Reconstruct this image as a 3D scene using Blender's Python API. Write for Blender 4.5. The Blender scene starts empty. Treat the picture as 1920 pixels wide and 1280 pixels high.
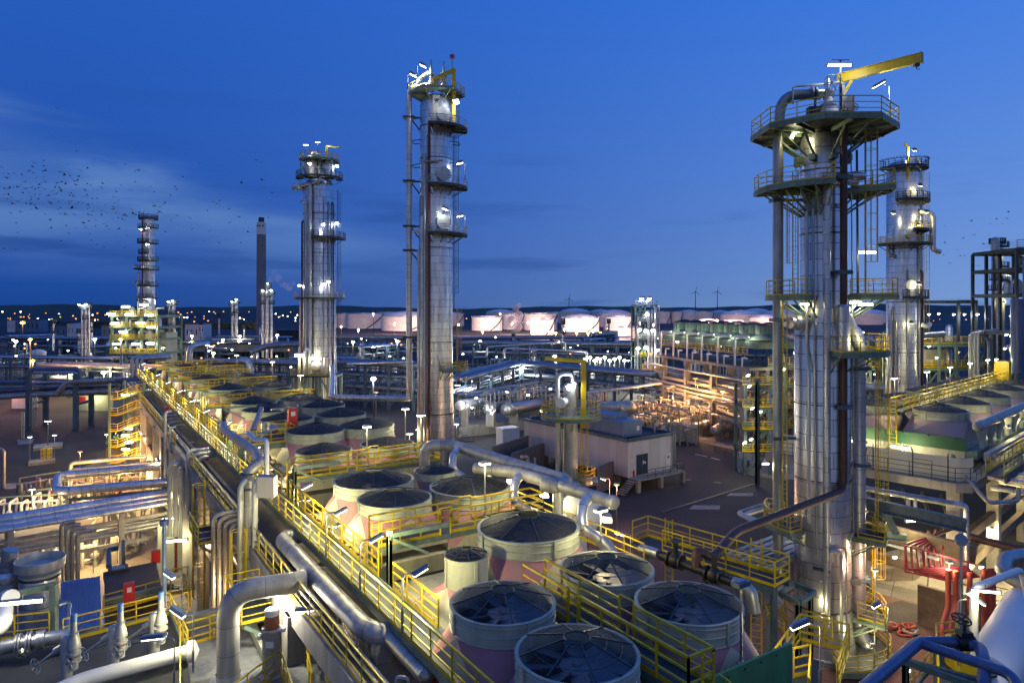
import bpy, bmesh, math, random
from mathutils import Vector, Matrix
rnd = random.Random(7)
sc = bpy.context.scene
COL = sc.collection
R = math.radians
F, CX, CY, H = 1280.0, 960.0, 578.0, 24.0          # lens in photo pixels, principal point, eye height (m)

def P(px, py, z):                                   # where a sight line meets the level z
    y = (H - z) * F / (py - CY)
    return Vector(((px - CX) * y / F, y, z))

def Q(px, py, Y):                                   # the point of a sight line at distance Y
    return Vector(((px - CX) * Y / F, Y, H - (py - CY) * Y / F))

# ------------------------------------------------------------------ materials
MATS = {}

def nodes_of(name):
    m = bpy.data.materials.new(name)
    m.use_nodes = True
    nt = m.node_tree
    return m, nt, nt.nodes['Principled BSDF']

def mat(name, col, rough=.6, metal=0., var=.25, scale=3., streak=True, bump=0., dirt=None):
    """Paint, metal or stone with uneven wear: two noises, one stretched down the surface."""
    m, nt, b = nodes_of(name)
    N, L = nt.nodes, nt.links
    tc = N.new('ShaderNodeTexCoord')
    mp = N.new('ShaderNodeMapping')
    mp.inputs['Scale'].default_value = (1, 1, .22 if streak else 1)
    L.new(tc.outputs['Object'], mp.inputs[0])
    n1 = N.new('ShaderNodeTexNoise'); n1.inputs['Scale'].default_value = scale; n1.inputs['Detail'].default_value = 6
    n1.inputs['Roughness'].default_value = .65
    L.new(mp.outputs[0], n1.inputs['Vector'])
    n2 = N.new('ShaderNodeTexNoise'); n2.inputs['Scale'].default_value = scale * .17; n2.inputs['Detail'].default_value = 3
    L.new(tc.outputs['Object'], n2.inputs['Vector'])
    r = N.new('ShaderNodeValToRGB')
    c = Vector(col)
    d = Vector(dirt) if dirt else c * (1 - var * 1.6)
    r.color_ramp.elements[0].position = .36; r.color_ramp.elements[0].color = (*d, 1)
    r.color_ramp.elements[1].position = .62; r.color_ramp.elements[1].color = (*c, 1)
    ad = N.new('ShaderNodeMath'); ad.operation = 'MULTIPLY_ADD'; ad.inputs[1].default_value = .6
    L.new(n1.outputs[0], ad.inputs[0])
    mu = N.new('ShaderNodeMath'); mu.operation = 'MULTIPLY'; mu.inputs[1].default_value = .45
    L.new(n2.outputs[0], mu.inputs[0]); L.new(mu.outputs[0], ad.inputs[2])
    L.new(ad.outputs[0], r.inputs[0]); L.new(r.outputs[0], b.inputs['Base Color'])
    b.inputs['Metallic'].default_value = metal
    rr = N.new('ShaderNodeMapRange'); rr.inputs[3].default_value = max(.05, rough - .12); rr.inputs[4].default_value = min(1, rough + .15)
    L.new(n1.outputs[0], rr.inputs[0]); L.new(rr.outputs[0], b.inputs['Roughness'])
    if bump:
        bp = N.new('ShaderNodeBump'); bp.inputs['Strength'].default_value = bump; bp.inputs['Distance'].default_value = .02
        L.new(n1.outputs[0], bp.inputs['Height']); L.new(bp.outputs[0], b.inputs['Normal'])
    MATS[name] = m
    return m

def cladding(name, col, panel=(1.9, .95), rough=.33, metal=.9, seam=.012, dark=.25, dirt=.62):
    """Insulation jacket of thin metal sheets: seams from a brick pattern over the unrolled sheet."""
    m, nt, b = nodes_of(name)
    N, L = nt.nodes, nt.links
    uv = N.new('ShaderNodeUVMap'); uv.uv_map = 'UVMap'
    br = N.new('ShaderNodeTexBrick')
    br.inputs['Scale'].default_value = 1; br.inputs['Brick Width'].default_value = panel[0]; br.inputs['Row Height'].default_value = panel[1]
    br.inputs['Mortar Size'].default_value = seam; br.inputs['Mortar Smooth'].default_value = .3
    c = Vector(col)
    br.inputs['Color1'].default_value = (*c, 1); br.inputs['Color2'].default_value = (*(c * .83), 1)
    br.inputs['Mortar'].default_value = (*(c * dark), 1)
    L.new(uv.outputs[0], br.inputs['Vector'])
    tc = N.new('ShaderNodeTexCoord'); mp = N.new('ShaderNodeMapping'); mp.inputs['Scale'].default_value = (1, 1, .12)
    L.new(tc.outputs['Object'], mp.inputs[0])
    n1 = N.new('ShaderNodeTexNoise'); n1.inputs['Scale'].default_value = 2.2; n1.inputs['Detail'].default_value = 7
    L.new(mp.outputs[0], n1.inputs['Vector'])
    mx = N.new('ShaderNodeMix'); mx.data_type = 'RGBA'; mx.blend_type = 'MULTIPLY'; mx.inputs[0].default_value = 1
    rp = N.new('ShaderNodeValToRGB'); rp.color_ramp.elements[0].position = .22; rp.color_ramp.elements[0].color = (dirt, dirt*.97, dirt*.93, 1)
    rp.color_ramp.elements[1].position = .6; rp.color_ramp.elements[1].color = (1, 1, 1, 1)
    L.new(n1.outputs[0], rp.inputs[0]); L.new(br.outputs['Color'], mx.inputs[6]); L.new(rp.outputs[0], mx.inputs[7])
    L.new(mx.outputs[2], b.inputs['Base Color'])
    b.inputs['Metallic'].default_value = metal
    rr = N.new('ShaderNodeMapRange'); rr.inputs[3].default_value = rough - .05; rr.inputs[4].default_value = rough + .1
    L.new(n1.outputs[0], rr.inputs[0]); L.new(rr.outputs[0], b.inputs['Roughness'])
    bp = N.new('ShaderNodeBump'); bp.inputs['Strength'].default_value = .35; bp.inputs['Distance'].default_value = .02; bp.invert = True
    L.new(br.outputs['Fac'], bp.inputs['Height']); L.new(bp.outputs[0], b.inputs['Normal'])
    MATS[name] = m

def emit(name, col, s):
    m, nt, b = nodes_of(name)
    b.inputs['Base Color'].default_value = (*col, 1)
    b.inputs['Emission Color'].default_value = (*col, 1); b.inputs['Emission Strength'].default_value = s
    try: m.cycles.emission_sampling = 'NONE'
    except Exception: pass
    MATS[name] = m

mat('yellow', (.66, .46, .01), .45, 0, .18, 5)
mat('steel_green', (.17, .25, .20), .5, .1, .3, 3)
mat('steel_blue', (.10, .16, .20), .5, .2, .3, 3)
mat('steel_dark', (.07, .08, .085), .5, .4, .3, 3)
mat('galv', (.42, .44, .45), .4, .8, .25, 4)
mat('pipe', (.40, .41, .42), .36, .55, .3, 2.5)
mat('pipe_light', (.55, .56, .55), .38, .35, .25, 2.5)
mat('pipe_blue', (.11, .155, .29), .35, .2, .25, 2.5)
mat('pipe_brown', (.11, .05, .04), .5, .2, .35, 4)
mat('pipe_red', (.19, .02, .035), .45, .1, .3, 4)
mat('hose_red', (.52, .10, .06), .5, 0, .2, 6)
mat('black', (.02, .02, .022), .5, .2, .3, 6)
mat('grating', (.07, .085, .10), .6, .5, .3, 9, False)
mat('grey_deck', (.25, .26, .26), .7, .1, .3, 4, False)
mat('cream', (.43, .45, .365), .6, 0, .18, 2.2, dirt=(.27, .29, .23))
mat('cream_pale', (.54, .52, .40), .6, 0, .2, 2., dirt=(.33, .31, .24))
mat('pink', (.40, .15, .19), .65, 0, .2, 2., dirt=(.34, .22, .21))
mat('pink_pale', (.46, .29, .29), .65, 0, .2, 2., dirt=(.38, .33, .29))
mat('green', (.14, .36, .13), .6, 0, .25, 1.5)
mat('green_dark', (.02, .11, .05), .55, 0, .2, 2.)
mat('concrete', (.33, .31, .28), .85, 0, .3, 2., True, .4)
mat('concrete_dark', (.20, .19, .18), .85, 0, .3, 2., True, .4)
mat('concrete_brown', (.20, .15, .11), .85, 0, .35, 1.5, False, .4)
mat('wall_panel', (.42, .39, .37), .8, 0, .12, 1.2)
mat('white_paint', (.78, .77, .74), .45, 0, .1, 2.5)
mat('white_sheet', (.78, .74, .66), .7, 0, .15, 1.5, True, .6)
mat('tank_white', (.78, .76, .74), .5, 0, .06, .3)
mat('roof_dark', (.04, .045, .055), .85, 0, .3, 3., False)
mat('roof_blue', (.15, .31, .60), .45, .2, .2, 2.)
mat('door_dark', (.03, .06, .09), .45, .1, .2, 3.)
mat('red', (.58, .03, .03), .4, 0, .15, 4.)
mat('blue_unit', (.17, .24, .36), .5, .1, .2, 2.)
mat('rust', (.30, .11, .05), .8, .1, .4, 6.)
mat('rubber', (.01, .01, .01), .8, 0, .2, 8)
mat('hub', (.30, .31, .33), .45, .5, .3, 4., False, dirt=(.22, .14, .10))
mat('blade', (.24, .24, .25), .4, .4, .25, 3., False)
mat('chimney', (.27, .27, .28), .85, 0, .2, .4)
mat('skin', (.6, .4, .3), .5)
mat('leaf', (.07, .11, .04), .7, 0, .4, 9., False)
cladding('clad', (.78, .79, .81), (4.1, 1.1), .27, .86, .03)
cladding('clad_fine', (.78, .79, .82), (3.0, 1.6), .27, .86, .05)
cladding('clad_pipe', (.70, .71, .73), (6., 1.0), .34, .75, .018)
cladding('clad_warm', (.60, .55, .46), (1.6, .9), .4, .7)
cladding('pipe_seam', (.44, .43, .42), (6., 1.2), .5, .35, .018, .45, .5)
cladding('tank_sheet', (.78, .76, .74), (9., 2.4), .5, 0., .03, .85, .9)
cladding('panel_wall', (.62, .62, .62), (1.1, 40.), .75, 0., .012, .7, .9)
emit('lamp_white', (1., .93, .66), 14.)
emit('lamp_cool', (.92, .97, 1.), 22.)
emit('lamp_amber', (1., .40, .07), 3.2)
emit('lamp_pink', (1., .48, .28), 3.5)
emit('lamp_tube', (1., .95, .80), 16.)
emit('lamp_green', (.5, 1., .1), 9.)

def sheet_mat():
    """White tarpaulin that lets lamplight through."""
    m = MATS['white_sheet']; nt = m.node_tree; N, L = nt.nodes, nt.links; b = N['Principled BSDF']
    tr = N.new('ShaderNodeBsdfTranslucent'); tr.inputs[0].default_value = (.85, .80, .68, 1); mx = N.new('ShaderNodeMixShader'); mx.inputs[0].default_value = .55
    L.new(b.outputs[0], mx.inputs[1]); L.new(tr.outputs[0], mx.inputs[2]); L.new(mx.outputs[0], N['Material Output'].inputs[0])
sheet_mat()

def guard_mat():
    """Fan guard of fine wire: half of each patch is open."""
    m, nt, b = nodes_of('guard_wire')
    N, L = nt.nodes, nt.links
    b.inputs['Base Color'].default_value = (.014, .015, .018, 1); b.inputs['Metallic'].default_value = 0.; b.inputs['Roughness'].default_value = .7
    tr = N.new('ShaderNodeBsdfTransparent'); mx = N.new('ShaderNodeMixShader')
    uv = N.new('ShaderNodeTexCoord'); w = N.new('ShaderNodeTexNoise'); w.inputs['Scale'].default_value = 1.3
    L.new(uv.outputs['Object'], w.inputs[0])
    mr = N.new('ShaderNodeMapRange'); mr.inputs[3].default_value = .16; mr.inputs[4].default_value = .46
    L.new(w.outputs[0], mr.inputs[0]); L.new(mr.outputs[0], mx.inputs[0])
    L.new(tr.outputs[0], mx.inputs[1]); L.new(b.outputs[0], mx.inputs[2]); L.new(mx.outputs[0], nt.nodes['Material Output'].inputs[0])
    MATS['guard_wire'] = m
    m2 = m.copy(); m2.name = 'guard_close'
    for n in m2.node_tree.nodes:
        if n.type == 'MAP_RANGE': n.inputs[3].default_value = .72; n.inputs[4].default_value = .9
    MATS['guard_close'] = m2
guard_mat()

# ------------------------------------------------------------------ mesh builder
class MB:
    def __init__(s): s.v = []; s.f = []; s.m = []; s.uv = []; s.cur = 0
    def face(s, ids, uv=None): s.f.append(ids); s.m.append(s.cur); s.uv.append(uv)
    def box(s, c, size, rz=0., M3=None):
        b = len(s.v); c = Vector(c); hx, hy, hz = [a / 2 for a in size]
        Rm = M3 or Matrix.Rotation(rz, 3, 'Z')
        for x, y, z in ((-1,-1,-1),(1,-1,-1),(1,1,-1),(-1,1,-1),(-1,-1,1),(1,-1,1),(1,1,1),(-1,1,1)):
            s.v.append(c + Rm @ Vector((x*hx, y*hy, z*hz)))
        for q in ((0,3,2,1),(4,5,6,7),(0,1,5,4),(1,2,6,5),(2,3,7,6),(3,0,4,7)): s.face([b+i for i in q])
        return s
    def beam(s, a, b, w=.2, h=None):
        """Straight bar of w x h section from a to b."""
        a, b = Vector(a), Vector(b); h = h or w; d = b - a; L = d.length
        if L < 1e-6: return s
        z = d / L
        up = Vector((0,0,1)) if abs(z.z) < .95 else Vector((0,1,0))
        x = up.cross(z).normalized(); y = z.cross(x)
        M3 = Matrix((x, y, z)).transposed()
        return s.box((a+b)/2, (w, h, L), M3=M3)
    def ibeam(s, a, b, h=.4, w=.3, t=.05):
        a, b = Vector(a), Vector(b); up = Vector((0,0,1))
        s.beam(a, b, t, h - 2*t - .004); s.beam(a + up*(h/2-t/2), b + up*(h/2-t/2), w, t); s.beam(a - up*(h/2-t/2), b - up*(h/2-t/2), w, t); return s
    def tube(s, pts, r, n=10, bend=0., caps=True, closed=False, r2=None):
        pts = [Vector(p) for p in pts]
        if bend and len(pts) > 2:
            out = [pts[0]]
            for i in range(1, len(pts)-1):
                p, a, c = pts[i], pts[i-1], pts[i+1]
                d1, d2 = (a-p), (c-p)
                if d1.length < 1e-6 or d2.length < 1e-6: continue
                k = min(bend, d1.length*.48, d2.length*.48)
                e1, e2 = p + d1.normalized()*k, p + d2.normalized()*k
                for j in range(7):
                    t = j/6; out.append(e1*(1-t)**2 + p*2*t*(1-t) + e2*t*t)
            out.append(pts[-1]); pts = out
        N = len(pts); b = len(s.v); x = None; Ls = 0.
        rings = []
        for i in range(N):
            if closed: d = pts[(i+1) % N] - pts[i-1]
            else: d = pts[min(i+1, N-1)] - pts[max(i-1, 0)]
            if d.length < 1e-9: d = Vector((0,0,1))
            z = d.normalized()
            if x is None:
                up = Vector((0,0,1)) if abs(z.z) < .95 else Vector((1,0,0))
                x = up.cross(z).normalized()
            else:
                x = x - z*x.dot(z)
                x = x.normalized() if x.length > 1e-6 else Vector((1,0,0))
            y = z.cross(x)
            if i: Ls += (pts[i]-pts[i-1]).length
            rad = r if r2 is None else r + (r2-r)*i/(N-1)
            for k in range(n):
                a = 2*math.pi*k/n + (math.pi/n)
                s.v.append(pts[i] + x*(rad*math.cos(a)) + y*(rad*math.sin(a)))
            rings.append(Ls)
        M = N if closed else N-1
        for i in range(M):
            j = (i+1) % N
            for k in range(n):
                k2 = (k+1) % n; u0, u1 = k/n*2*math.pi*r, (k+1)/n*2*math.pi*r
                l0, l1 = rings[i], (rings[j] if j else rings[i]+.1)
                s.face([b+i*n+k, b+i*n+k2, b+j*n+k2, b+j*n+k], [(u0,l0),(u1,l0),(u1,l1),(u0,l1)])
        if caps and not closed:
            s.face([b+k for k in range(n)][::-1]); s.face([b+(N-1)*n+k for k in range(n)])
        return s
    def lathe(s, c, prof, n=24, a0=0., a1=2*math.pi, axis=None, caps=False):
        """Turn (radius, height) pairs about the vertical through c (or about another axis)."""
        c = Vector(c); b = len(s.v); full = abs(a1-a0-2*math.pi) < 1e-4; cols = n if full else n+1
        M3 = Matrix.Identity(3)
        if axis is not None: M3 = Vector((0,0,1)).rotation_difference(Vector(axis).normalized()).to_matrix()
        Ls = [0.]
        for i in range(1, len(prof)): Ls.append(Ls[-1] + math.dist(prof[i], prof[i-1]))
        rm = max(p[0] for p in prof)
        for r, h in prof:
            for k in range(cols):
                a = a0 + (a1-a0)*k/n
                s.v.append(c + M3 @ Vector((r*math.cos(a), r*math.sin(a), h)))
        for i in range(len(prof)-1):
            for k in range(n):
                k2 = (k+1) % cols; u0, u1 = (a1-a0)*k/n*rm, (a1-a0)*(k+1)/n*rm
                s.face([b+i*cols+k, b+i*cols+k2, b+(i+1)*cols+k2, b+(i+1)*cols+k], [(u0,Ls[i]),(u1,Ls[i]),(u1,Ls[i+1]),(u0,Ls[i+1])])
        if caps:
            s.face([b+k for k in range(cols)][::-1]); s.face([b+(len(prof)-1)*cols+k for k in range(cols)])
        return s
    def cyl(s, a, b, r, n=16, r2=None): return s.tube([a, b], r, n, r2=r2)
    def prism(s, poly, z0, z1):
        b = len(s.v); n = len(poly)
        A = sum(poly[i][0]*poly[(i+1)%n][1] - poly[(i+1)%n][0]*poly[i][1] for i in range(n))
        if A < 0: poly = poly[::-1]
        for z in (z0, z1):
            for p in poly: s.v.append(Vector((p[0], p[1], z)))
        s.face([b+i for i in range(n)][::-1]); s.face([b+n+i for i in range(n)])
        for i in range(n):
            j = (i+1) % n; s.face([b+i, b+j, b+n+j, b+n+i])
        return s
    def quad(s, *pts):
        b = len(s.v); s.v += [Vector(p) for p in pts]; s.face([b+i for i in range(len(pts))]); return s
    def ball(s, c, r, n=12, sz=1.):
        k = n//2; return s.lathe(c, [(max(1e-4, r*math.sin(math.pi*i/k)), -r*sz*math.cos(math.pi*i/k)) for i in range(k+1)], n)
    def rail(s, pts, h=1.1, sp=1.5, r=.028, closed=False, toe=True, mids=2):
        """Tubular guard rail along the path: posts, hand rail, knee rails, toe board."""
        pts = [Vector(p) for p in pts]
        if closed: pts = pts + [pts[0]]
        up = Vector((0,0,1))
        for i in range(len(pts)-1):
            a, b = pts[i], pts[i+1]; L = (b-a).length; n = max(1, round(L/sp))
            for k in range(n + (1 if i == len(pts)-2 and not closed else 0)):
                p = a.lerp(b, k/n); s.beam(p, p + up*h, r*1.7, r*1.7)
            for z in [h] + [h*(j+1)/(mids+1) for j in range(mids)]:
                s.beam(a + up*z, b + up*z, r*(1.9 if z == h else 1.4))
            if toe: s.beam(a + up*.08, b + up*.08, .012, .15)
        return s
    def ladder(s, p, z0, z1, out, cage=True, w=.45):
        """Vertical ladder at p between two heights; out points to the climber; hoops when caged."""
        p = Vector(p); out = Vector(out).normalized(); sd = Vector((-out.y, out.x, 0))
        for k in (-1, 1):
            a = p + sd*(k*w/2); s.beam((a.x,a.y,z0), (a.x,a.y,z1), .07, .05)
        z = z0 + .3
        while z < z1:
            s.beam(Vector((p.x,p.y,z)) - sd*w/2, Vector((p.x,p.y,z)) + sd*w/2, .03); z += .32
        if cage and z1 - z0 > 3.2:
            zz = z0 + 2.3; hoops = []
            while zz <= z1 + .02:
                ring = [Vector((p.x,p.y,zz)) + sd*(.36*math.cos(a)) + out*(.08 + .68*math.sin(a)) for a in [math.pi*i/8 for i in range(9)]]
                for i in range(8): s.beam(ring[i], ring[i+1], .05, .02)
                hoops.append(ring); zz += 1.1
            for i in (1, 3, 4, 5, 7):
                for A, B in zip(hoops, hoops[1:]): s.beam(A[i], B[i], .035, .02)
        return s
    def wheel(s, c, axis, r=.2, t=.02):
        c = Vector(c); ax = Vector(axis).normalized(); x = (Vector((0,0,1)) if abs(ax.z) < .9 else Vector((1,0,0))).cross(ax).normalized(); y = ax.cross(x)
        s.tube([c + x*(r*math.cos(a)) + y*(r*math.sin(a)) for a in [2*math.pi*i/16 for i in range(16)]], t, 6, closed=True)
        for i in range(3):
            a = math.pi*i/3; d = (x*math.cos(a) + y*math.sin(a))*r; s.beam(c-d, c+d, t*1.4)
        return s
    def build(s, name, mats, parent=None, loc=None, smooth=True):
        if parent is not None: o0 = Vector(parent['_w'])
        elif loc is not None: o0 = Vector(loc)
        else:
            xs = [p.x for p in s.v]; ys = [p.y for p in s.v]; o0 = Vector(((min(xs)+max(xs))/2, (min(ys)+max(ys))/2, min(p.z for p in s.v)))
        me = bpy.data.meshes.new(name)
        me.from_pydata([tuple(p - o0) for p in s.v], [], s.f)
        if not isinstance(mats, (list, tuple)): mats = [mats]
        for k in mats: me.materials.append(MATS[k])
        me.polygons.foreach_set('material_index', s.m)
        ul = me.uv_layers.new(name='UVMap'); flat = []
        for f, uv in zip(s.f, s.uv):
            if uv: 
                for q in uv: flat += q
            else:
                a, b2, c2 = s.v[f[0]], s.v[f[1]], s.v[f[2]]; n = (b2-a).cross(c2-a)
                if abs(n.z) >= max(abs(n.x), abs(n.y)):
                    for i in f: flat += (s.v[i].x, s.v[i].y)
                else:
                    d = Vector((-n.y, n.x, 0)).normalized()
                    for i in f: flat += (s.v[i].dot(d), s.v[i].z)
        ul.data.foreach_set('uv', flat)
        if smooth:
            me.polygons.foreach_set('use_smooth', [True]*len(s.f))
            me.set_sharp_from_angle(angle=R(38))
        me.update()
        o = bpy.data.objects.new(name, me); COL.objects.link(o)
        if parent is not None:
            o.parent = parent; o['_w'] = parent['_w']
        else:
            o.location = o0; o['_w'] = tuple(o0)
        return o

def tag(o, label, cat=None, group=None, kind=None):
    if label: o['label'] = label
    if cat: o['category'] = cat
    if group: o['group'] = group
    if kind or cat: o['kind'] = kind or 'thing'
    return o

def thing(name, label, cat, loc, group=None):
    o = bpy.data.objects.new(name, None); COL.objects.link(o); o.empty_display_size = .3
    o.location = Vector(loc); o['_w'] = tuple(Vector(loc))
    return tag(o, label, cat, group)

def copy_tree(o, parent=None):
    c = o.copy(); COL.objects.link(c)
    if parent is not None: c.parent = parent
    for ch in list(o.children): copy_tree(ch, c)
    return c

def dup(o, loc, rz=None, label=None, scale=None, group=None):
    c = copy_tree(o); c.location = Vector(loc)
    if rz is not None: c.rotation_euler.z = rz
    if label: c['label'] = label
    if group: c['group'] = group
    if scale: c.scale = (scale,)*3 if isinstance(scale, (int, float)) else scale
    return c

def structure(o): o['kind'] = 'structure'; return o

WARM, COOL, AMBER, PINKL = (1., .87, .42), (.9, .95, 1.), (1., .45, .12), (1., .42, .25)
def light(loc, power, col=WARM, r=.12, parent=None, spot=None):
    """The light that a modelled lamp gives off."""
    l = bpy.data.lights.new('lamp_light', 'SPOT' if spot else 'POINT'); l.energy = power; l.color = col; l.shadow_soft_size = r
    if spot: l.spot_size = R(spot); l.spot_blend = 1.
    o = bpy.data.objects.new('lamp_light', l); COL.objects.link(o)
    if parent is not None: o.parent = parent; o.location = Vector(loc) - Vector(parent['_w'])
    else: o.location = Vector(loc)
    if spot: o.rotation_euler.x = R(97)                # a floodlight thrown level, away from the viewer's side
    return o
ORD = ['first','second','third','fourth','fifth','sixth','seventh','eighth','ninth','tenth','eleventh','twelfth','thirteenth','fourteenth']
# ------------------------------------------------------------------ camera, sky, ground
cd = bpy.data.cameras.new('camera'); cam = bpy.data.objects.new('camera', cd); COL.objects.link(cam)
cam.location = (0, 0, H); cam.rotation_euler = (R(90), 0, 0)
cd.sensor_width = 36; cd.lens = 24; cd.shift_y = -62/1920; cd.clip_start = .5; cd.clip_end = 20000
sc.camera = cam
sc.view_settings.view_transform = 'Standard'; sc.view_settings.look = 'None'; sc.view_settings.exposure = 0; sc.view_settings.gamma = 1
cy = sc.cycles
cy.use_denoising = True; cy.max_bounces = 5; cy.diffuse_bounces = 2; cy.glossy_bounces = 3; cy.transparent_max_bounces = 12; cy.volume_bounces = 0
cy.sample_clamp_indirect = 3.; cy.caustics_reflective = False; cy.caustics_refractive = False; cy.use_light_tree = True

def make_world():
    w = bpy.data.worlds.new('World'); sc.world = w; w.use_nodes = True
    nt = w.node_tree; N, L = nt.nodes, nt.links; bg = N['Background']
    def math_(op, a, b=None, c=None, clamp=False):
        n = N.new('ShaderNodeMath'); n.operation = op; n.use_clamp = clamp
        for i, x in enumerate((a, b, c)):
            if x is None: continue
            if isinstance(x, (int, float)): n.inputs[i].default_value = x
            else: L.new(x, n.inputs[i])
        return n.outputs[0]
    def mixc(f, a, b, mode='MIX'):
        n = N.new('ShaderNodeMix'); n.data_type = 'RGBA'; n.blend_type = mode
        for i, x in ((0, f), (6, a), (7, b)):
            if isinstance(x, tuple): n.inputs[i].default_value = (*x, 1)
            elif isinstance(x, (int, float)): n.inputs[i].default_value = x
            else: L.new(x, n.inputs[i])
        return n.outputs[2]
    tc = N.new('ShaderNodeTexCoord'); sx = N.new('ShaderNodeSeparateXYZ'); L.new(tc.outputs['Generated'], sx.inputs[0])
    X, Y, Z = sx.outputs
    # afterglow to the east of south: brightest to the right of the view
    hor = math_('SQRT', math_('ADD', math_('MULTIPLY', X, X), math_('MULTIPLY', Y, Y)))
    az = math_('DIVIDE', math_('ADD', math_('MULTIPLY', X, .93), math_('MULTIPLY', Y, .36)), math_('MAXIMUM', hor, .05))
    g = math_('SMOOTH_MIN', math_('MULTIPLY', math_('ADD', az, .25), .80), 1., .2)
    g = math_('POWER', math_('MAXIMUM', g, 0.), 1.7, clamp=True)
    e = math_('POWER', math_('MULTIPLY', math_('MAXIMUM', Z, 0.), 2.2, clamp=True), .55)
    left = mixc(e, (.0095, .056, .270), (.020, .112, .53))
    right = mixc(e, (.25, .42, .72), (.036, .20, .80))
    col = mixc(g, left, right)
    # a thin band of cirrus, tilted, lighter than the sky; and a few darker streaks
    mp = N.new('ShaderNodeMapping'); mp.inputs['Rotation'].default_value = (0, R(-14), 0); mp.inputs['Scale'].default_value = (.9, .9, 6.5); mp.inputs['Location'].default_value = (.3, .2, .75)
    L.new(tc.outputs['Generated'], mp.inputs[0])
    n1 = N.new('ShaderNodeTexNoise'); n1.inputs['Scale'].default_value = 2.1; n1.inputs['Detail'].default_value = 7; n1.inputs['Roughness'].default_value = .5; n1.inputs['Distortion'].default_value = .4
    L.new(mp.outputs[0], n1.inputs['Vector'])
    m1 = N.new('ShaderNodeMapRange'); m1.interpolation_type = 'SMOOTHSTEP'; m1.inputs[1].default_value = .36; m1.inputs[2].default_value = .60; L.new(n1.outputs[0], m1.inputs[0])
    # the bank of cirrus lies low on the left, its upper edge sloping down to the right
    edge = math_('SUBTRACT', math_('MULTIPLY_ADD', X, -.30, .055), Z)
    eb = N.new('ShaderNodeMapRange'); eb.interpolation_type = 'SMOOTHSTEP'; eb.inputs[1].default_value = -.02; eb.inputs[2].default_value = .035
    wob = math_('MULTIPLY_ADD', n1.outputs[0], .12, -.06)
    L.new(math_('ADD', edge, wob), eb.inputs[0])
    low = N.new('ShaderNodeMapRange'); low.inputs[1].default_value = .03; low.inputs[2].default_value = .15; L.new(Z, low.inputs[0])
    lf = N.new('ShaderNodeMapRange'); lf.interpolation_type = 'SMOOTHSTEP'; lf.inputs[1].default_value = .02; lf.inputs[2].default_value = -.30; L.new(X, lf.inputs[0])
    fac = math_('MULTIPLY', math_('MULTIPLY', eb.outputs[0], low.outputs[0]), math_('MULTIPLY', math_('MULTIPLY_ADD', m1.outputs[0], .75, .25), lf.outputs[0]))
    col = mixc(math_('MULTIPLY', fac, 1.0), col, (.125, .262, .56))
    mp2 = N.new('ShaderNodeMapping'); mp2.inputs['Scale'].default_value = (1.3, 1.3, 11); mp2.inputs['Location'].default_value = (1.7, 3.1, .2); L.new(tc.outputs['Generated'], mp2.inputs[0])
    n2 = N.new('ShaderNodeTexNoise'); n2.inputs['Scale'].default_value = 2.4; n2.inputs['Detail'].default_value = 6; L.new(mp2.outputs[0], n2.inputs['Vector'])
    m2 = N.new('ShaderNodeMapRange'); m2.interpolation_type = 'SMOOTHSTEP'; m2.inputs[1].default_value = .54; m2.inputs[2].default_value = .72; L.new(n2.outputs[0], m2.inputs[0])
    hi = N.new('ShaderNodeMapRange'); hi.inputs[1].default_value = .30; hi.inputs[2].default_value = .10; L.new(Z, hi.inputs[0])
    dk = mixc(g, (.010, .060, .28), (.055, .15, .44))
    col = mixc(math_('MULTIPLY', math_('MULTIPLY', m2.outputs[0], hi.outputs[0]), .65), col, dk)
    # the atmosphere model, sun just under the skyline, adds the last warm light low in the afterglow
    st = N.new('ShaderNodeTexSky'); st.sky_type = 'NISHITA'; st.sun_disc = False; st.sun_elevation = R(-2); st.sun_rotation = R(75)
    col = mixc(1., col, mixc(1., st.outputs[0], (.02, .02, .02), 'MULTIPLY'), 'ADD')
    # pale twilight added behind the camera, out of view, to light surfaces facing it
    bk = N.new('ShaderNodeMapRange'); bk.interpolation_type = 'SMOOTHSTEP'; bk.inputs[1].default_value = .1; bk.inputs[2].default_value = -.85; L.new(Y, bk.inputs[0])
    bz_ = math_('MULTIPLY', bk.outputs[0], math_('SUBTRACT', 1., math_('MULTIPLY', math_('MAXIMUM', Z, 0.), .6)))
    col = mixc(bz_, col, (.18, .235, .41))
    bg.inputs[1].default_value = 1.0
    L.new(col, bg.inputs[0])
make_world()

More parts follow.
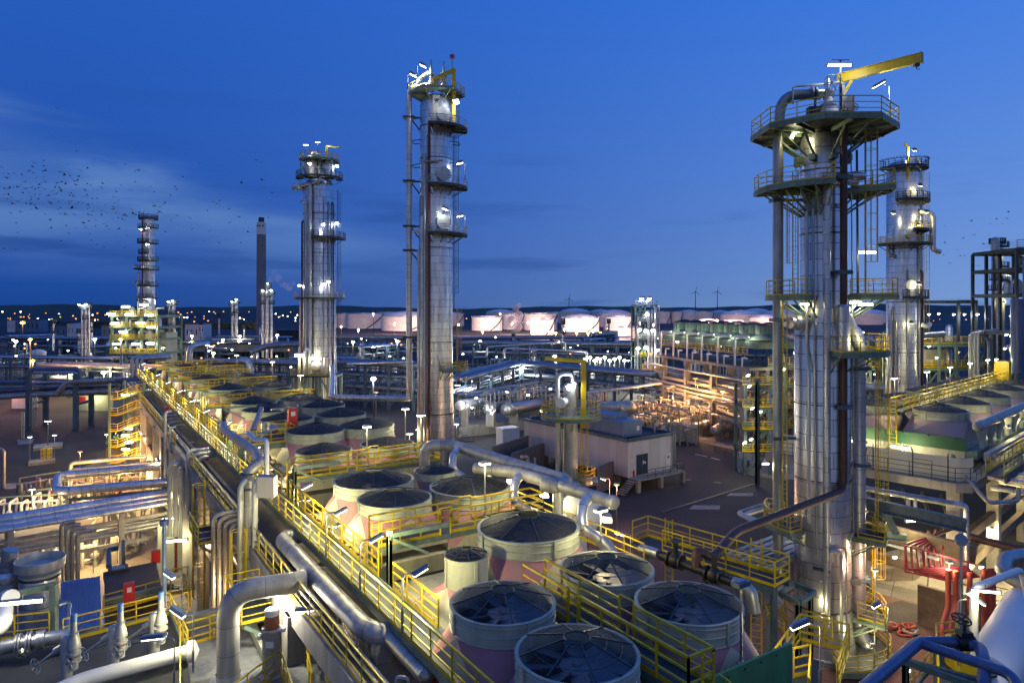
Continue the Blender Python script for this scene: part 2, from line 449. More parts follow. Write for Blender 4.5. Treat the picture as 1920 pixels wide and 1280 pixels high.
def ground_mat(name, a, b, scale, rough=.9, bump=.3, joints=0):
    m, nt, bs = nodes_of(name); N, L = nt.nodes, nt.links
    tc = N.new('ShaderNodeTexCoord')
    n1 = N.new('ShaderNodeTexNoise'); n1.inputs['Scale'].default_value = scale; n1.inputs['Detail'].default_value = 8; n1.inputs['Roughness'].default_value = .65
    n2 = N.new('ShaderNodeTexNoise'); n2.inputs['Scale'].default_value = scale*14; n2.inputs['Detail'].default_value = 4
    L.new(tc.outputs['Object'], n1.inputs[0]); L.new(tc.outputs['Object'], n2.inputs[0])
    r = N.new('ShaderNodeValToRGB'); r.color_ramp.elements[0].position = .33; r.color_ramp.elements[0].color = (*a, 1); r.color_ramp.elements[1].position = .66; r.color_ramp.elements[1].color = (*b, 1)
    ad = N.new('ShaderNodeMath'); ad.operation = 'MULTIPLY_ADD'; ad.inputs[1].default_value = .35
    su = N.new('ShaderNodeMath'); su.operation = 'MULTIPLY'; su.inputs[1].default_value = .65
    L.new(n1.outputs[0], su.inputs[0]); L.new(n2.outputs[0], ad.inputs[0]); L.new(su.outputs[0], ad.inputs[2]); L.new(ad.outputs[0], r.inputs[0])
    out = r.outputs[0]
    if joints:
        br = N.new('ShaderNodeTexBrick'); br.offset = 0; br.inputs['Scale'].default_value = 1; br.inputs['Brick Width'].default_value = joints; br.inputs['Row Height'].default_value = joints; br.inputs['Mortar Size'].default_value = .035
        br.inputs['Color1'].default_value = (1, 1, 1, 1); br.inputs['Color2'].default_value = (.84, .83, .82, 1); br.inputs['Mortar'].default_value = (.35, .33, .31, 1)
        rm = N.new('ShaderNodeMapping'); rm.inputs['Rotation'].default_value = (0, 0, R(33)); L.new(tc.outputs['Object'], rm.inputs[0]); L.new(rm.outputs[0], br.inputs['Vector'])
        mx = N.new('ShaderNodeMix'); mx.data_type = 'RGBA'; mx.blend_type = 'MULTIPLY'; mx.inputs[0].default_value = 1; L.new(out, mx.inputs[6]); L.new(br.outputs[0], mx.inputs[7]); out = mx.outputs[2]
    L.new(out, bs.inputs['Base Color']); bs.inputs['Roughness'].default_value = rough
    bp = N.new('ShaderNodeBump'); bp.inputs['Strength'].default_value = bump; bp.inputs['Distance'].default_value = .05; L.new(n2.outputs[0], bp.inputs['Height']); L.new(bp.outputs[0], bs.inputs['Normal'])
    MATS[name] = m
ground_mat('earth', (.016, .017, .020), (.036, .036, .040), .03)
ground_mat('asphalt', (.022, .022, .026), (.048, .046, .050), .12, .85, .3, 14)
ground_mat('gravel', (.06, .05, .045), (.13, .11, .10), .4, .95, .5)
ground_mat('slab', (.17, .155, .135), (.32, .29, .25), .3, joints=4.5)
ground_mat('slab_sodium_tint', (.17, .085, .065), (.25, .13, .10), .3, joints=6)  # reddish tint of sodium lamplight put into the slab colour
ground_mat('slab_dark', (.10, .075, .06), (.16, .12, .10), .4, joints=1.6)
ground_mat('forest', (.03, .045, .035), (.06, .08, .055), .004, 1., 0.)

g = MB(); g.quad((-9000, -600, 0), (9000, -600, 0), (9000, 9000, 0), (-9000, 9000, 0)); structure(g.build('ground', 'earth', loc=(0,0,0)))
def sheet(name, m, px, lvl):
    g = MB(); pts = [P(x, y, 0) for x, y in px]
    A = sum(pts[i].x*pts[(i+1) % len(pts)].y - pts[(i+1) % len(pts)].x*pts[i].y for i in range(len(pts)))
    if A < 0: pts = pts[::-1]
    g.quad(*[(p.x, p.y, .004*lvl) for p in pts]); return structure(g.build(name, m, loc=(0,0,0)))
sheet('yard_pavement', 'asphalt', [(700, 830), (1250, 790), (1400, 850), (1500, 900), (1450, 1110), (1250, 1180), (900, 1100), (760, 900)], 1)
sheet('concrete_apron', 'slab', [(1378, 851), (1387, 882), (1460, 897), (1600, 905), (1600, 840), (1500, 815), (1410, 820)], 2)
sheet('process_pavement', 'slab', [(1140, 785), (1380, 845), (1420, 812), (1300, 740), (1180, 738)], 3)
sheet('unit_pavement', 'slab_sodium_tint', [(1560, 1105), (1760, 1120), (2050, 1240), (2100, 1700), (1200, 1700), (1420, 1150), (1500, 1100)], 1)
sheet('bay_pavement', 'slab', [(1600, 1050), (1760, 1010), (1900, 1100), (1840, 1170), (1718, 1130), (1640, 1110)], 2)
sheet('bay_inlay', 'slab_dark', [(1645, 1070), (1700, 1060), (1740, 1040), (1770, 1052), (1715, 1088), (1660, 1090)], 3)
sheet('bay_patch', 'gravel', [(1652, 1150), (1668, 1130), (1690, 1125), (1740, 1140), (1730, 1175), (1690, 1180), (1660, 1172)], 4)
sheet('left_yard', 'asphalt', [(-400, 790), (290, 770), (330, 900), (300, 1010), (-400, 1040)], 1)
sheet('left_apron', 'slab', [(140, 880), (225, 850), (300, 845), (330, 960), (120, 985)], 2)
sheet('pump_apron', 'slab', [(60, 960), (350, 900), (420, 1240), (-100, 1400), (-100, 1050)], 3)
sheet('sodium_glow_ground', 'slab_sodium_tint', [(-300, 672), (30, 672), (62, 690), (30, 705), (-300, 712)], 1)  # ground coloured reddish in place of the sodium light falling there
sheet('far_road', 'asphalt', [(-400, 608), (2400, 606), (2400, 609), (-400, 612)], 2)

def hills():
    g = MB(); n = 160; b = []
    for i in range(n+1):
        x = -7500 + 15000*i/n
        y0 = 4700 + 500*math.sin(i*.21)
        k = i/n
        px_ = x/y0*F + CX
        h = 24 + (4.5 + 2.5*math.sin(px_*.004+1) + 3*math.sin(px_*.013) + 1.0*math.sin(px_*.07))*y0/F*.75
        if px_ > 1250: h += 8*min(1, (px_-1250)/200)
        b.append((x, y0, h))
    for i in range(n):
        (x0,y0,h0), (x1,y1,h1) = b[i], b[i+1]
        g.quad((x0,y0-1500,0), (x1,y1-1500,0), (x1,y1-600,h1*.6), (x0,y0-600,h0*.6))
        g.quad((x0,y0-600,h0*.6), (x1,y1-600,h1*.6), (x1,y1,h1), (x0,y0,h0))
        g.quad((x0,y0,h0), (x1,y1,h1), (x1,y1+900,0), (x0,y0+900,0))
    structure(g.build('hills', 'forest', loc=(0,0,0)))
hills()
# ------------------------------------------------------------------ the main bank of air coolers
O_ = P(835, 1266, 12.4); _e = P(284, 728, 12.4); _d = (_e - O_); _d.z = 0; U = _d.normalized(); V = Vector((U.y, -U.x, 0)); UP = Vector((0,0,1))
ANG = math.atan2(V.y, V.x)
def B(u, v, z): p = O_ + U*u + V*v; return Vector((p.x, p.y, z))

def transition(mb, c, hx, hy, zb, rt, zt, ang, n=32):
    """Square-to-round sheet-metal hood: flat sides (slot 0), coned corners (slot 1)."""
    ax = Vector((math.cos(ang), math.sin(ang), 0)); ay = Vector((-ax.y, ax.x, 0)); c = Vector((c[0], c[1], 0))
    pt = lambda x, y, z: c + ax*x + ay*y + UP*z
    corners = [(hx,hy),(-hx,hy),(-hx,-hy),(hx,-hy)]; m = n//4
    for q in range(4):
        cx_, cy_ = corners[q]; b = len(mb.v); mb.v.append(pt(cx_, cy_, zb)); mb.cur = 1
        for k in range(m+1):
            a = math.pi/2*q + math.pi/2*k/m; mb.v.append(pt(rt*math.cos(a), rt*math.sin(a), zt))
        for k in range(m): mb.face([b, b+2+k, b+1+k][::-1])
        a = math.pi/2*(q+1); nx, ny = corners[(q+1) % 4]; mb.cur = 0
        mb.quad(pt(cx_, cy_, zb), pt(rt*math.cos(a), rt*math.sin(a), zt), pt(nx, ny, zb)); mb.f[-1] = mb.f[-1][::-1]
    mb.cur = 0

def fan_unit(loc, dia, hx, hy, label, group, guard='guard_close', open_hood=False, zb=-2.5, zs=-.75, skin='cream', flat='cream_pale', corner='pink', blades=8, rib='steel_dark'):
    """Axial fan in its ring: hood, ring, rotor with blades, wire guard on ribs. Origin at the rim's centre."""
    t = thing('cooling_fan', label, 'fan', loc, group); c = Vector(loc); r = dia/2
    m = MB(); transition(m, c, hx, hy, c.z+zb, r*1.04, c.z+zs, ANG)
    m.build('hood', [flat, corner], t)
    m = MB(); m.lathe(c, [(r*1.04, zs-.05), (r*1.04, -.02), (r*1.065, 0), (r*1.0, 0), (r*.985, zs)], 48)
    for z in (zs+.02, zs*.55, zs*.18): m.lathe(c, [(r*1.04, z-.015), (r*1.062, z), (r*1.04, z+.015)], 48)
    for k in range(4):
        a = k*math.pi/2 + .5; m.box(c + Vector((r*1.06*math.cos(a), r*1.06*math.sin(a), zs/2)), (.05, .12, -zs*.9), a)
    m.build('ring', skin, t)
    gh = r*.22
    m = MB(); m.lathe(c + UP*.03, [(r*.22, gh), (r*.6, gh*.56), (r*1.0, .01)], 40); m.build('guard', guard, t)
    m = MB()
    m.tube([c + UP*(gh+.03) + Vector((r*.23*math.cos(a), r*.23*math.sin(a), 0)) for a in [2*math.pi*k/20 for k in range(20)]], .03, 6, closed=True)
    for k in range(8):
        a = 2*math.pi*k/8 + .2; d = Vector((math.cos(a), math.sin(a), 0)); m.beam(c + d*r*.23 + UP*(gh+.04), c + d*r*1.0 + UP*.05, .05, .04)
    for f in (.5, .77): m.tube([c + UP*(gh*(1-f)*1.28+.04) + Vector((r*f*math.cos(a), r*f*math.sin(a), 0)) for a in [2*math.pi*k/32 for k in range(32)]], .012, 4, closed=True)
    m.build('guard_rib', rib, t)
    rot = thing('rotor', None, None, c + UP*(zs*.55)); rot.parent = t; rot.location = Vector((0,0,zs*.55)); rot['_w'] = tuple(c + UP*(zs*.55))
    m = MB(); m.lathe(c + UP*(zs*.55), [(.001, .1), (r*.08, .1), (r*.085, .05), (r*.3, .03), (r*.31, 0), (r*.3, -.1)], 32); m.build('hub', 'hub', rot)
    for k in range(blades):
        a = 2*math.pi*k/blades; d = Vector((math.cos(a), math.sin(a), 0)); s = Vector((-d.y, d.x, 0)); cc = c + UP*(zs*.55)
        m = MB(); w0, w1 = r*.13, r*.20
        p = [cc + d*r*.3 - s*w0 - UP*.06, cc + d*r*.95 - s*w1 - UP*.10, cc + d*r*.95 + s*w1 + UP*.06, cc + d*r*.3 + s*w0 + UP*.12]
        q = [x - UP*.04 for x in p]
        m.quad(*p); m.quad(*q[::-1])
        for i in range(4): m.quad(p[i], q[i], q[(i+1) % 4], p[(i+1) % 4])
        m.build('blade', 'blade', rot)
    m = MB(); zz = c + UP*(zs - .45)
    m.beam(zz - V*r, zz + V*r, .16, .14); m.cyl(zz - UP*.2, zz + UP*.4, .22, 12); m.build('drive_beam', 'steel_dark', t)
    return t

FG = 'cooling fans of the left cooler bank'
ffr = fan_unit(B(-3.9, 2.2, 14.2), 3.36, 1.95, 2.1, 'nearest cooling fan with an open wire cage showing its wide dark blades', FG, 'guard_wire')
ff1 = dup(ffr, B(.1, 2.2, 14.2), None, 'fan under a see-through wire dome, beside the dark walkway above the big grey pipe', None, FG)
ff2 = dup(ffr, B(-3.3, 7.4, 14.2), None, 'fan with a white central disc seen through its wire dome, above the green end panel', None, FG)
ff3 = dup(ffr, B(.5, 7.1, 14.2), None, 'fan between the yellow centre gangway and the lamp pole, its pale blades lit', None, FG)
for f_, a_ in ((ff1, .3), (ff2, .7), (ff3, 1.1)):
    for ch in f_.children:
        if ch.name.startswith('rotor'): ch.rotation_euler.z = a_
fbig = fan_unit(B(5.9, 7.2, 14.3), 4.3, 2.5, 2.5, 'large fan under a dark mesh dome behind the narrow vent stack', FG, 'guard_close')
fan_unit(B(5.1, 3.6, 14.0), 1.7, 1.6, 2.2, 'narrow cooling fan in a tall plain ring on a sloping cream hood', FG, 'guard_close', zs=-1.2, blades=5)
fs = [((13.8, 4.2), .84, 'dark domed fan partly behind the yellow railing of the nearest cross gangway'),
      ((13.7, 8.6), .97, 'dark domed fan to the right of the fan partly hidden by the nearest cross gangway'),
      ((18.0, 4.7), 1.0, 'pale ringed fan standing clear on a pink cornered hood behind the nearest cross gangway'),
      ((27.5, 4.8), .85, 'low dark fan just behind the second yellow cross gangway, left one'),
      ((27.3, 9.4), .85, 'low dark fan just behind the second yellow cross gangway, right one')]
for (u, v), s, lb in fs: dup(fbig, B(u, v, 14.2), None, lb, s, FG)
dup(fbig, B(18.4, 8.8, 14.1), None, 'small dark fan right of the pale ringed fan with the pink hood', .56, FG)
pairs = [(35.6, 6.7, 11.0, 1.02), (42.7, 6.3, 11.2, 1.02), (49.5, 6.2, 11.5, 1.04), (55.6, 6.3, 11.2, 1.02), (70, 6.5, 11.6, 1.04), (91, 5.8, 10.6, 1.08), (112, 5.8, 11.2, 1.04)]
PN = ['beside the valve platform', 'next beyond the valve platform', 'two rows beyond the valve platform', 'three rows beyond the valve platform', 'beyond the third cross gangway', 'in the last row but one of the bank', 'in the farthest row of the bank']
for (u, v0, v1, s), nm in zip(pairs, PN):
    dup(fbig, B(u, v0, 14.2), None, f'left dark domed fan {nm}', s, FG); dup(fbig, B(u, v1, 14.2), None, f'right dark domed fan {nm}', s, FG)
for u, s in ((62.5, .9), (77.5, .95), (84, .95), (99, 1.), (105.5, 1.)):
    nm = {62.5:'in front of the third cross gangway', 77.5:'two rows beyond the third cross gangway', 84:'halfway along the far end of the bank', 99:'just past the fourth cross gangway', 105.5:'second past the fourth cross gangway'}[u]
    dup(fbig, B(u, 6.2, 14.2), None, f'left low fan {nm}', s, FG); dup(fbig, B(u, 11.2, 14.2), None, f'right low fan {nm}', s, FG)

# tube bundles under the fans: long boxes with header plates facing the walkway
def plug_mat():
    m, nt, b = nodes_of('plug_plate'); N, L = nt.nodes, nt.links
    uv = N.new('ShaderNodeUVMap'); uv.uv_map = 'UVMap'; br = N.new('ShaderNodeTexBrick'); br.inputs['Scale'].default_value = 1
    br.inputs['Brick Width'].default_value = .12; br.inputs['Row Height'].default_value = .12; br.inputs['Mortar Size'].default_value = .03
    br.inputs['Color1'].default_value = (.09, .07, .05, 1); br.inputs['Color2'].default_value = (.16, .13, .09, 1); br.inputs['Mortar'].default_value = (.34, .30, .24, 1)
    L.new(uv.outputs[0], br.inputs['Vector']); L.new(br.outputs[0], b.inputs['Base Color']); b.inputs['Roughness'].default_value = .6
    MATS['plug_plate'] = m
plug_mat()
def obox(mb, u0, u1, v0, v1, z0, z1):
    return mb.box(B((u0+u1)/2, (v0+v1)/2, (z0+z1)/2), (abs(v1-v0), abs(u1-u0), z1-z0), ANG)
BN = ['under the nearest four fans', 'under the narrow fan and its large neighbour', 'behind the nearest cross gangway', 'behind the second cross gangway', 'beside the valve platform', 'in the middle of the bank', 'at the far end of the bank']
for (u0, u1, va, vb), nm in zip([(-5.7, 2.3, .95, 9.6), (2.8, 9.2, 1.7, 10), (11.4, 21.5, 1.9, 11), (25.6, 31.5, 2., 12), (33, 58.5, 3.6, 14), (59.5, 88, 3.6, 14), (89, 116, 3.4, 13.6)], BN):
    t = thing('cooler_bundle', f'long air cooler tube bundle with header plates {nm}', 'heat exchanger', B(u0, va, 10.9), 'air cooler bundles')
    m = MB(); obox(m, u0, u1, va+.25, vb, 10.9, 11.72); m.build('casing', 'cream_pale', t)
    n = max(1, round((u1-u0)/6)); w = (u1-u0)/n
    for k in range(n):
        m = MB(); obox(m, u0+k*w+.3, u0+(k+1)*w-.3, va, va+.24, 10.95, 11.66); m.build('header_box', 'plug_plate', t)
        m = MB(); 
        for j in range(3):
            uu = u0 + k*w + w*(.25+.25*j); m.tube([B(uu, va+.1, 11.66), B(uu, va+.1, 12.0), B(uu, va-.35, 12.1)], .06, 8, .1); m.cyl(B(uu, va-.35, 12.1), B(uu, va-.42, 12.1), .12, 10)
        m.build('nozzle', 'rust', t)
    m = MB(); m.box(B((u0+u1)/2, va+.1, 11.75), (.5, u1-u0, .06), ANG); m.build('cap_strip', 'cream_pale', t)
# green end panel facing the camera
m = MB(); obox(m, -5.75, -5.65, .9, 9.5, 11.7, 13.25); m.cur = 1
for k in range(22): m.lathe(B(-5.76, 1.1+.38*k, 13.1 - (k % 2)*1.2), [(.03, 0), (.025, .03), (.001, .035)], 6, axis=-U)
tag(m.build('end_panel', ['green', 'steel_dark']), 'weathered green end panel closing the front of the cooler bank', 'panel')
m = MB(); obox(m, -5.64, -5.4, 9.52, 9.7, 11.5, 13.1); m.box(B(-5.0, 9.6, 11.1), (1.2, .8, .5), ANG)
tag(m.build('corner_stiffener', 'wall_panel'), 'grey corner stiffener at the edge of the green end panel', 'panel')

# main walkway along the bank
t = thing('walkway', 'long steel walkway with yellow railings running along the left edge of the cooler bank', 'walkway', B(0, 0, 12.4))
m = MB(); obox(m, -3.5, 116, .02, 1.18, 12.34, 12.4); m.build('deck', 'grating', t)
m = MB(); obox(m, -3.5, 116, -.05, .0, 12.12, 12.42); obox(m, -3.5, 116, 1.2, 1.25, 12.12, 12.42)
for k in range(40): m.beam(B(-3+k*3, 0, 12.2), B(-3+k*3, 1.2, 12.2), .1, .16)
m.build('stringer', 'steel_green', t)
m = MB(); m.rail([B(-3.5, -.03, 12.42), B(116, -.03, 12.42)], 1.1, 1.5, .036); m.build('railing', 'yellow', t)
m = MB(); m.rail([B(2.9, 1.22, 12.42), B(7.0, 1.22, 12.42)], 1.1, 1.4, .036); m.build('railing', 'yellow', t)
m = MB(); m.rail([B(8.6, 1.22, 12.42), B(22.6, 1.22, 12.42)], 1.1, 1.5, .036); m.build('railing', 'yellow', t)
m = MB(); m.rail([B(24.6, 1.22, 12.42), B(116, 1.22, 12.42)], 1.1, 1.5, .036); m.build('railing', 'yellow', t)

# cross gangways over the bundles
def gangway(label, pts0, width, z, side, lad=None, post=True, gaps=True):
    """pts0: start and end (u, v) of the centre line."""
    (ua, va), (ub, vb) = pts0; a, b = B(ua, va, z), B(ub, vb, z); d = (b-a).normalized(); s = Vector((-d.y, d.x, 0)); L = (b-a).length
    t = thing('gangway', label, 'gangway', a, 'gangways across the cooler bank')
    m = MB(); m.box((a+b)/2 - UP*.04, (L, width, .06), math.atan2(d.y, d.x)); m.build('deck', 'grating', t)
    m = MB()
    for k in (-1, 1): m.beam(a + s*k*width/2 - UP*.12, b + s*k*width/2 - UP*.12, .06, .24)
    n = max(2, int(L/2.2))
    for i in range(n+1):
        p = a.lerp(b, i/n); m.beam(p - s*width/2 - UP*.2, p + s*width/2 - UP*.2, .08, .08)
        if i in (0, n):
            for k in (-1, 1): m.beam(p + s*k*(width/2-.06) - UP*.24, p + s*k*(width/2-.06) - UP*(z-11.75), .12)
    m.build('support', 'steel_green', t)
    m = MB()
    m.rail([a + s*width/2, a + s*width/2 + d*L*.52], 1.1, 1.2, .04); m.rail([a + s*width/2 + d*L*.6, b + s*width/2], 1.1, 1.2, .04); m.build('railing', 'yellow', t)
    m = MB(); m.rail([a - s*width/2, a - s*width/2 + d*L*.34], 1.1, 1.2, .04); m.rail([a - s*width/2 + d*L*.40, b - s*width/2], 1.1, 1.2, .04); m.rail([b - s*width/2, b + s*width/2], 1.1, 1.2, .04); m.build('railing', 'yellow', t)
    for k in (-1, 1):
        m = MB(); p = a + s*k*width/2 + d*L*(.37 if k < 0 else .56)
        m.tube([p + UP*.35 - d*.35, p + UP*1.25 - d*.35, p + UP*1.25 + d*.35, p + UP*.35 + d*.35], .035, 6, .12, closed=False); m.beam(p + UP*.35 - d*.35, p + UP*.35 + d*.35, .06); m.beam(p + UP*.8 - d*.35, p + UP*.8 + d*.35, .04)
        m.build('gate', 'yellow', t)
    if lad:
        m = MB(); m.ladder(B(*lad[:2], 0), lad[2], z + 1.15, lad[3], lad[4]); m.build('ladder', 'yellow', t)
    return t
gangway('yellow railed centre gangway between the nearest four fans', [(1.9, 4.75), (-6.2, 4.75)], 1.0, 13.35, 1, (-6.45, 4.75, 10.5, -U, True))
gangway('nearest yellow gangway crossing the bank behind the narrow fan', [(10.1, 1.6), (10.1, 10.6)], 1.2, 13.35, 1, (9.5, 1.5, 12.4, -U, False))
gangway('second yellow gangway crossing the bank from the front', [(24.4, 1.7), (24.4, 12.)], 1.2, 13.35, 1, (23.8, 1.55, 12.4, -U, False))
gangway('third yellow gangway crossing the bank, beyond the valve platform', [(59, 2.2), (59, 13.5)], 1.2, 13.6, 1, (58.4, 2., 12.4, -U, False))
gangway('fourth yellow gangway crossing the bank near its far end', [(88.5, 2.2), (88.5, 13.)], 1.2, 13.8, 1)
gangway('fifth yellow gangway crossing the bank in the distance', [(95.5, 2.2), (95.5, 13.)], 1.2, 13.9, 1)
gangway('yellow gangway in the middle of the far half of the bank', [(73.8, 2.2), (73.8, 13.)], 1.2, 13.9, 1)
gangway('farthest yellow gangway at the end of the cooler bank', [(108.7, 2.2), (108.7, 13.)], 1.2, 13.9, 1)
# posts beside the walkway that carry the gangways
for i, (u, top, nm) in enumerate(((8.2, 14.35, 'at the nearest gangway'), (22.9, 14.35, 'at the second gangway'), (46, 15.2, 'halfway along the walkway'), (58, 15.2, 'at the third gangway'), (72, 15., 'beyond the third gangway'), (88, 15., 'at the fourth gangway'))):
    m = MB(); p = B(u, 1.55, 0); m.ibeam((p.x, p.y, 10.2), (p.x, p.y, top), .26, .26, .03)
    m.beam((p.x, p.y, top-.2), B(u, 3.4, top-1.2), .12); m.beam(B(u, 1.6, top-.1), B(u, 4.4, top-.1), .14, .2)
    tag(m.build('support_post', 'steel_green'), f'green steel support post beside the walkway {nm}', 'post', 'posts along the walkway')

# carrying structure: concrete deck, edge beam, columns
t = thing('concrete_rack', 'long concrete frame with a deck carrying the whole cooler bank', 'concrete frame', B(0, -1.4, 0))
m = MB(); obox(m, -4.6, 120, -1.4, .9, 10.7, 11.0); m.build('deck', 'concrete_brown', t)
m = MB(); obox(m, -4.6, 120, -1.75, -1.41, 10.0, 11.06); m.build('edge_beam', 'concrete', t)
m = MB(); obox(m, -5.6, 10.6, .92, 9.4, 10.45, 10.85); obox(m, 10.61, 120, .92, 13., 10.45, 10.85); m.build('bundle_floor', 'steel_dark', t)
for k in range(15):
    u = 3.5 + k*8.2
    for v in (-1.55, 5, 9) if u < 10 else (-1.55, 6, 12.6):
        m = MB(); m.box(B(u, v, 5.2), (.75, .75, 10.4), ANG); m.build('column', 'concrete', t)
    m = MB(); m.box(B(u, 3.7 if u < 10 else 5.6, 9.95), (11 if u < 10 else 15, .6, .9), ANG); m.build('cross_beam', 'concrete', t)
    m = MB(); m.box(B(u, 3.7 if u < 10 else 5.6, 5.6), (11 if u < 10 else 15, .5, .6), ANG); m.build('cross_beam', 'concrete', t)
m = MB()
for v in (-1.55, 6, 12.6): obox(m, 3.5 if v < 9 else 11, 118, v-.2, v+.2, 6.4, 6.9)
m.build('tie_beam', 'concrete', t)
t3 = thing('deck_conduits', 'row of thin conduits and a cable tray lying on the brown concrete deck', 'pipes', B(0, -.5, 11))
for v, r, mt in ((-1.1, .05, 'galv'), (-.95, .07, 'pipe'), (-.78, .05, 'pipe_light')):
    m = MB(); m.tube([B(14 if r > .06 else -4, v, 11.12), B(118, v, 11.12)], r, 8); m.build('conduit', mt, t3)
m = MB(); obox(m, 26, 118, -.5, -.25, 11.06, 11.12); m.build('cable_tray', 'galv', t3)
for k, (u, v) in enumerate(((5.5, -.9), (8.2, -.5), (2, -.8))):
    m = MB(); m.tube([B(u, v, 11), B(u, v, 11.7), B(u-.3, v+.3, 11.7), B(u-.3, v+.3, 11)], .06, 8, .15); m.build('vent', 'pipe_light', t3)
t2 = thing('rack_pipework', 'bundle of pipes running inside the concrete frame below the coolers', 'pipes', B(0, 0, 7)) 
for k, (v, z, r, mt) in enumerate([(-.6, 7.2, .28, 'pipe'), (.4, 7.15, .2, 'pipe_light'), (1.2, 7.15, .2, 'pipe'), (2.4, 7.25, .34, 'clad_pipe'), (3.8, 7.1, .2, 'pipe_light'), (-.4, 9.2, .2, 'pipe_light'), (.6, 9.2, .26, 'pipe'), (9, 7.2, .3, 'pipe'), (8.3, 7.2, .25, 'pipe_light')]):
    m = MB(); m.tube([B(-5, v, z), B(118, v, z)], r, 10); m.build('pipe', mt, t2)

# walkway lamps: crook-neck poles clamped to the left railing
def crook_lamp(base, h, out, label, group, power=260., col=WARM, head=(.62, .2, .1), mt='lamp_white', tilt=.35, pole='galv', real=True, r=.03, reach=.75):
    t = thing('walkway_lamp', label, 'lamp', base, group); b = Vector(base); out = Vector(out).normalized()
    m = MB(); m.tube([b, b + UP*h, b + UP*h + out*reach*.55], r, 6, .3); m.beam(b + UP*.1, b + UP*.9, r*3, r*1.2); m.build('pole', pole, t)
    hc = b + UP*(h-.02) + out*(reach*.55 + head[0]*.45)
    sd = Vector((-out.y, out.x, 0)); z = (UP - out*tilt*0 ).normalized(); a = math.atan2(out.y, out.x)
    M3 = Matrix.Rotation(a, 3, 'Z') @ Matrix.Rotation(-tilt, 3, 'Y')
    m = MB(); m.box(hc + UP*head[2]*.35, (head[0], head[1], head[2]), M3=M3); m.box(hc + UP*head[2]*.9, (head[0]*.8, head[1]*.7, head[2]*.3), M3=M3); m.build('lamp_head', 'blue_unit', t)
    m = MB(); m.box(hc - UP*head[2]*.28, (head[0]*.92, head[1]*.9, head[2]*.28), M3=M3); m.build('lens', mt, t)
    if real: light(hc - UP*(head[2]+.12), power, col, .12, t)
    return t
LG = 'lamps along the main walkway'
for i, (u, nm, pw) in enumerate(((3.2, 'nearest lamp on the walkway railing, beside the big grey pipe', 420), (7.4, 'second lamp on the walkway railing from the camera', 420), (11.8, 'third lamp on the walkway railing, level with the nearest gangway', 420), (17.2, 'fourth lamp on the walkway railing from the camera', 420), (29, 'fifth lamp on the walkway railing, near the grey riser', 380), (40, 'walkway lamp beside the valve platform', 420), (49, 'walkway lamp just past the valve platform', 420), (57.5, 'walkway lamp at the third gangway', 420), (67, 'walkway lamp two thirds of the way along', 450), (78, 'walkway lamp in the distance before the fourth gangway', 450), (90, 'walkway lamp at the fourth gangway', 450), (103, 'farthest walkway lamp but one', 500), (113, 'farthest walkway lamp', 500))):
    crook_lamp(B(u, -.05, 12.4), 2.15, V, nm if len(nm.split()) > 3 else nm + ' of the cooler bank', LG, pw*1.3)
# lamps hidden between bundles, at head height over the header plates, turned on the cream hoods
for i, (u, v, z, nm) in enumerate(((15, 1.5, 12.9, 'behind the nearest gangway'), (20.5, 1.6, 12.9, 'in front of the second gangway'), (29.5, 1.7, 12.9, 'behind the second gangway'), (38.5, 3.2, 12.9, 'beside the valve platform'), (45, 3.2, 12.9, 'past the valve platform'), (52, 3.2, 12.9, 'two rows past the valve platform'), (63, 3.2, 12.9, 'past the third gangway'), (71, 3.2, 12.9, 'well past the third gangway'), (83, 3.2, 12.9, 'near the fourth gangway'), (97, 3.2, 12.9, 'past the fourth gangway'))):
    crook_lamp(B(u, v-.5, 11.2), z-11.2, V, f'low lamp over the header plates {nm}', 'low lamps at the header plates', 170, head=(.3, .2, .1), tilt=.2)
# taller lamps standing among the fans
def mast_lamp(base, h, label, group, power=300, col=WARM, mt='lamp_white', head=.6, pole='galv', r=.045, d=(1, 0, 0), real=True):
    t = thing('mast_lamp', label, 'lamp', base, group); b = Vector(base); d = Vector(d).normalized()
    m = MB(); m.tube([b, b + UP*h], r, 6, r2=r*.8); m.lathe(b, [(.16, 0), (.16, .03), (r, .06)], 8); m.build('pole', pole, t)
    a = math.atan2(d.y, d.x)
    m = MB(); m.box(b + UP*(h+.06), (head, .3, .08), a); m.box(b + UP*(h+.12), (head*.6, .2, .05), a); m.build('lamp_head', 'galv', t)
    m = MB(); m.box(b + UP*(h-.02), (head*.94, .28, .07), a); m.build('lens', mt, t)
    if real: light(b + UP*(h-.3), power, col, .2, t)
    return t
MG = 'tall lamps among the fans'
for (u, v, zb, h, nm) in ((10.7, 7.8, 13.4, 2.7, 'lit lamp on a pole behind the large domed fan'), (2.6, 8.6, 12.0, 3.6, 'lit lamp on a white pole at the right of the large domed fan'), (-5.6, 7.2, 13.2, 2.4, 'unlit looking blue lamp on a pole before the fan over the green panel'), (25, 11., 13.4, 3., 'lit lamp over the right of the second gangway'), (24.8, 6.9, 13.4, 2.6, 'lit lamp over the left of the second gangway'), (33.5, 13.6, 12., 3.6, 'lit lamp at the foot of the tall middle column'), (58.7, 12., 13.6, 2.8, 'lit lamp over the third gangway'), (74, 12.6, 13.9, 3., 'lit lamp in the far half of the bank, right side'), (88.7, 11, 13.8, 3.2, 'lit lamp over the fourth gangway'), (95.5, 8, 13.9, 4.4, 'brightest lamp near the far end of the bank'), (101, 9.5, 13., 4.8, 'tall bright lamp at the far end of the bank'), (112.5, 3.6, 13., 4.2, 'lit lamp at the far left corner of the bank')):
    mast_lamp(B(u, v, zb), h, nm, MG, 420 if 'unlit' not in nm else 12, mt='lamp_white' if 'unlit' not in nm else 'galv', d=V, head=.55)
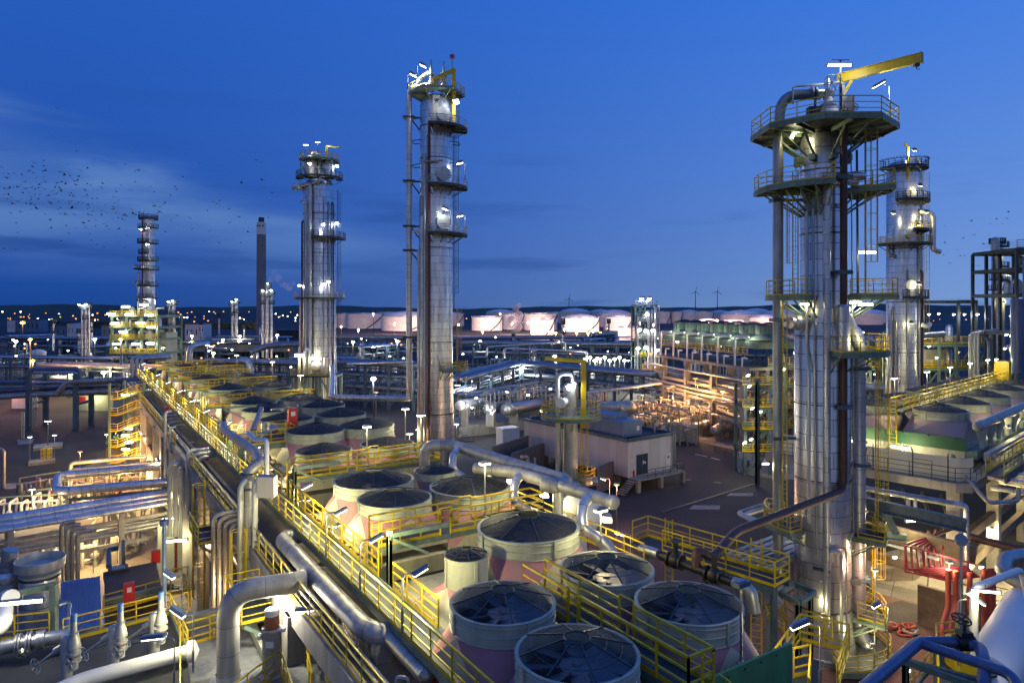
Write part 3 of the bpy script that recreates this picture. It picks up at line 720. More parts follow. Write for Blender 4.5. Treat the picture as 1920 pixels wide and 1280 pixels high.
# ------------------------------------------------------------------ process columns
class Tw:
    def __init__(s, name, label, cat, px, Y, group=None):
        s.px, s.Y, s.k = px, Y, Y/F; s.c = Vector(((px-CX)*Y/F, Y, 0)); s.t = thing(name, label, cat, s.c, group)
    def z(s, py): return H - (py - CY)*s.k
    def pt(s, px, py, dy=0.): return Vector(((px-CX)*s.k, s.Y + dy, s.z(py)))
    def body(s, prof, m='clad', n=40, name='shell'):
        mb = MB(); mb.lathe(s.c, prof, n); return mb.build(name, m, s.t)
    def rings(s, zs, r, m='galv', h=.12):
        for z in zs:
            mb = MB(); mb.lathe(s.c + UP*z, [(r-.02, -h/2), (r+.07, -h/2), (r+.07, h/2), (r-.02, h/2)], 40); mb.build('stiffener_ring', m, s.t)
    def pipe(s, pts, r, m='clad_pipe', bend=.8, n=12, name='pipe'):
        mb = MB(); mb.tube(pts, r, n, bend); return mb.build(name, m, s.t)
    def vpipe(s, ang, rad, z0, z1, r, m='clad_pipe', name='pipe', hook=True):
        """Pipe up the shell at the bearing, turning into the shell at its top."""
        d = Vector((math.cos(R(ang)), math.sin(R(ang)), 0)); p = s.c + d*rad
        pts = [p + UP*z0, p + UP*z1] + ([p + UP*z1 - d*1.2] if hook else []); mb = MB(); mb.tube(pts, r, 10, r*3)
        z = z0 + 2
        while z < z1: mb.beam(p + UP*z, p + UP*z - d*(rad-.9*rad + .4), .08, .06); z += 4.5
        return mb.build(name, m, s.t)
    def sector(s, r0, r1, z, a0, a1, rail='yellow', deck='grating', edge='steel_green', brackets=True, h=1.1, sides=False, n=None, railr=.028, name='platform', poly=None):
        full = a1 - a0 >= 359.9; n = n or max(3, int((a1-a0)/15))
        A = [R(a0 + (a1-a0)*i/n) for i in range(n + (0 if full else 1))]
        o = [Vector((math.cos(a), math.sin(a), 0)) for a in A]
        mb = MB()
        cnt = n
        for i in range(cnt):
            p, q = o[i], o[(i+1) % len(o)]
            for zz, rev in ((z, 0), (z-.06, 1)):
                f = [s.c + p*r0 + UP*zz, s.c + p*r1 + UP*zz, s.c + q*r1 + UP*zz, s.c + q*r0 + UP*zz]; mb.quad(*(f[::-1] if rev else f))
        pl = mb.build(name, deck, s.t)
        pl['_w'] = s.t['_w']
        mb = MB()
        for i in range(cnt):
            p, q = o[i], o[(i+1) % len(o)]; mb.beam(s.c + p*r1 + UP*(z-.13), s.c + q*r1 + UP*(z-.13), .08, .34)
        if not full:
            for p in (o[0], o[-1]): mb.beam(s.c + p*r0 + UP*(z-.13), s.c + p*r1 + UP*(z-.13), .08, .30)
        if brackets:
            st = max(1, len(o)//4)
            for p in o[::st]:
                mb.beam(s.c + p*(r0-.1) + UP*(z-.2), s.c + p*(r1-.1) + UP*(z-.2), .14, .2)
                mb.beam(s.c + p*(r0-.1) + UP*(z-.35-(r1-r0)*.5), s.c + p*(r0+(r1-r0)*.75) + UP*(z-.3), .1, .1)
        mb.build('platform_frame', edge, pl)
        mb = MB()
        path = [s.c + p*(r1-.05) + UP*z for p in o]
        if sides and not full: path = [s.c + o[0]*(r0+.3) + UP*z] + path + [s.c + o[-1]*(r0+.3) + UP*z]
        mb.rail(path, h, 1.5, railr, closed=full, toe=True); mb.build('railing', rail, pl)
        return pl
    def ladder(s, ang, rad, z0, z1, cage=True, m='yellow'):
        d = Vector((math.cos(R(ang)), math.sin(R(ang)), 0)); mb = MB(); mb.ladder(s.c + d*rad, z0, z1, d, cage); mb.build('ladder', m, s.t)

def tube_lamp(p, d, label, group, power=140, col=WARM, L=1.2, mt='lamp_tube', real=True, r=.07, drop=0., fix='galv'):
    """Fluorescent fitting: tray, end caps, glowing tube; hangs from the thing above it."""
    p = Vector(p); d = Vector(d).normalized(); t = thing('tube_lamp', label, 'lamp', p, group)
    m = MB(); m.box(p + UP*(r*1.1), (L, r*1.6, r*.6), math.atan2(d.y, d.x)); m.cyl(p - d*L*.52, p - d*L*.46, r*1.05, 8); m.cyl(p + d*L*.46, p + d*L*.52, r*1.05, 8)
    m.beam(p + UP*r, p + UP*(r+.25+drop), .04); m.build('fitting', fix, t)
    m = MB(); m.cyl(p - d*L*.46, p + d*L*.46, r*.85, 8); m.build('tube', mt, t)
    if real: light(p - UP*(r+.12), power, col, .25, t)
    return t

def flood(p, d, label, group, power=200, col=WARM, s=.35, mt='lamp_white', real=True):
    """Floodlight: square housing with a glowing face looking along d, on a stirrup."""
    p = Vector(p); d = Vector(d).normalized(); t = thing('floodlight', label, 'lamp', p, group)
    x = (UP if abs(d.z) < .95 else Vector((0,1,0))).cross(d).normalized(); y = d.cross(x); M3 = Matrix((x, y, d)).transposed()
    m = MB(); m.box(p, (s, s*.8, s*.4), M3=M3); m.box(p - d*s*.3, (s*.5, s*.5, s*.3), M3=M3); m.beam(p - x*s*.55 - UP*s*.6, p - x*s*.55, .04); m.beam(p + x*s*.55 - UP*s*.6, p + x*s*.55, .04); m.beam(p - x*s*.55 - UP*s*.6, p + x*s*.55 - UP*s*.6, .04)
    m.build('housing', 'galv', t)
    m = MB(); m.box(p + d*s*.22, (s*.9, s*.72, s*.08), M3=M3); m.build('lens', mt, t)
    if real: light(p + d*(s*.5+.1), power, col, .15, t)
    return t
TLG = 'lamps on the columns'

# ---- big column on the right
T1 = Tw('process_column', 'silver clad column nearest the camera, crowned by an octagonal platform with a yellow jib crane', 'column', 1542, 48)
k1 = T1.k; rl, ru = 1.84, 1.44
T1.body([(2.2, 0), (2.2, .25), (2.12, .3), (1.95, 2.0), (rl, 3.3), (rl, 22.2), (ru, 23.3), (ru, 35.6), (ru*.86, 36.3), (ru*.5, 36.75), (.3, 36.85)], 'clad', 56)
m = MB(); m.lathe(T1.c, [(2.5, 0), (2.5, .3), (2.2, .3)], 40); m.build('base_ring', 'concrete', T1.t)
T1.rings([3.35, 12.2, 17.4, 22.1], rl, 'steel_dark', .07); T1.rings([29.2, 33.6], ru, 'steel_dark', .07)
T1.rings([31.0], ru+.02, 'galv', .28)
zt = 36.45
pl = T1.sector(1.0, 4.75, zt, 22.5, 382.5, 'yellow', 'grating', 'steel_green', True, 1.15, n=8, railr=.032)
a = T1.c
m = MB()
for k in range(8):
    d = Vector((math.cos(R(45*k)), math.sin(R(45*k)), 0)); s_ = Vector((-d.y, d.x, 0))
    m.beam(a + d*1.5 + UP*(zt-.28), a + d*4.3 + UP*(zt-.28), .16, .28); m.beam(a + d*ru + UP*(zt-1.9), a + d*3.3 + UP*(zt-.45), .13, .13)
    m.box(a + d*(ru+.25) + UP*(zt-2.1), (.5, .4, .4), R(45*k))
m.build('platform_bracket', 'steel_green', T1.t)
# overhead line: leaves the top nozzle, bends over the railing, runs down the left side
pL = T1.pt(1462, 300, .3)
T1.pipe([a + Vector((-.3,-.4,38.9)), Vector((pL.x+.1, pL.y-.3, 39.0)), Vector((pL.x, pL.y, 36)), Vector((pL.x, pL.y, 5.2))], .36, 'pipe', 1.5, 18, 'overhead_pipe')
m = MB()
for py in (822, 600, 375): z_ = T1.z(py); m.box(Vector((pL.x, pL.y, z_)), (1.0, .85, .22)); m.beam(Vector((pL.x+.4, pL.y, z_)), a + Vector((-1.2, 0, z_)), .2, .2)
m.build('pipe_guide', 'steel_blue', T1.t)
# nozzle, valve, handwheel on the top platform
v0 = a + Vector((.15, -.6, zt))
m = MB(); m.lathe(v0, [(.75, 0), (.78, .3), (.7, 1.0), (.55, 1.45), (.5, 1.55), (.58, 1.56), (.58, 1.7), (.3, 1.75), (.28, 2.2)], 20); m.build('top_nozzle', 'white_paint', T1.t)
m = MB(); m.box(v0 + UP*2.35, (.6, .5, .55)); m.lathe(v0 + UP*2.6, [(.34, 0), (.34, .1), (.12, .12), (.10, .9), (.05, 1.0)], 14); m.cyl(v0 + Vector((-.9,0,2.5)), v0 + Vector((-.35,0,2.5)), .26, 12); m.cyl(v0 + Vector((-1.0,0,2.5)), v0 + Vector((-.88,0,2.5)), .42, 14); m.cyl(v0 + Vector((-1.25,0,2.5)), v0 + Vector((-1.12,0,2.5)), .42, 14)
vv = m.build('valve_body', 'galv', T1.t)
m = MB(); m.wheel(v0 + Vector((-.1,-.75,2.95)), (0,1,0), .55, .035); m.cyl(v0 + Vector((-.1,-.75,2.95)), v0 + Vector((-.1,-.3,2.95)), .05, 8); m.build('handwheel', 'white_paint', vv)
for dx, zz, rr in ((.75, 1.1, .28), (.95, .6, .25), (1.55, 1.35, .22), (1.65, .5, .26)):
    m = MB(); m.wheel(v0 + Vector((dx,-.6,zz)), (.2,1,0), rr, .022); m.build('handwheel', 'steel_dark', vv)
m = MB(); m.tube([v0 + Vector((-2.4,.2,1.8)), v0 + Vector((-2.4,.2,3.0)), v0 + Vector((1.1,.1,3.25)), v0 + Vector((1.1,.1,.2))], .08, 8, .3); m.build('vent_line', 'pipe_light', T1.t)
m = MB(); m.box(v0 + Vector((1.35,-.2,1.7)), (.55,.4,1.0)); m.build('junction_box', 'wall_panel', T1.t)
m = MB(); m.box(v0 + Vector((-.9,.2,.8)), (.9,.6,1.5)); m.tube([v0 + Vector((-1.1,-.4,.0)), v0 + Vector((-1.1,-.4,1.9)), v0 + Vector((-.6,-.3,2.2))], .09, 8, .2); m.build('drain_pot', 'steel_dark', T1.t)
# jib crane
cp = Vector((23.4, 48.4, zt)); ce = Vector((26.75, 44.5, 40.35))
cr = thing('jib_crane', 'yellow jib crane on the octagonal top platform of the nearest column', 'crane', cp)
m = MB(); m.ibeam(cp, (cp.x, cp.y, 40.1), .42, .36, .06); m.cyl(cp, cp + UP*1.6, .24, 14); m.box(cp + UP*.06, (.9,.9,.1)); m.build('post', 'yellow', cr)
m = MB(); dd = (ce - Vector((cp.x,cp.y,40.35))).normalized(); m.ibeam(Vector((cp.x,cp.y,40.35)) - dd*.35, ce, .66, .26, .05); m.box(ce - dd*.04, (.06,.5,.7), math.atan2(dd.y, dd.x)); m.beam(cp + UP*2.5, Vector((cp.x,cp.y,40.05)) + dd*.7, .1, .18); jib = m.build('jib', 'yellow', cr)
m = MB(); m.box(ce - dd*.35 - UP*.42, (.3,.26,.22)); m.tube([ce - dd*.35 - UP*.5, ce - dd*.35 - UP*.7, ce - dd*.25 - UP*.78, ce - dd*.18 - UP*.66], .03, 6); m.build('trolley', 'steel_dark', cr)
# the brown cold-vent pipe: down the face, elbow, then a sloping run to the valve gangway
T1.pipe([T1.pt(1556, 236, -2.0), T1.pt(1556, 905, -2.0), Vector((11.9, 36.2, 12.2)), Vector((9.6, 32.6, 12.1))], .24, 'pipe_brown', 1.0, 12, 'brown_pipe')
for py in (342, 513, 755): m = MB(); m.box(T1.pt(1556, py, -2.0), (.95, .5, .28)); m.box(T1.pt(1556, py, -1.7), (1.5, .2, .2)); m.build('pipe_clamp', 'steel_blue', T1.t)
m = MB(); m.lathe(T1.pt(1556, 655, -1.9), [(.45, 0), (.45, 3.0), (.32, 3.15)], 18); m.build('expansion_sleeve', 'clad_pipe', T1.t)
T1.pipe([T1.pt(1590, 348, -1.2), T1.pt(1527, 346, -1.9), T1.pt(1527, 1138, -1.9), T1.pt(1527, 1190, -1.6)], .24, 'clad_pipe', .5, 14)
T1.pipe([T1.pt(1600, 330, .6), T1.pt(1600, 338, -1.6), T1.pt(1518, 338, -1.6)], .26, 'clad_pipe', .5, 14)
T1.pipe([T1.pt(1500, 400, -1.1), T1.pt(1500, 650, -1.1), T1.pt(1497, 700, -1.7), T1.pt(1497, 965, -1.7)], .11, 'pipe_light', .4, 8)
T1.pipe([T1.pt(1508, 380, -1.4), T1.pt(1508, 1020, -1.95)], .08, 'galv', .4, 8)
T1.pipe([T1.pt(1530, 1012, -2.1), T1.pt(1550, 1014, -2.1), T1.pt(1550, 1180, -2.2)], .12, 'pipe_light', .3, 8)
T1.pipe([T1.pt(1525, 1006, -2.1), T1.pt(1559, 1007, -2.1), T1.pt(1559, 1185, -2.2)], .06, 'galv', .3, 8)
T1.pipe([T1.pt(1585, 260, -.8), T1.pt(1585, 420, -.9), T1.pt(1583, 1000, -1.3)], .05, 'galv', .3, 6)
T1.pipe([T1.pt(1565, 612, 0), T1.pt(1604, 618, -.3), T1.pt(1607, 690, -.3), T1.pt(1607, 1178, -.3), T1.pt(1622, 1208, -.6), T1.pt(1560, 1262, -4.5)], .42, 'clad_pipe', .7, 18, 'downcomer')
T1.pipe([T1.pt(1572, 590, -1.3), T1.pt(1590, 640, -1.5), T1.pt(1604, 660, -1.)], .3, 'clad_pipe', .7, 14)
T1.pipe([T1.pt(1590, 1212, -2), T1.pt(1622, 1228, -2.4), T1.pt(1640, 1300, -3)], .42, 'clad_warm', .9, 14, 'bottom_pipe')
m = MB()
for py in (690, 868, 1080): m.box(T1.pt(1600, py, -.2), (2.0, .3, .25)); m.box(T1.pt(1607, py, -.3), (1.15, 1.1, .2))
m.build('pipe_guide', 'steel_blue', T1.t)
m = MB(); m.ball(a + Vector((-rl-.1, -.6, 23.0)), .55, 14); m.cyl(a + Vector((-rl-.7,-.7,23.)), a + Vector((-.8,-.3,23.)), .42, 16); m.build('manway', 'clad_pipe', T1.t)
m = MB(); m.tube([T1.pt(1508, 1050, -1.4), T1.pt(1530, 1050, -2.1)], .12, 8); m.box(T1.pt(1588, 1078, -1.0), (.7,.5,.4)); m.build('nozzle', 'steel_dark', T1.t)
# platforms
T1.sector(1.5, 4.55, 32.3, 165, 255, 'yellow', sides=True)
T1.sector(1.5, 4.5, 32.3, 330, 395, 'yellow', sides=True)
T1.sector(1.5, 3.75, 24.85, 160, 230, 'yellow', sides=True)
T1.sector(1.5, 4.7, 24.9, 322, 400, 'yellow', sides=True)
T1.sector(1.95, 4.15, 21.1, 262, 378, 'yellow', sides=True)
T1.sector(2.0, 4.0, 8.4, 318, 400, 'yellow', sides=True)
T1.sector(2.0, 4.0, 2.9, 318, 392, 'yellow', sides=True)
T1.sector(2.3, 3.9, 8.9, 140, 215, 'yellow', sides=True)
T1.sector(2.4, 4.3, .6, 260, 400, 'yellow', sides=True, brackets=False)
T1.ladder(338, 2.7, 24.9, 37.4); T1.ladder(205, 2.6, 24.8, 33.4); T1.ladder(196, 3.1, 9., 24.9, False); T1.ladder(352, 3.4, 3.0, 9.4); T1.ladder(352, 3.6, 8.4, 22.0)
m = MB(); m.beam(T1.pt(1620, 275, 1), T1.pt(1622, 560, 1), .12); m.build('cable_tray', 'steel_dark', T1.t)
tube_lamp(T1.pt(1558, 134, -1.2), (1,0,0), 'bright tube lamp on a pole over the top platform of the nearest column', TLG, 210, COOL, 1.7, r=.10)
m = MB(); p_ = T1.pt(1562, 131, -1.1); m.beam((p_.x, p_.y, zt), p_ + UP*.25, .07); m.beam(p_ + Vector((-.6,0,.28)), p_ + Vector((.6,0,.28)), .05); tag(m.build('lamp_pole', 'steel_dark'), 'thin dark pole carrying the tube lamp over the octagonal platform', 'pole')
crook_lamp(T1.pt(1656, 218, -.8), 1.9, (-1,-.3,0), 'bright lamp on a crook pole at the right of the octagonal platform', TLG, 260, COOL, head=(1.15,.22,.14), tilt=-.5)
flood(T1.pt(1483, 250, -.6), (.6,-.7,-.5), 'upper one of two floodlights under the octagonal platform', TLG, 60, WARM, .4)
flood(T1.pt(1474, 260, -.9), (.6,-.7,-.5), 'lower one of two floodlights under the octagonal platform', TLG, 60, WARM, .4)
tube_lamp(T1.pt(1625, 473, 0), (1,0,0), 'tube lamp above the right middle platform of the nearest column', TLG, 110, WARM, 1.3, r=.11)
tube_lamp(T1.pt(1600, 571, -1.6), (1,0,0), 'tube lamp under the right middle platform, nearer one', TLG, 80, WARM, 1.1, r=.09)
tube_lamp(T1.pt(1617, 567, 1.), (1,0,0), 'tube lamp under the right middle platform, farther one', TLG, 200, WARM, .9, r=.1)
tube_lamp(T1.pt(1496, 570, -1.2), (1,0,0), 'tube lamp under the left middle platform of the nearest column', TLG, 90, WARM, .8, r=.08)
flood(T1.pt(1508, 1118, -2.9), (0,1,.4), 'floodlight shining on the left foot of the nearest column', TLG, 90, WARM, .25)
flood(T1.pt(1594, 1170, -3.0), (-.2,1,.3), 'floodlight shining on the flared skirt of the nearest column', TLG, 150, WARM, .3)
tube_lamp(T1.pt(1636, 1022, .5), (1,.2,0), 'tube lamp under the right lower platform of the nearest column', TLG, 240, WARM, 1.1, r=.09)
tube_lamp(T1.pt(1445, 875, 1.), (1,0,0), 'lamp at the top of the caged ladder left of the nearest column', TLG, 200, WARM, .5)
flood(T1.pt(1590, 640, -2.6), (.3,.9,.3), 'small floodlight on the platform with the white elbow', TLG, 150, WARM, .2)

# ---- tall column in the middle
T2 = Tw('process_column', 'tallest silver column in the middle with a side pipe and three balconies on its right', 'column', 818, 105)
r2 = 2.5
T2.body([(2.85, 0), (2.75, 6), (2.62, 10), (r2, 20), (r2, 55), (2.2, 56), (1.4, 56.6), (.3, 56.8)], 'clad', 48)
T2.rings([18.9, 33.2, 46.8, 51.7], r2, 'steel_dark', .12); T2.rings([8.], 2.72, 'steel_dark', .2)
c2 = T2.c; zt2 = 57.0
T2.sector(1.6, 4.4, zt2, 10, 370, 'yellow', 'steel_green', 'steel_green', True, 1.15, n=6, railr=.045)
for py in (243, 352, 440):
    pl = T2.sector(r2, 4.8, T2.z(py), 262, 382, 'galv', 'steel_dark', 'steel_dark', True, 1.1, sides=True, railr=.04)
    a_ = R(296); d = Vector((math.cos(a_), math.sin(a_), 0)); m = MB(); m.lathe(c2 + d*(r2-.2) + UP*(T2.z(py)+1.6), [(.95, 0), (.95, .9), (1.1, .9), (1.1, 1.1), (.01, 1.15)], 20, axis=d); m.build('manway', 'pipe_light', T2.t)
    m = MB(); p = c2 + Vector((math.cos(R(322)), math.sin(R(322)), 0))*4.6 + UP*T2.z(py); m.beam(p + UP*-.2, p + UP*2.4, .28, .1); m.build('davit', 'galv', T2.t)
px_, py_ = T2.pt(768, 300).x, 105.
T2.pipe([Vector((c2.x-.8, 104, 57.9)), Vector((px_, 104.4, 57.9)), Vector((px_, 104.6, 10.2)), Vector((px_-.2, 104.6, 10.2)), T2.pt(620, 746, .5), T2.pt(572, 722, 16), T2.pt(545, 712, 24)], .46, 'clad_pipe', 2.0, 16, 'overhead_pipe')
m = MB()
for py in (222, 341, 425, 470, 632): z_ = T2.z(py); m.box((px_, 104.6, z_), (1.8, 1.3, .3)); m.beam((px_, 104.6, z_), (c2.x-2, 104.9, z_), .25); m.beam((px_+.3, 104.6, z_-.2), (c2.x-2, 104.9, z_-2.6), .2)
m.build('pipe_guide', 'steel_dark', T2.t)
T2.vpipe(238, r2+.3, 1, 47, .2, 'pipe_light'); T2.vpipe(252, r2+.25, 1, 51.6, .13, 'pipe_red', 'red_pipe'); T2.vpipe(246, r2+.25, 1, 50, .08, 'galv'); T2.vpipe(228, r2+.35, 1, 38, .3, 'clad_pipe'); T2.vpipe(215, r2+.3, 1, 41, .14, 'pipe'); T2.vpipe(205, r2+.3, 1, 33, .25, 'clad_pipe')
T2.pipe([T2.pt(778, 436, -1.5), T2.pt(845, 434, -3.2)], .26, 'clad_pipe'); T2.pipe([T2.pt(790, 310, -2.6), T2.pt(835, 309, -3)], .13, 'pipe')
m = MB(); m.beam(T2.pt(821, 188, -2.55), T2.pt(821, 246, -2.6), 1.0, .12); m.build('name_plate', 'wall_panel', T2.t)
for py, s_ in ((265, -1), (310, -1), (268, 1), (308, 1)):
    m = MB(); z_ = T2.z(py); m.tube([c2 + Vector((s_*2.3, -1, z_)), c2 + Vector((s_*3.6, -1.2, z_-.2)), c2 + Vector((s_*3.6, 1.2, z_-.2)), c2 + Vector((s_*2.3, 1., z_))], .07, 6, .7); m.build('hoop_bracket', 'steel_dark', T2.t)
T2.sector(2.7, 4.9, 14.8, 290, 372, 'yellow', 'steel_green', 'steel_green', sides=True, railr=.05); T2.ladder(345, 3.4, 14.8, 24.); T2.ladder(20, 2.8, 24, 57, True, 'steel_dark')
# relief valves, crane, warning ball at the top
for px, dx in ((810, -.3), (833, .2)):
    m = MB(); p = T2.pt(px, 168, -1.0 + dx); m.lathe(Vector((p.x, p.y, zt2)), [(.55, 0), (.6, .8), (.5, 1.4), (.3, 1.6), (.3, 2.3), (.55, 2.4), (.55, 2.6), (.3, 2.8), (.22, 3.4), (.1, 4.6), (.06, 4.7)], 14); m.build('relief_valve', 'galv', T2.t)
m = MB(); m.tube([T2.pt(785, 162, -1.2), T2.pt(790, 152, -1.2), T2.pt(806, 140, -1.)], .32, 10, .8); m.tube([T2.pt(818, 162, -.6), T2.pt(820, 152, -.6), T2.pt(830, 142, -.8)], .3, 10, .8); m.build('discharge_pipe', 'clad_warm', T2.t)
m = MB(); p = T2.pt(852, 178, -1.); m.beam((p.x, p.y, 51.5), T2.pt(852, 133, -1.), .55, .5); m.beam(T2.pt(854, 135, -1.), T2.pt(815, 160, -2.5), .35, .6); m.build('davit_crane', 'yellow', T2.t)
m = MB(); m.tube([T2.pt(849, 133, -1), T2.pt(849, 118, -1)], .05, 6); m.build('mast', 'steel_dark', T2.t)
m = MB(); p = T2.pt(849, 111, -1); 
for k in range(3): 
    q = Matrix.Rotation(k*1.05, 3, 'Z'); m.tube([p + q @ Vector((.38*math.cos(b_), 0, .38*math.sin(b_))) for b_ in [2*math.pi*i/14 for i in range(14)]], .06, 5, closed=True)
m.ball(p, .2, 8); m.build('warning_ball', 'red', T2.t)
for px, py, nm, dx in ((790, 133, 'higher lamp at the top left of the tallest column', 1), (772, 150, 'lower lamp at the top left of the tallest column', 1)):
    crook_lamp(T2.pt(px-4, py+26, -2), 2.2, (1,-.2,0), nm, TLG, 700, COOL, head=(1.0,.6,.35), tilt=-.5, pole='steel_dark', r=.05)
flood(T2.pt(858, 198, -2.4), (-.2,-.6,-.8), 'lamp under the top platform of the tallest column', TLG, 400, COOL, .9)
for py, nm in ((310, 'middle'), (408, 'lowest')): crook_lamp(T2.pt(873, py+30, -1), 2.6, (-1,-.3,0), f'crook lamp on the {nm} balcony of the tallest column', TLG, 180, COOL, head=(.9,.55,.35), tilt=-.2, r=.07)
crook_lamp(T2.pt(849, 428, -4), 2.4, (-1,-.3,0), 'lamp beside the manway of the lowest balcony of the tallest column', TLG, 180, COOL, head=(.9,.5,.3), r=.06)
flood(T2.pt(826, 207, -5), (0,1,-.3), 'lamp over the manway of the highest balcony of the tallest column', TLG, 120, COOL, .6)

# ---- left-hand column with two domes on top
T3 = Tw('process_column', 'wide silver column left of the middle with a lit top deck of domed vessels', 'column', 599, 150)
r3 = 3.5; c3 = T3.c
T3.body([(3.9, 0), (3.8, 8), (r3, 18), (r3, 50.5), (2.6, 52)], 'clad_fine', 44)
T3.rings([44.5, 36, 27], r3, 'steel_dark', .12)
for py, a0, a1, ro in ((335, 190, 375, 5.0), (447, 268, 385, 5.6), (558, 0, 360, 5.4)):
    T3.sector(r3, ro, T3.z(py), a0, a1, 'steel_dark' if py != 558 else 'galv', 'steel_dark', 'steel_dark', True, 1.2, sides=py != 558, railr=.06)
T3.sector(0.5, 4.3, T3.z(302), 200, 380, 'yellow', 'steel_green', 'steel_green', True, 1.2, railr=.06)
m = MB(); m.lathe(T3.pt(588, 335, -1), [(1.7, 0), (1.7, 3.2), (1.5, 4.0), (1.0, 4.6), (.01, 4.9)], 20); m.build('domed_vessel', 'clad_warm', T3.t)
m = MB(); m.lathe(T3.pt(615, 335, -.5), [(1.6, 0), (1.6, 2.6), (1.3, 3.4), (.7, 3.9), (.01, 4.0)], 20); m.build('domed_vessel', 'clad_fine', T3.t)
m = MB(); m.lathe(T3.pt(592, 302, -.5), [(1.3, 0), (1.3, .9), (.9, 1.6), (.01, 1.9)], 16); m.build('domed_vessel', 'clad_warm', T3.t)
m = MB(); m.beam(T3.pt(613, 300, 0), T3.pt(613, 273, 0), .45); m.beam(T3.pt(613, 274, 0), T3.pt(641, 281, -2), .3, .4); m.build('davit_crane', 'yellow', T3.t)
m = MB(); m.beam(T3.pt(558, 297, 0), T3.pt(632, 303, 0), .25); m.beam(T3.pt(560, 298, 0), T3.pt(570, 318, 0), .25)
for x in (570, 580, 605, 628): m.beam(T3.pt(x, 335, -2.5), T3.pt(x, 300, -2.5), .22)
m.build('top_frame', 'steel_green', T3.t)
T3.pipe([T3.pt(558, 352, -1), T3.pt(592, 350, -4.2), T3.pt(592, 620, -4.2), T3.pt(592, 700, -4.4)], .4, 'pipe_light', 1.0); T3.pipe([T3.pt(572, 382, -3), T3.pt(584, 381, -4), T3.pt(584, 540, -4), T3.pt(584, 720, -4.3)], .28, 'pipe_light', .8)
m = MB(); m.lathe(T3.pt(562, 352, -1), [(1.3, -.6), (1.5, 0), (1.3, .6)], 12); m.build('nozzle', 'clad_pipe', T3.t)
T3.vpipe(212, r3+.3, 1, 43, .2, 'pipe_red', 'red_pipe'); T3.vpipe(300, r3+.25, 1, 48, .1, 'galv'); T3.vpipe(318, r3+.3, 1, 47, .16, 'pipe'); T3.vpipe(335, r3+.3, 1, 47, .16, 'pipe_brown')
T3.pipe([T3.pt(605, 318, -3), T3.pt(610, 335, -4), T3.pt(609, 346, -4), T3.pt(592, 350, -3.6)], .28, 'pipe_light', .8)
T3.ladder(355, r3+.6, 15, 50, True, 'steel_dark'); T3.pipe([T3.pt(566, 760, 0), T3.pt(566, 560, 0)], .5, 'clad_pipe')
for px, py, nm in ((576, 274, 'left lamp above the top deck of the wide left column'), (598, 269, 'right lamp above the top deck of the wide left column')):
    mast_lamp(T3.pt(px, 302, -1), 24+(578-py)*T3.k - T3.z(302), nm, TLG, 500, COOL, head=1.0, r=.08, pole='steel_dark')
for px, py, nm, pw in ((634, 312, 'lamp at the right end of the top deck of the wide left column', 600), (634, 418, 'lamp over the small right balcony of the wide left column', 900), (564, 534, 'lamp over the left of the ring platform on the wide left column', 800), (628, 528, 'lamp over the right of the ring platform on the wide left column', 1100), (621, 533, 'small lamp over the ring platform on the wide left column', 700), (618, 425, 'lamp against the shell of the wide left column', 500), (594, 315, 'lamp among the domes of the wide left column', 500)):
    flood(T3.pt(px, py, -5.2 if 570 < px < 632 else -1), (0,-.4,-1), nm, TLG, pw*.45, COOL, .7)
# its service structure at the foot
t = thing('equipment_platform', 'lit equipment platform at the foot of the wide left column', 'platform', T3.pt(612, 745, -8)); t['_w'] = tuple(T3.pt(612, 745, -8))
m = MB()
for x in (576, 600, 625, 650):
    for dy in (-10, -5): m.beam(T3.pt(x, 790, dy), T3.pt(x, 697, dy), .5)
for x0, x1, y0, y1 in ((576, 600, 745, 700), (625, 650, 700, 745)): m.beam(T3.pt(x0, y0, -10), T3.pt(x1, y1, -10), .25)
m.build('frame', 'steel_green', t)
m = MB(); b0, b1 = T3.pt(574, 697, -7.5), T3.pt(652, 697, -7.5); m.box((b0+b1)/2, ((b1-b0).length, 6, .3)); m.build('deck', 'grating', t)
m = MB(); m.rail([T3.pt(574, 695, -10.4), T3.pt(652, 695, -10.4)], 1.2, 1.6, .07); m.build('railing', 'yellow', t)
m = MB(); p = T3.pt(616, 680, -9); m.lathe(p, [(.01, -1.1), (.9, -1.0), (1.1, -.6), (1.1, .6), (.9, 1.), (.01, 1.1)], 18, axis=(0,-1,.1)); m.build('vessel_head', 'white_paint', t)
m = MB()
for x, h in ((585, 660), (594, 652), (603, 662), (630, 665)): m.tube([T3.pt(x, 745, -9), T3.pt(x, h, -9), T3.pt(x+6, h-2, -8)], .3, 8, .8)
m.build('riser', 'pipe_light', t)
for px, py, nm in ((618, 666, 'right'), (589, 660, 'left')): tube_lamp(T3.pt(px, py, -10), (1,0,0), f'{nm} lamp on the equipment platform at the foot of the wide left column', TLG, 450, WARM, 2.2, r=.35)
flood(T3.pt(601, 735, -11), (0,1,0), 'lamp low between the legs of the lit equipment platform', TLG, 900, WARM, .8)

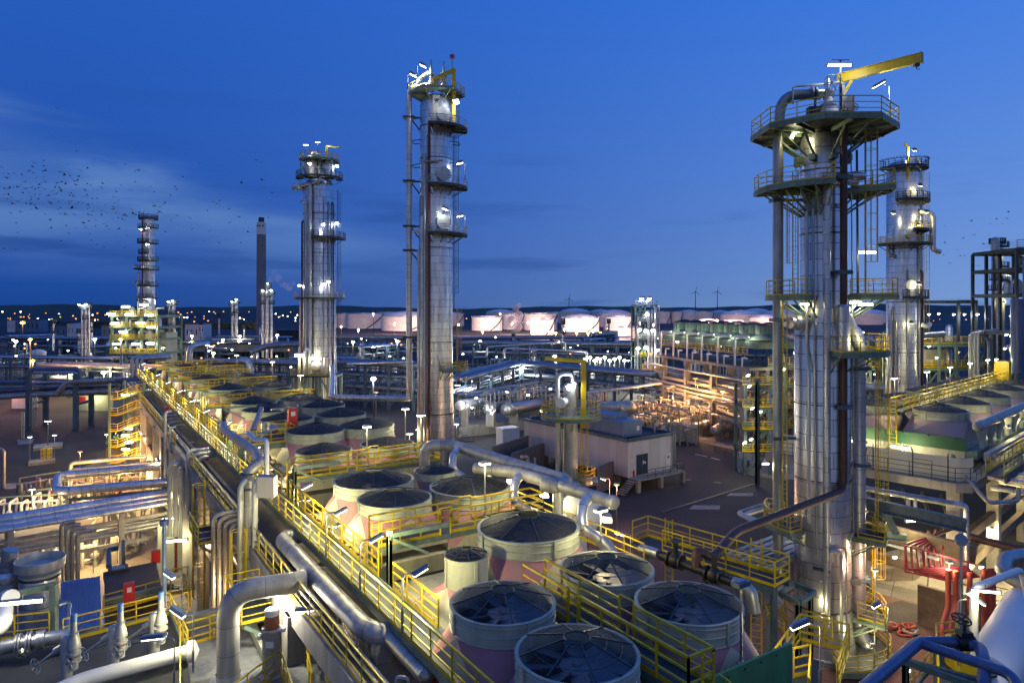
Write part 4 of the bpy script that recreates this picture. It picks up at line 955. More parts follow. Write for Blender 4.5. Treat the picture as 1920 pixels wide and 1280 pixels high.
# ---- column behind the nearest one
T5 = Tw('process_column', 'silver column behind the nearest one, with birds along its top platform', 'column', 1693, 110)
r5 = 2.4; c5 = T5.c
T5.body([(2.9, 0), (2.75, 8), (r5, 15), (r5, 46), (1.9, 47.4), (.3, 47.9)], 'clad', 40); T5.rings([17, 25, 33.5], r5, 'steel_dark', .12)
for py, a0, a1, ro in ((316, 175, 365, 3.6), (378, 225, 380, 3.8), (458, 175, 330, 4.1), (432, 270, 370, 3.7), (557, 240, 375, 3.6)):
    T5.sector(r5, ro, T5.z(py), a0, a1, 'yellow' if py in (458, 432) else 'steel_dark', 'steel_dark', 'steel_dark', True, 1.1, sides=True, railr=.045)
T5.pipe([T5.pt(1700, 300, 0), T5.pt(1722, 298, -.5), T5.pt(1722, 740, -.5)], .36, 'clad_pipe', 1.2)
T5.pipe([T5.pt(1708, 400, -2), T5.pt(1735, 402, -2), T5.pt(1735, 470, -2), T5.pt(1748, 475, -2)], .42, 'clad_pipe', 1.6); T5.pipe([T5.pt(1652, 348, 0), T5.pt(1668, 346, -1.5)], .5, 'clad_pipe')
T5.pipe([T5.pt(1658, 456, -1), T5.pt(1660, 480, -1), T5.pt(1668, 482, -1.5)], .3, 'pipe'); T5.vpipe(300, r5+.2, 1, 38, .12, 'galv'); T5.vpipe(255, r5+.25, 1, 30, .16, 'pipe'); T5.vpipe(320, r5+.3, 1, 30, .16, 'pipe_brown'); T5.vpipe(205, r5+.3, 1, 24, .2, 'pipe'); T5.vpipe(220, r5+.3, 1, 22, .12, 'galv')
T5.pipe([T5.pt(1707, 607, -3), T5.pt(1716, 612, -3.4), T5.pt(1722, 606, -3)], .35, 'white_paint', .6)
m = MB(); m.beam(T5.pt(1685, 340, -2.6), T5.pt(1685, 282, -2.6), .3); m.beam(T5.pt(1685, 283, -2.6), T5.pt(1678, 276, -2.6), .25); m.build('davit_crane', 'yellow', T5.t)
for py in (366, 440, 535): m = MB(); m.lathe(T5.pt(1688, py, -2.2), [(.7, 0), (.7, .6), (.8, .6), (.8, .75), (.01, .8)], 16, axis=(0,-1,0)); m.build('manway', 'white_paint', T5.t)
T5.ladder(330, r5+.5, 18, 46, True, 'yellow')
for i, (px, py, nm, pw) in enumerate(((1690, 290, 'lamp on top', 500), (1700, 354, 'lamp against the shell below the top platform', 450), (1652, 404, 'left lamp on a bracket', 300), (1712, 402, 'lamp at the looped pipe', 450), (1697, 425, 'lamp above the middle platform', 450), (1698, 532, 'lamp above the lower balcony', 450), (1684, 603, 'brightest lamp low on the shell', 700))):
    flood(T5.pt(px, py, -3.6), (0,.5,-.8), f'{nm} of the column with the birds', TLG, pw*.4, WARM if i != 0 else COOL, .6)

# ---- slim far columns
def slim(name, label, px, Y, ytop, ybot, wpx, plats, m='clad_fine', extra=()):
    T = Tw(name, label, 'column', px, Y); r = wpx*T.k/2; zb, zt_ = max(0, T.z(ybot)), T.z(ytop)
    T.body([(r, zb), (r, zt_-r*.4), (r*.7, zt_-r*.1), (.05, zt_)], m, 20)
    for py, s_, w in plats:
        T.sector(r, r + w*T.k, T.z(py), *((185, 300) if s_ < 0 else (240, 355) if s_ == 1 else (0, 360)), 'steel_dark', 'steel_dark', 'steel_dark', False, 1.2, railr=.07)
    for dx, y0, y1, rr, mt in extra: T.pipe([T.pt(px+dx, y0, -r*.9), T.pt(px+dx, y1, -r*.9)], rr, mt, 0, 8)
    return T
S4 = slim('process_column', 'slim far column with many small balconies on a brightly lit block at left', 278, 230, 405, 592, 23, [(410, 2, 5), (428, 1, 9), (432, -1, 4), (455, -1, 7), (457, 1, 9), (475, -1, 5), (490, -1, 7), (489, 1, 9), (504, -1, 13), (506, 1, 10), (534, -1, 10), (536, 1, 9), (558, 1, 8), (563, -1, 8)], extra=[(-5, 408, 590, .25, 'pipe_red'), (4, 490, 590, .5, 'pipe_light'), (-13, 510, 590, .4, 'pipe_light'), (1, 405, 590, .45, 'clad_pipe')])
for i, (px, py) in enumerate(((270, 434), (287, 430), (287, 459), (286, 491), (265, 505), (287, 507), (264, 536), (286, 538), (287, 562))): flood(S4.pt(px, py-3, -3), (0,.7,-.5), f'{ORD[i]} small lamp from the top of the slim far column with balconies', TLG, 500, COOL, .45)
S6 = slim('process_column', 'dark far column with lamps at the right edge, near the frame', 1870, 190, 450, 690, 19, [(455, 2, 4), (462, 1, 9), (476, 1, 8), (500, 1, 9), (524, -1, 7), (526, 1, 10), (543, -1, 8), (543, 1, 8)], 'clad', extra=[(-12, 452, 690, .35, 'steel_dark'), (-4, 460, 690, .3, 'clad_pipe'), (6, 560, 690, .3, 'pipe')])
for i, (px, py) in enumerate(((1876, 476), (1878, 515), (1876, 534), (1878, 554), (1868, 566))): flood(S6.pt(px, py, -3), (0,.6,-.6), f'{ORD[i]} lamp from the top of the dark far column at right', TLG, 700, WARM, .9)
for px, Y, yt, yb, w, nm in ((154, 220, 572, 700, 4, 'leftmost of a cluster of thin stacks at left'), (161, 220, 573, 700, 5, 'middle one of a cluster of thin stacks at left'), (167, 220, 571, 690, 3, 'rightmost of a cluster of thin stacks at left'), (436, 270, 566, 632, 5, 'left one of a pair of short bright columns'), (443, 270, 562, 632, 6, 'right one of a pair of short bright columns'), (493, 260, 545, 670, 5, 'leftmost of three slim columns before the chimney'), (501, 260, 532, 672, 7, 'middle one of three slim columns before the chimney'), (509, 260, 545, 672, 5, 'rightmost of three slim columns before the chimney'), (318, 240, 566, 640, 6, 'short slim column right of the brightly lit block'), (325, 240, 564, 640, 7, 'taller slim column right of the brightly lit block')):
    T = slim('slim_column', nm, px, Y, yt, yb, w, [(yt+6, 2, 4), (yt+24, 1, 4)] if w > 4 else [(yt+4, 2, 3)], 'clad_fine')
    flood(T.pt(px + w*.6, yt-1, -2), (0,-.6,-.8), f'lamp on top of the {nm}', TLG, 500, COOL, .75)
# chimney
t = thing('chimney', 'tall round concrete chimney with a white painted top section', 'chimney', Q(490, 640, 520) * 1); base = Vector((Q(490, 640, 520).x, 520, 0)); t.location = base; t['_w'] = tuple(base); kk = 520/F
zc = lambda py: H - (py-CY)*kk
m = MB(); m.lathe(base, [(9*kk, 0), (8.2*kk, zc(440))], 32); m.build('shaft', 'chimney', t)
m = MB(); m.lathe(base, [(8.25*kk, zc(440)), (8.1*kk, zc(417)), (7.4*kk, zc(416.9))], 32); m.build('white_band', 'tank_white', t)
m = MB(); m.lathe(base, [(5.2*kk, zc(417.5)), (5.2*kk, zc(408)), (4.6*kk, zc(408)), (4.4*kk, zc(414))], 24); m.build('liner', 'steel_dark', t)
m = MB()
for a_ in (230, 270, 310): m.box(base + Vector((8.25*kk*math.cos(R(a_)), 8.25*kk*math.sin(R(a_)), zc(424))), (1., 1., 1.), R(a_))
m.build('beacon', 'steel_dark', t)
# ------------------------------------------------------------------ foreground, lower left
def one(name, label, cat, mt, mb, group=None, loc=None): return tag(mb.build(name, mt, loc=loc), label, cat, group)
# the big grey pipe: riser, elbow, branch, run under the walkway
g0 = P(442, 1290, 8.2); zb = 11.95
e1 = P(428, 1110, zb); tee = P(574, 1088, zb); ta = P(527, 1010, zb); tb = P(684, 1180, zb); tc_ = P(728, 1192, zb - .1); 
t = thing('large_pipe', 'thick grey pipe rising from the platform and running beside the walkway', 'pipe', (e1.x, e1.y, 8.2))
m = MB(); m.tube([Vector((e1.x, e1.y, 8.2)), Vector((e1.x, e1.y, zb)), tee], .46, 24, 1.1); m.build('riser', 'pipe_seam', t)
m = MB(); m.tube([ta + V*1.3, ta, tb, tc_, tc_ + V*1.0], .40, 24, .95); m.build('header', 'pipe_seam', t)
m = MB(); m.tube([tc_ - U*.1, tc_ - U*3.1 - UP*.05, tc_ - U*3.25], .27, 16, .3); m.lathe(tc_ - U*3.2, [(.27, 0), (.22, .15), (.1, .24), (.01, .26)], 14, axis=-U); m.build('stub', 'clad_warm', t)
m = MB(); m.lathe(Vector((e1.x, e1.y, 8.2)), [(.75, 0), (.75, .06), (.5, .1), (.5, .35)], 24); m.build('collar', 'pipe_light', t)
m = MB(); q = tb.lerp(tc_, .8); m.box((q.x-.05, q.y-.1, 11.25), (.62, .5, .85), ANG); one('pipe_pedestal', 'concrete pedestal block under the bend of the thick grey pipe', 'pedestal', 'concrete', m)
m = MB(); q = ta.lerp(tb, .35); m.box((q.x-1.0, q.y-.6, 9.6), (.5, .5, 3.4), ANG); m.box((q.x-.1, q.y, 11.35), (2.2, .3, .3), ANG); one('pipe_support', 'concrete post and arm under the tee of the thick grey pipe', 'support', 'concrete', m)

# steel platform round the riser
zp = 8.2
def L2(px, py, z=zp): return P(px, py, z)
corner = [L2(338, 1215), L2(498, 1166), L2(560, 1160), L2(650, 1225), L2(720, 1330), L2(340, 1400)]
t = thing('steel_platform', 'grey steel platform with yellow railings around the foot of the thick grey pipe', 'platform', L2(480, 1250))
m = MB(); m.prism([(p.x, p.y) for p in corner], zp-.08, zp); m.build('deck', 'grey_deck', t)
m = MB()
for a_, b_ in zip(corner, corner[1:] + corner[:1]): m.beam(a_ - UP*.22, b_ - UP*.22, .12, .3)
for p in corner: m.beam((p.x, p.y, 0), (p.x, p.y, zp-.1), .3)
m.build('frame', 'steel_green', t)
for pts in ([L2(338, 1400), L2(338, 1215), L2(498, 1166)], [L2(498, 1166), L2(560, 1160), L2(650, 1225), L2(724, 1330)]):
    m = MB(); m.rail(pts, 1.1, 1.2, .03); m.build('railing', 'yellow', t)
up = [P(590, 1212, 8.9), P(660, 1200, 8.9), P(770, 1330, 8.9), P(640, 1340, 8.9)]
t = thing('stair_landing', 'upper grey landing with yellow rails right of the small vent stack', 'platform', up[0])
m = MB(); m.prism([(p.x, p.y) for p in up], 8.82, 8.9); m.build('deck', 'grey_deck', t)
m = MB(); m.rail([up[3], up[0], up[1], up[2]], 1.1, 1.2, .03); m.build('railing', 'yellow', t)
m = MB(); m.rail([P(585, 1310, 8.2), P(575, 1250, 8.4), P(588, 1215, 8.9)], 1.05, 1., .03); m.rail([P(632, 1345, 8.9), P(598, 1222, 8.9)], 1.1, 1.0, .03); m.build('stair_rail', 'yellow', t)
m = MB()
for p in up: m.beam((p.x, p.y, 0), (p.x, p.y, 8.8), .25)
m.build('leg', 'steel_green', t)
m = MB(); m.rail([P(430, 1340, 8.2), P(525, 1262, 8.2), P(548, 1330, 8.2)], 1.05, 1.2, .03); one('guard_rail', 'yellow guard rail at the bottom edge before the small vent stack', 'railing', 'yellow', m)
# small vent stack, rusty neck, lamp above it
b = L2(510, 1262)
t = thing('vent_stack', 'short grey vent stack with a rusty neck under a bright lamp', 'stack', b)
m = MB(); m.lathe(b, [(.62, 0), (.62, .05), (.41, .09), (.40, 1.85), (.43, 1.9), (.43, 1.97), (.33, 2.0)], 28); m.build('jacket', 'pipe_seam', t)
m = MB(); m.lathe(b, [(.32, 1.95), (.30, 2.55)], 24); m.cur = 1; m.lathe(b, [(.30, 2.55), (.31, 2.75), (.27, 2.8), (.26, 2.6)], 24); m.build('neck', ['rust', 'white_paint'], t)
m = MB(); m.box(b + Vector((.05, -.43, 1.45)), (.34, .02, .26)); m.build('sign_plate', 'white_paint', t)
m = MB(); m.box(b + Vector((.05, -.42, 1.12)), (.22, .08, .24)); m.build('box', 'galv', t)
m = MB(); m.cyl(b + Vector((.35,-.1,1.95)), b + Vector((.6,-.1,1.95)), .1, 10); m.cyl(b + Vector((-.35,-.2,1.7)), b + Vector((-.5,-.2,1.7)), .12, 10); m.build('lug', 'white_paint', t)
tube_lamp(b + Vector((-.08, .35, 3.25)), (1,.25,0), 'brightest tube lamp, right above the short vent stack', 'lamps in the lower left', 900, (1,.93,.72), 1.1, r=.09)
# pipe loops behind the stack
t = thing('pipe_loops', 'row of grey U-bent pipes behind the short vent stack', 'pipes', P(560, 1215, 8.2))
for k in range(4):
    a_ = P(552 + k*16, 1240 - k*2, 8.2); m = MB(); m.tube([Vector((a_.x, a_.y, 6)), Vector((a_.x, a_.y, 10.1 - k*.12)), Vector((a_.x, a_.y, 10.1 - k*.12)) + V*.9 + U*.5, Vector((a_.x, a_.y, 6)) + V*.9 + U*.5], .13, 10, .3); m.build('pipe', 'pipe_light', t)
a_ = P(545, 1200, 8.2); m = MB(); m.tube([Vector((a_.x, a_.y, 6)), Vector((a_.x, a_.y, 10.8)), Vector((a_.x, a_.y, 10.8)) + V*1.5], .16, 12, .5); m.build('pipe', 'pipe_light', t)
a_ = P(582, 1180, 8.2); m = MB(); m.tube([Vector((a_.x, a_.y, 6)), Vector((a_.x, a_.y, 11.3)), Vector((a_.x, a_.y, 11.3)) + V*1.7], .10, 10, .4); m.build('pipe', 'galv', t)
crook_lamp(P(606, 1275, 8.2), 3.0, (-1, .05, 0), 'lamp on a thin pole turned left over the upper landing', 'lamps in the lower left', 120, head=(.85,.2,.12), tilt=-.1)
crook_lamp(P(634, 1262, 8.9), 2.4, (1, -.25, 0), 'blue hooded lamp on a crook pole over the upper landing', 'lamps in the lower left', 120, head=(.62,.22,.12), tilt=.5)
crook_lamp(P(706, 1330, 8.9), 1.6, (.2,-1,0), 'blue hooded lamp at the bottom edge below the concrete pedestal', 'lamps in the lower left', 60, head=(.6,.24,.12))
crook_lamp(P(362, 1260, 8.6), 2.5, (-1, .2, 0), 'blue hooded lamp beside the platform corner, nearer one', 'lamps in the lower left', 260, head=(.7,.26,.14), tilt=.5)
crook_lamp(P(341, 1180, 8.6), 2.6, (-1, .2, 0), 'blue hooded lamp beside the platform corner, farther one', 'lamps in the lower left', 120, head=(.6,.24,.13), tilt=.5)
crook_lamp(P(327, 1300, 8.8), 2.2, (-1, .1, 0), 'unlit looking lamp with a blue hood over the white header pipe', 'lamps in the lower left', 30, head=(1.0,.24,.13), tilt=-.15)
m = MB(); q = P(803, 1310, 10.9); m.box(q + UP*.3, (.5,.4,.8), ANG); one('red_box', 'red box at the bottom edge below the walkway', 'box', 'red', m)
# machinery left of the riser: green beam, cream tank, frames
t = thing('pump_skid', 'cream and green pump skid glimpsed behind the yellow platform railing', 'machine', P(400, 1215, 6.4))
m = MB(); m.beam(P(345, 1170, 7.6), P(520, 1130, 7.6), .35, .9); m.beam(P(455, 1135, 8.6), P(500, 1230, 8.4), .3, .4); m.build('frame', 'cream', t)
m = MB(); m.cyl(P(355, 1200, 7.0), P(395, 1190, 7.0), .55, 18); m.cyl(P(405, 1190, 7.), P(475, 1175, 7.), .3, 14); m.build('motor', 'concrete', t)
m = MB(); m.box(P(420, 1250, 7.2), (1.5, 1.2, 1.6), ANG); m.build('cover', 'wall_panel', t)
m = MB(); m.cyl(P(360, 1262, 8.0), P(412, 1248, 8.0), .2, 12); m.cyl(P(412, 1248, 8.0), P(424, 1245, 8.0), .3, 12); m.build('valve', 'galv', t)

# roof with three white valve stacks and the white header pipe
zr = 8.6
rf = [P(-120, 1230, zr), P(150, 1195, zr), P(318, 1150, zr), P(350, 1225, zr), P(372, 1400, zr), P(-160, 1400, zr)]
t = thing('pump_house', 'flat dark roof slab carrying the white valves in the lower left corner', 'building', P(150, 1240, zr))
m = MB(); m.prism([(p.x, p.y) for p in rf], zr-.35, zr); m.build('roof', 'roof_dark', t)
m = MB(); cx_ = sum((p for p in rf), Vector())/6; m.prism([(cx_.x+(p.x-cx_.x)*.93, cx_.y+(p.y-cx_.y)*.93) for p in rf], 0, zr-.36); m.build('wall', 'concrete', t)
m = MB(); m.beam(rf[1] + UP*.05, rf[2] + UP*.05, .1, .25); m.beam(rf[2] + UP*.05, rf[3] + UP*.05, .1, .25); m.build('kerb', 'steel_green', t)
m = MB(); m.rail([P(118, 1205, zr), P(318, 1152, zr), P(352, 1228, zr)], 1.1, 1.4, .03); m.build('railing', 'yellow', t)
for a_, b_ in (((100, 1225), (135, 1217)), ((165, 1215), (200, 1205)), ((250, 1190), (285, 1180)), ((240, 1205), (275, 1197))):
    m = MB(); m.beam(P(*a_, zr+.02), P(*b_, zr+.02), .35, .03); m.build('roof_panel', 'steel_dark', t)
hz = zr + .55
t = thing('valve_header', 'white header pipe with three upright relief valves and blue caps', 'pipe', P(220, 1265, zr))
m = MB(); m.tube([P(60, 1318, hz), P(150, 1275, hz), P(350, 1222, hz)], .30, 18, .6); m.lathe(P(350, 1222, hz), [(.30, 0), (.45, .02), (.45, .3), (.3, .4), (.01, .5)], 16, axis=(.9,.43,0)); m.build('header', 'white_paint', t)
for k, (px, py) in enumerate(((138, 1262), (226, 1239), (302, 1213))):
    b = P(px, py, hz); s_ = thing('relief_valve', None, None, b); s_.parent = t; s_.location = b - Vector(t['_w']); s_['_w'] = tuple(b)
    m = MB(); m.lathe(b, [(.17, .2), (.17, .5), (.27, .5), (.27, .57), (.18, .58), (.18, .80), (.27, .80), (.27, .88), (.19, .9), (.20, 1.02), (.27, 1.06), (.27, 1.12), (.25, 1.13), (.22, 1.38), (.15, 1.52), (.15, 1.6), (.18, 1.6), (.18, 1.66), (.125, 1.67), (.115, 2.15)], 18); m.lathe(b + Vector((-.30,0,0)), [(.22,-.2), (.22,1.3), (.16,1.5), (.01,1.56)], 14); m.build('valve_body', 'pipe_light', s_)
    m = MB(); m.lathe(b, [(.125, 2.12), (.12, 2.42), (.10, 2.45), (.01, 2.45)], 14); m.build('cap', 'roof_blue', s_)
    m = MB(); m.lathe(b, [(.205, .68), (.205, .8)], 14); m.build('rust_band', 'rust', s_)
    m = MB(); m.wheel(b + Vector((.12,-.42,.62)), (.1,-1,.1), .24, .02); m.cyl(b + Vector((.1,-.42,.62)), b + Vector((0,-.1,.62)), .05, 8); m.build('handwheel', 'galv', s_)
    m = MB(); m.wheel(b + Vector((-1.35,-.3,.45)), (-.8,-.2,-.4), .30, .02); m.cyl(b + Vector((-1.3,-.3,.5)), b + Vector((-.25,0,1.25)), .05, 8); m.cyl(b + Vector((-.7,-.1,.95)), b + Vector((-.3,0,1.2)), .13, 10); m.build('actuator', 'galv', s_)
t = thing('flanged_pipe', 'horizontal white pipe with a flanged valve at the left edge', 'pipe', P(40, 1215, zr))
m = MB(); m.tube([P(-60, 1225, 9.4), P(40, 1205, 9.4), P(128, 1190, 9.4), P(138, 1200, 9.0)], .3, 16, .4)
for px in (30, 36, 50, 56): c_ = P(px, 1214 - (px-0)*.2, 9.4); m.lathe(c_, [(.3, 0), (.45, 0), (.45, .07), (.3, .07)], 18, axis=(1,.45,0))
m.cyl(P(68, 1200, 9.4), P(84, 1197, 9.4), .4, 16); m.build('pipe', 'galv', t)
m = MB(); m.wheel(P(42, 1225, 9.1), (.3,-.8,-.5), .26, .02); m.cyl(P(42, 1225, 9.1), P(40, 1205, 9.4), .09, 8); m.build('handwheel', 'galv', t)
m = MB(); m.tube([P(-40, 1190, 10.2), P(5, 1172, 10.2), P(8, 1120, 10.6), P(20, 1120, 10.9)], .36, 18, .9); one('elbow_pipe', 'fat white lit elbow pipe at the left edge of the photo', 'pipe', 'white_paint', m)
tube_lamp(P(42, 1128, 11.4), (1,.25,0), 'long lit tube lamp over the fat white elbow at the left edge', 'lamps in the lower left', 110, (1,.90,.62), 1.7, r=.1)
m = MB(); m.beam(P(-40, 1128, 10.6), P(104, 1096, 10.6), .2, .3); m.beam(P(101, 1097, 10.7), P(101, 1240, 7.4), .3, .26); one('portal_frame', 'pale green portal frame in front of the flared stack', 'frame', 'steel_green', m)
m = MB(); m.rail([P(-40, 1205, 8.7), P(92, 1190, 8.7)], 1.1, 1.2, .03); one('guard_rail', 'yellow guard rail below the portal frame at the left edge', 'railing', 'yellow', m)
m = MB(); m.tube([P(128, 1240, 8.6), P(130, 1128, 9.8), P(110, 1134, 9.8)], .09, 8, .25); one('conduit', 'thin grey bent conduit before the blue corrugated roof', 'pipe', 'galv', m)
m = MB(); m.tube([P(308, 1160, 8.6), Vector((P(308,1160,8.6).x, P(308,1160,8.6).y, 13.2))], .10, 8); b = P(308, 1160, 8.6); m.lathe(Vector((b.x,b.y,13.2)), [(.1, 0), (.2, .05), (.22, .3), (.01, .4)], 12); one('vent_post', 'slim blue grey post with a round cap beside the red cabinet', 'post', 'pipe_blue', m)
# flared stack
b = Vector((P(75, 1180, 6.).x, P(75, 1180, 6.).y, 2.)); s_ = b.y/F
t = thing('flared_stack', 'stubby round silver stack with a wide flared rim', 'stack', b)
z_ = lambda py: H - (py-CY)*s_
m = MB(); m.lathe(b, [(33*s_, 0), (33*s_, z_(1085)-2), (31*s_, z_(1078)-2)], 32); m.build('shell', 'clad', t)
m = MB(); m.lathe(b, [(33*s_, z_(1080)-2), (33*s_, z_(1072)-2)], 32); m.lathe(b, [(33*s_, z_(1072)-2), (40*s_, z_(1063)-2)], 32); m.lathe(b, [(40*s_, z_(1063)-2), (41*s_, z_(1046)-2), (39.5*s_, z_(1046)-2), (38*s_, z_(1060)-2)], 32); m.lathe(b, [(38*s_, z_(1060)-2), (.01, z_(1060)-2)], 32); m.build('flared_rim', 'pipe_light', t)
m = MB(); m.lathe(b, [(33.5*s_, z_(1081)-2), (33.5*s_, z_(1076)-2)], 32); m.build('band', 'steel_dark', t)
b = P(14, 1130, 7.5); m = MB(); m.cyl(b - UP*3, b + UP*2., .45, 18); m.tube([b + UP*2, b + UP*3.0 + Vector((.2,0,0))], .38, 16); m.lathe(b, [(.7, 1.4), (.7, 1.6), (.5, 1.8)], 16); m.box(b + Vector((.2,-.3,.9)), (1.1,.9,.7)); one('exhaust', 'short round exhaust with a slanted dark mouth at the left edge', 'stack', 'clad_pipe', m)
# blue corrugated roof
t = thing('corrugated_roof', 'small shed with a blue corrugated roof between stack and dark hut', 'shed', P(150, 1140, 6.5))
A_, B2, C2, D2 = P(108, 1092, 7.3), P(188, 1080, 7.3), P(193, 1176, 7.9), P(108, 1190, 7.9)
m = MB(); n = 26
for i in range(n):
    for j, s0 in ((0, 0.), (1, .06)):
        pass
    f0, f1, fm = i/n, (i+1)/n, (i+.5)/n
    for a0, a1, h0, h1 in ((f0, fm, 0, .07), (fm, f1, .07, 0)):
        m.quad(D2.lerp(C2, a0) + UP*h0, D2.lerp(C2, a1) + UP*h1, A_.lerp(B2, a1) + UP*h1, A_.lerp(B2, a0) + UP*h0)
m.build('roof', 'roof_blue', t)
m = MB(); m.prism([(p.x, p.y) for p in (A_, B2, C2, D2)], 0, 7.2); m.build('wall', 'wall_panel', t)
# dark hut with red cabinets
zh = 5.6
hp = [P(193, 1072, zh), P(293, 1052, zh), P(306, 1118, zh), P(205, 1140, zh)]
t = thing('analyser_hut', 'dark flat roofed hut with a skylight behind the red cabinet', 'building', P(245, 1095, 0))
m = MB(); m.prism([(p.x, p.y) for p in hp], zh-.3, zh); m.build('roof', 'roof_dark', t)
cx_ = sum(hp, Vector())/4; m = MB(); m.prism([(cx_.x+(p.x-cx_.x)*.95, cx_.y+(p.y-cx_.y)*.95) for p in hp], 0, zh-.31); m.build('wall', 'concrete_brown', t)
q = P(222, 1070, zh); m = MB(); m.box(q + UP*.12, (1.2, 1.1, .24), ANG); m.cur = 1; m.box(q + UP*.26, (.8,.7,.05), ANG); m.build('skylight', ['steel_dark', 'galv'], t)
m = MB(); m.beam(P(195, 1128, 6.6), P(325, 1098, 6.6), .3, .3); one('green_beam', 'dark green beam in front of the flat roofed hut', 'beam', 'steel_green', m)
q = P(242, 1128, 7.6)
t = thing('red_cabinet', 'red fire equipment cabinet in front of the dark hut', 'cabinet', q)
m = MB(); m.box(q + UP*.5, (.55, .4, 1.15), ANG); m.build('body', 'red', t)
m = MB(); m.box(q + UP*.75 - U*.21, (.22, .02, .26), ANG); m.build('sign', 'white_paint', t)
q = P(292, 1043, 5.2); m = MB(); m.box(q, (.6, .4, .9), ANG); one('small_red_cabinet', 'small red cabinet beyond the dark hut', 'cabinet', 'red', m)
m = MB(); m.rail([P(195, 1150, 6.), P(345, 1108, 6.), P(358, 1140, 6.2)], 1.1, 1.2, .03); one('guard_rail', 'yellow guard rail below the red cabinet', 'railing', 'yellow', m)
m = MB(); m.rail([P(318, 1175, 6.4), P(352, 1162, 6.4), P(352, 1110, 6.4), P(320, 1116, 6.4)], 1.6, 1.0, .03); one('yellow_cage', 'yellow railed cage beside the blue grey post', 'railing', 'yellow', m)
t = thing('ground_manifold', 'low manifold of orange lit pipes below the red cabinet', 'pipes', P(250, 1165, 3))
for k in range(6):
    m = MB(); a_ = P(205 + k*20, 1160 - k*5, 3.5); m.tube([Vector((a_.x, a_.y, 0)), a_ + UP*1.2, a_ + UP*1.2 + V*1.0 - U*.5], .12, 8, .3); m.build('pipe', 'pipe_light', t)
tube_lamp(P(242, 1140, 5.0), (1,.2,0), 'orange white tube lamp under the red cabinet', 'lamps in the lower left', 520, (1,.7,.4), 1.3, r=.09)
t = thing('fan_blower', 'dark blower with a round blue inlet on the hut roof', 'machine', P(226, 1045, zh))
m = MB(); m.tube([P(204, 1062, zh), P(204, 1045, zh) + UP*.6, P(222, 1042, zh) + UP*.6], .18, 10, .3); m.cyl(P(228, 1048, zh) + UP*.5, P(234, 1047, zh) + UP*.5, .9, 18); m.build('casing', 'steel_blue', t)

# ------------------------------------------------------------------ left pipe racks
def prack(name, label, a, b, levels, w, ncol, colm='concrete', base=0., colw=.5, brace=False, group=None, up=True, zl=None):
    """Pipe rack from a to b (ground points): legs, crossbeams, and per level a list of (offset, height, radius, material)."""
    a, b = Vector(a), Vector(b); a.z = b.z = base; d = (b-a).normalized(); s = Vector((-d.y, d.x, 0)); t = thing(name, label, 'pipe rack', a, group); L = (b-a).length
    top = max(z for z, _ in levels)
    for i in range(ncol):
        p = a + d*(L*(i+.5)/ncol if ncol > 1 else L/2)
        for k in (-1, 1):
            m = MB(); m.box(p + s*k*w/2 + UP*(top+.1-base)/2, (colw, colw, top+.1-base), math.atan2(d.y, d.x)); m.build('column', colm, t)
        m = MB()
        for z, _ in levels: m.beam(p - s*(w/2+.3) + UP*(z-base-.2), p + s*(w/2+.3) + UP*(z-base-.2), colw*.7, .4)
        m.build('crossbeam', colm, t)
    m = MB()
    for k in (-1, 1):
        for z, _ in levels: m.beam(a + s*k*w/2 + UP*(z-base-.62), b + s*k*w/2 + UP*(z-base-.62), colw*.5, .3)
    if brace:
        for i in range(ncol-1):
            p, q = a + d*(L*(i+.5)/ncol), a + d*(L*(i+1.5)/ncol); m.beam(p - s*w/2 + UP*.3, q - s*w/2 + UP*(top-base-.5), .16)
    m.build('tie_beam', colm, t)
    for z, pipes in levels:
        for off, r, mt in pipes:
            m = MB(); m.tube([a - d*.8 + s*off + UP*(z-base+r), b + d*.8 + s*off + UP*(z-base+r)], r, 10); m.build('pipe', mt, t)
    return t
# rack with the thick blue lit pipes crossing the lower left
la, lb = P(-160, 1040, 4.6), P(352, 952, 4.6); la.z = lb.z = 0
prack('pipe_rack', 'low concrete rack with thick blue reflecting pipes at the lower left', la, lb, [(3.6, [(-1.5,.2,'pipe'), (-.6,.26,'pipe_light'), (.8,.2,'pipe')]), (5.6, [(-1.7,.22,'clad_pipe'), (-1.1,.22,'clad_pipe'), (-.3,.30,'clad_pipe'), (.7,.5,'clad_pipe'), (1.6,.3,'clad_pipe')])], 3.8, 5, colw=.45)
t = thing('loop_pipe', 'long hairpin pipe loop lit orange from below in the left yard', 'pipe', P(120, 905, 6.8))
m = MB(); m.tube([P(362, 868, 6.8), P(108, 892, 6.8), P(106, 922, 6.8), P(362, 899, 6.8)], .42, 16, 1.3); m.build('pipe', 'clad_pipe', t)
m = MB(); q = P(288, 875, 6.8); q2 = P(288, 910, 6.8)
m.beam(P(128, 925, 6.8) - UP*.5, P(128, 925, 6.8) - UP*6.7, .4); m.beam(P(302, 908, 6.8) - UP*.5, P(302, 908, 6.8) - UP*6.7, .4); m.beam(P(302, 876, 6.8) - UP*.5, P(302, 876, 6.8) - UP*6.7, .35)
m.beam(P(128, 925, 6.8) - UP*.6, P(302, 908, 6.8) - UP*.6, .2, .3); m.beam(P(135, 930, 6.8) - UP*5, P(210, 918, 6.8) - UP*.7, .22); m.beam(P(290, 909, 6.8) - UP*5, P(215, 917, 6.8) - UP*.7, .22); m.beam(P(225, 890, 6.8) - UP*.6, P(225, 918, 6.8) - UP*.6, .2, .3); m.build('support', 'steel_green', t)
t = thing('ring_pipes', 'second pair of pinkish pipes behind the hairpin loop', 'pipes', P(200, 870, 6))
for py, r in ((868, .25), (880, .2), (893, .2)):
    m = MB(); m.tube([P(132, py, 5.2) - UP*3, P(132, py, 5.2), P(330, py-18, 5.2)], r, 10, .5); m.build('pipe', 'clad_warm', t)
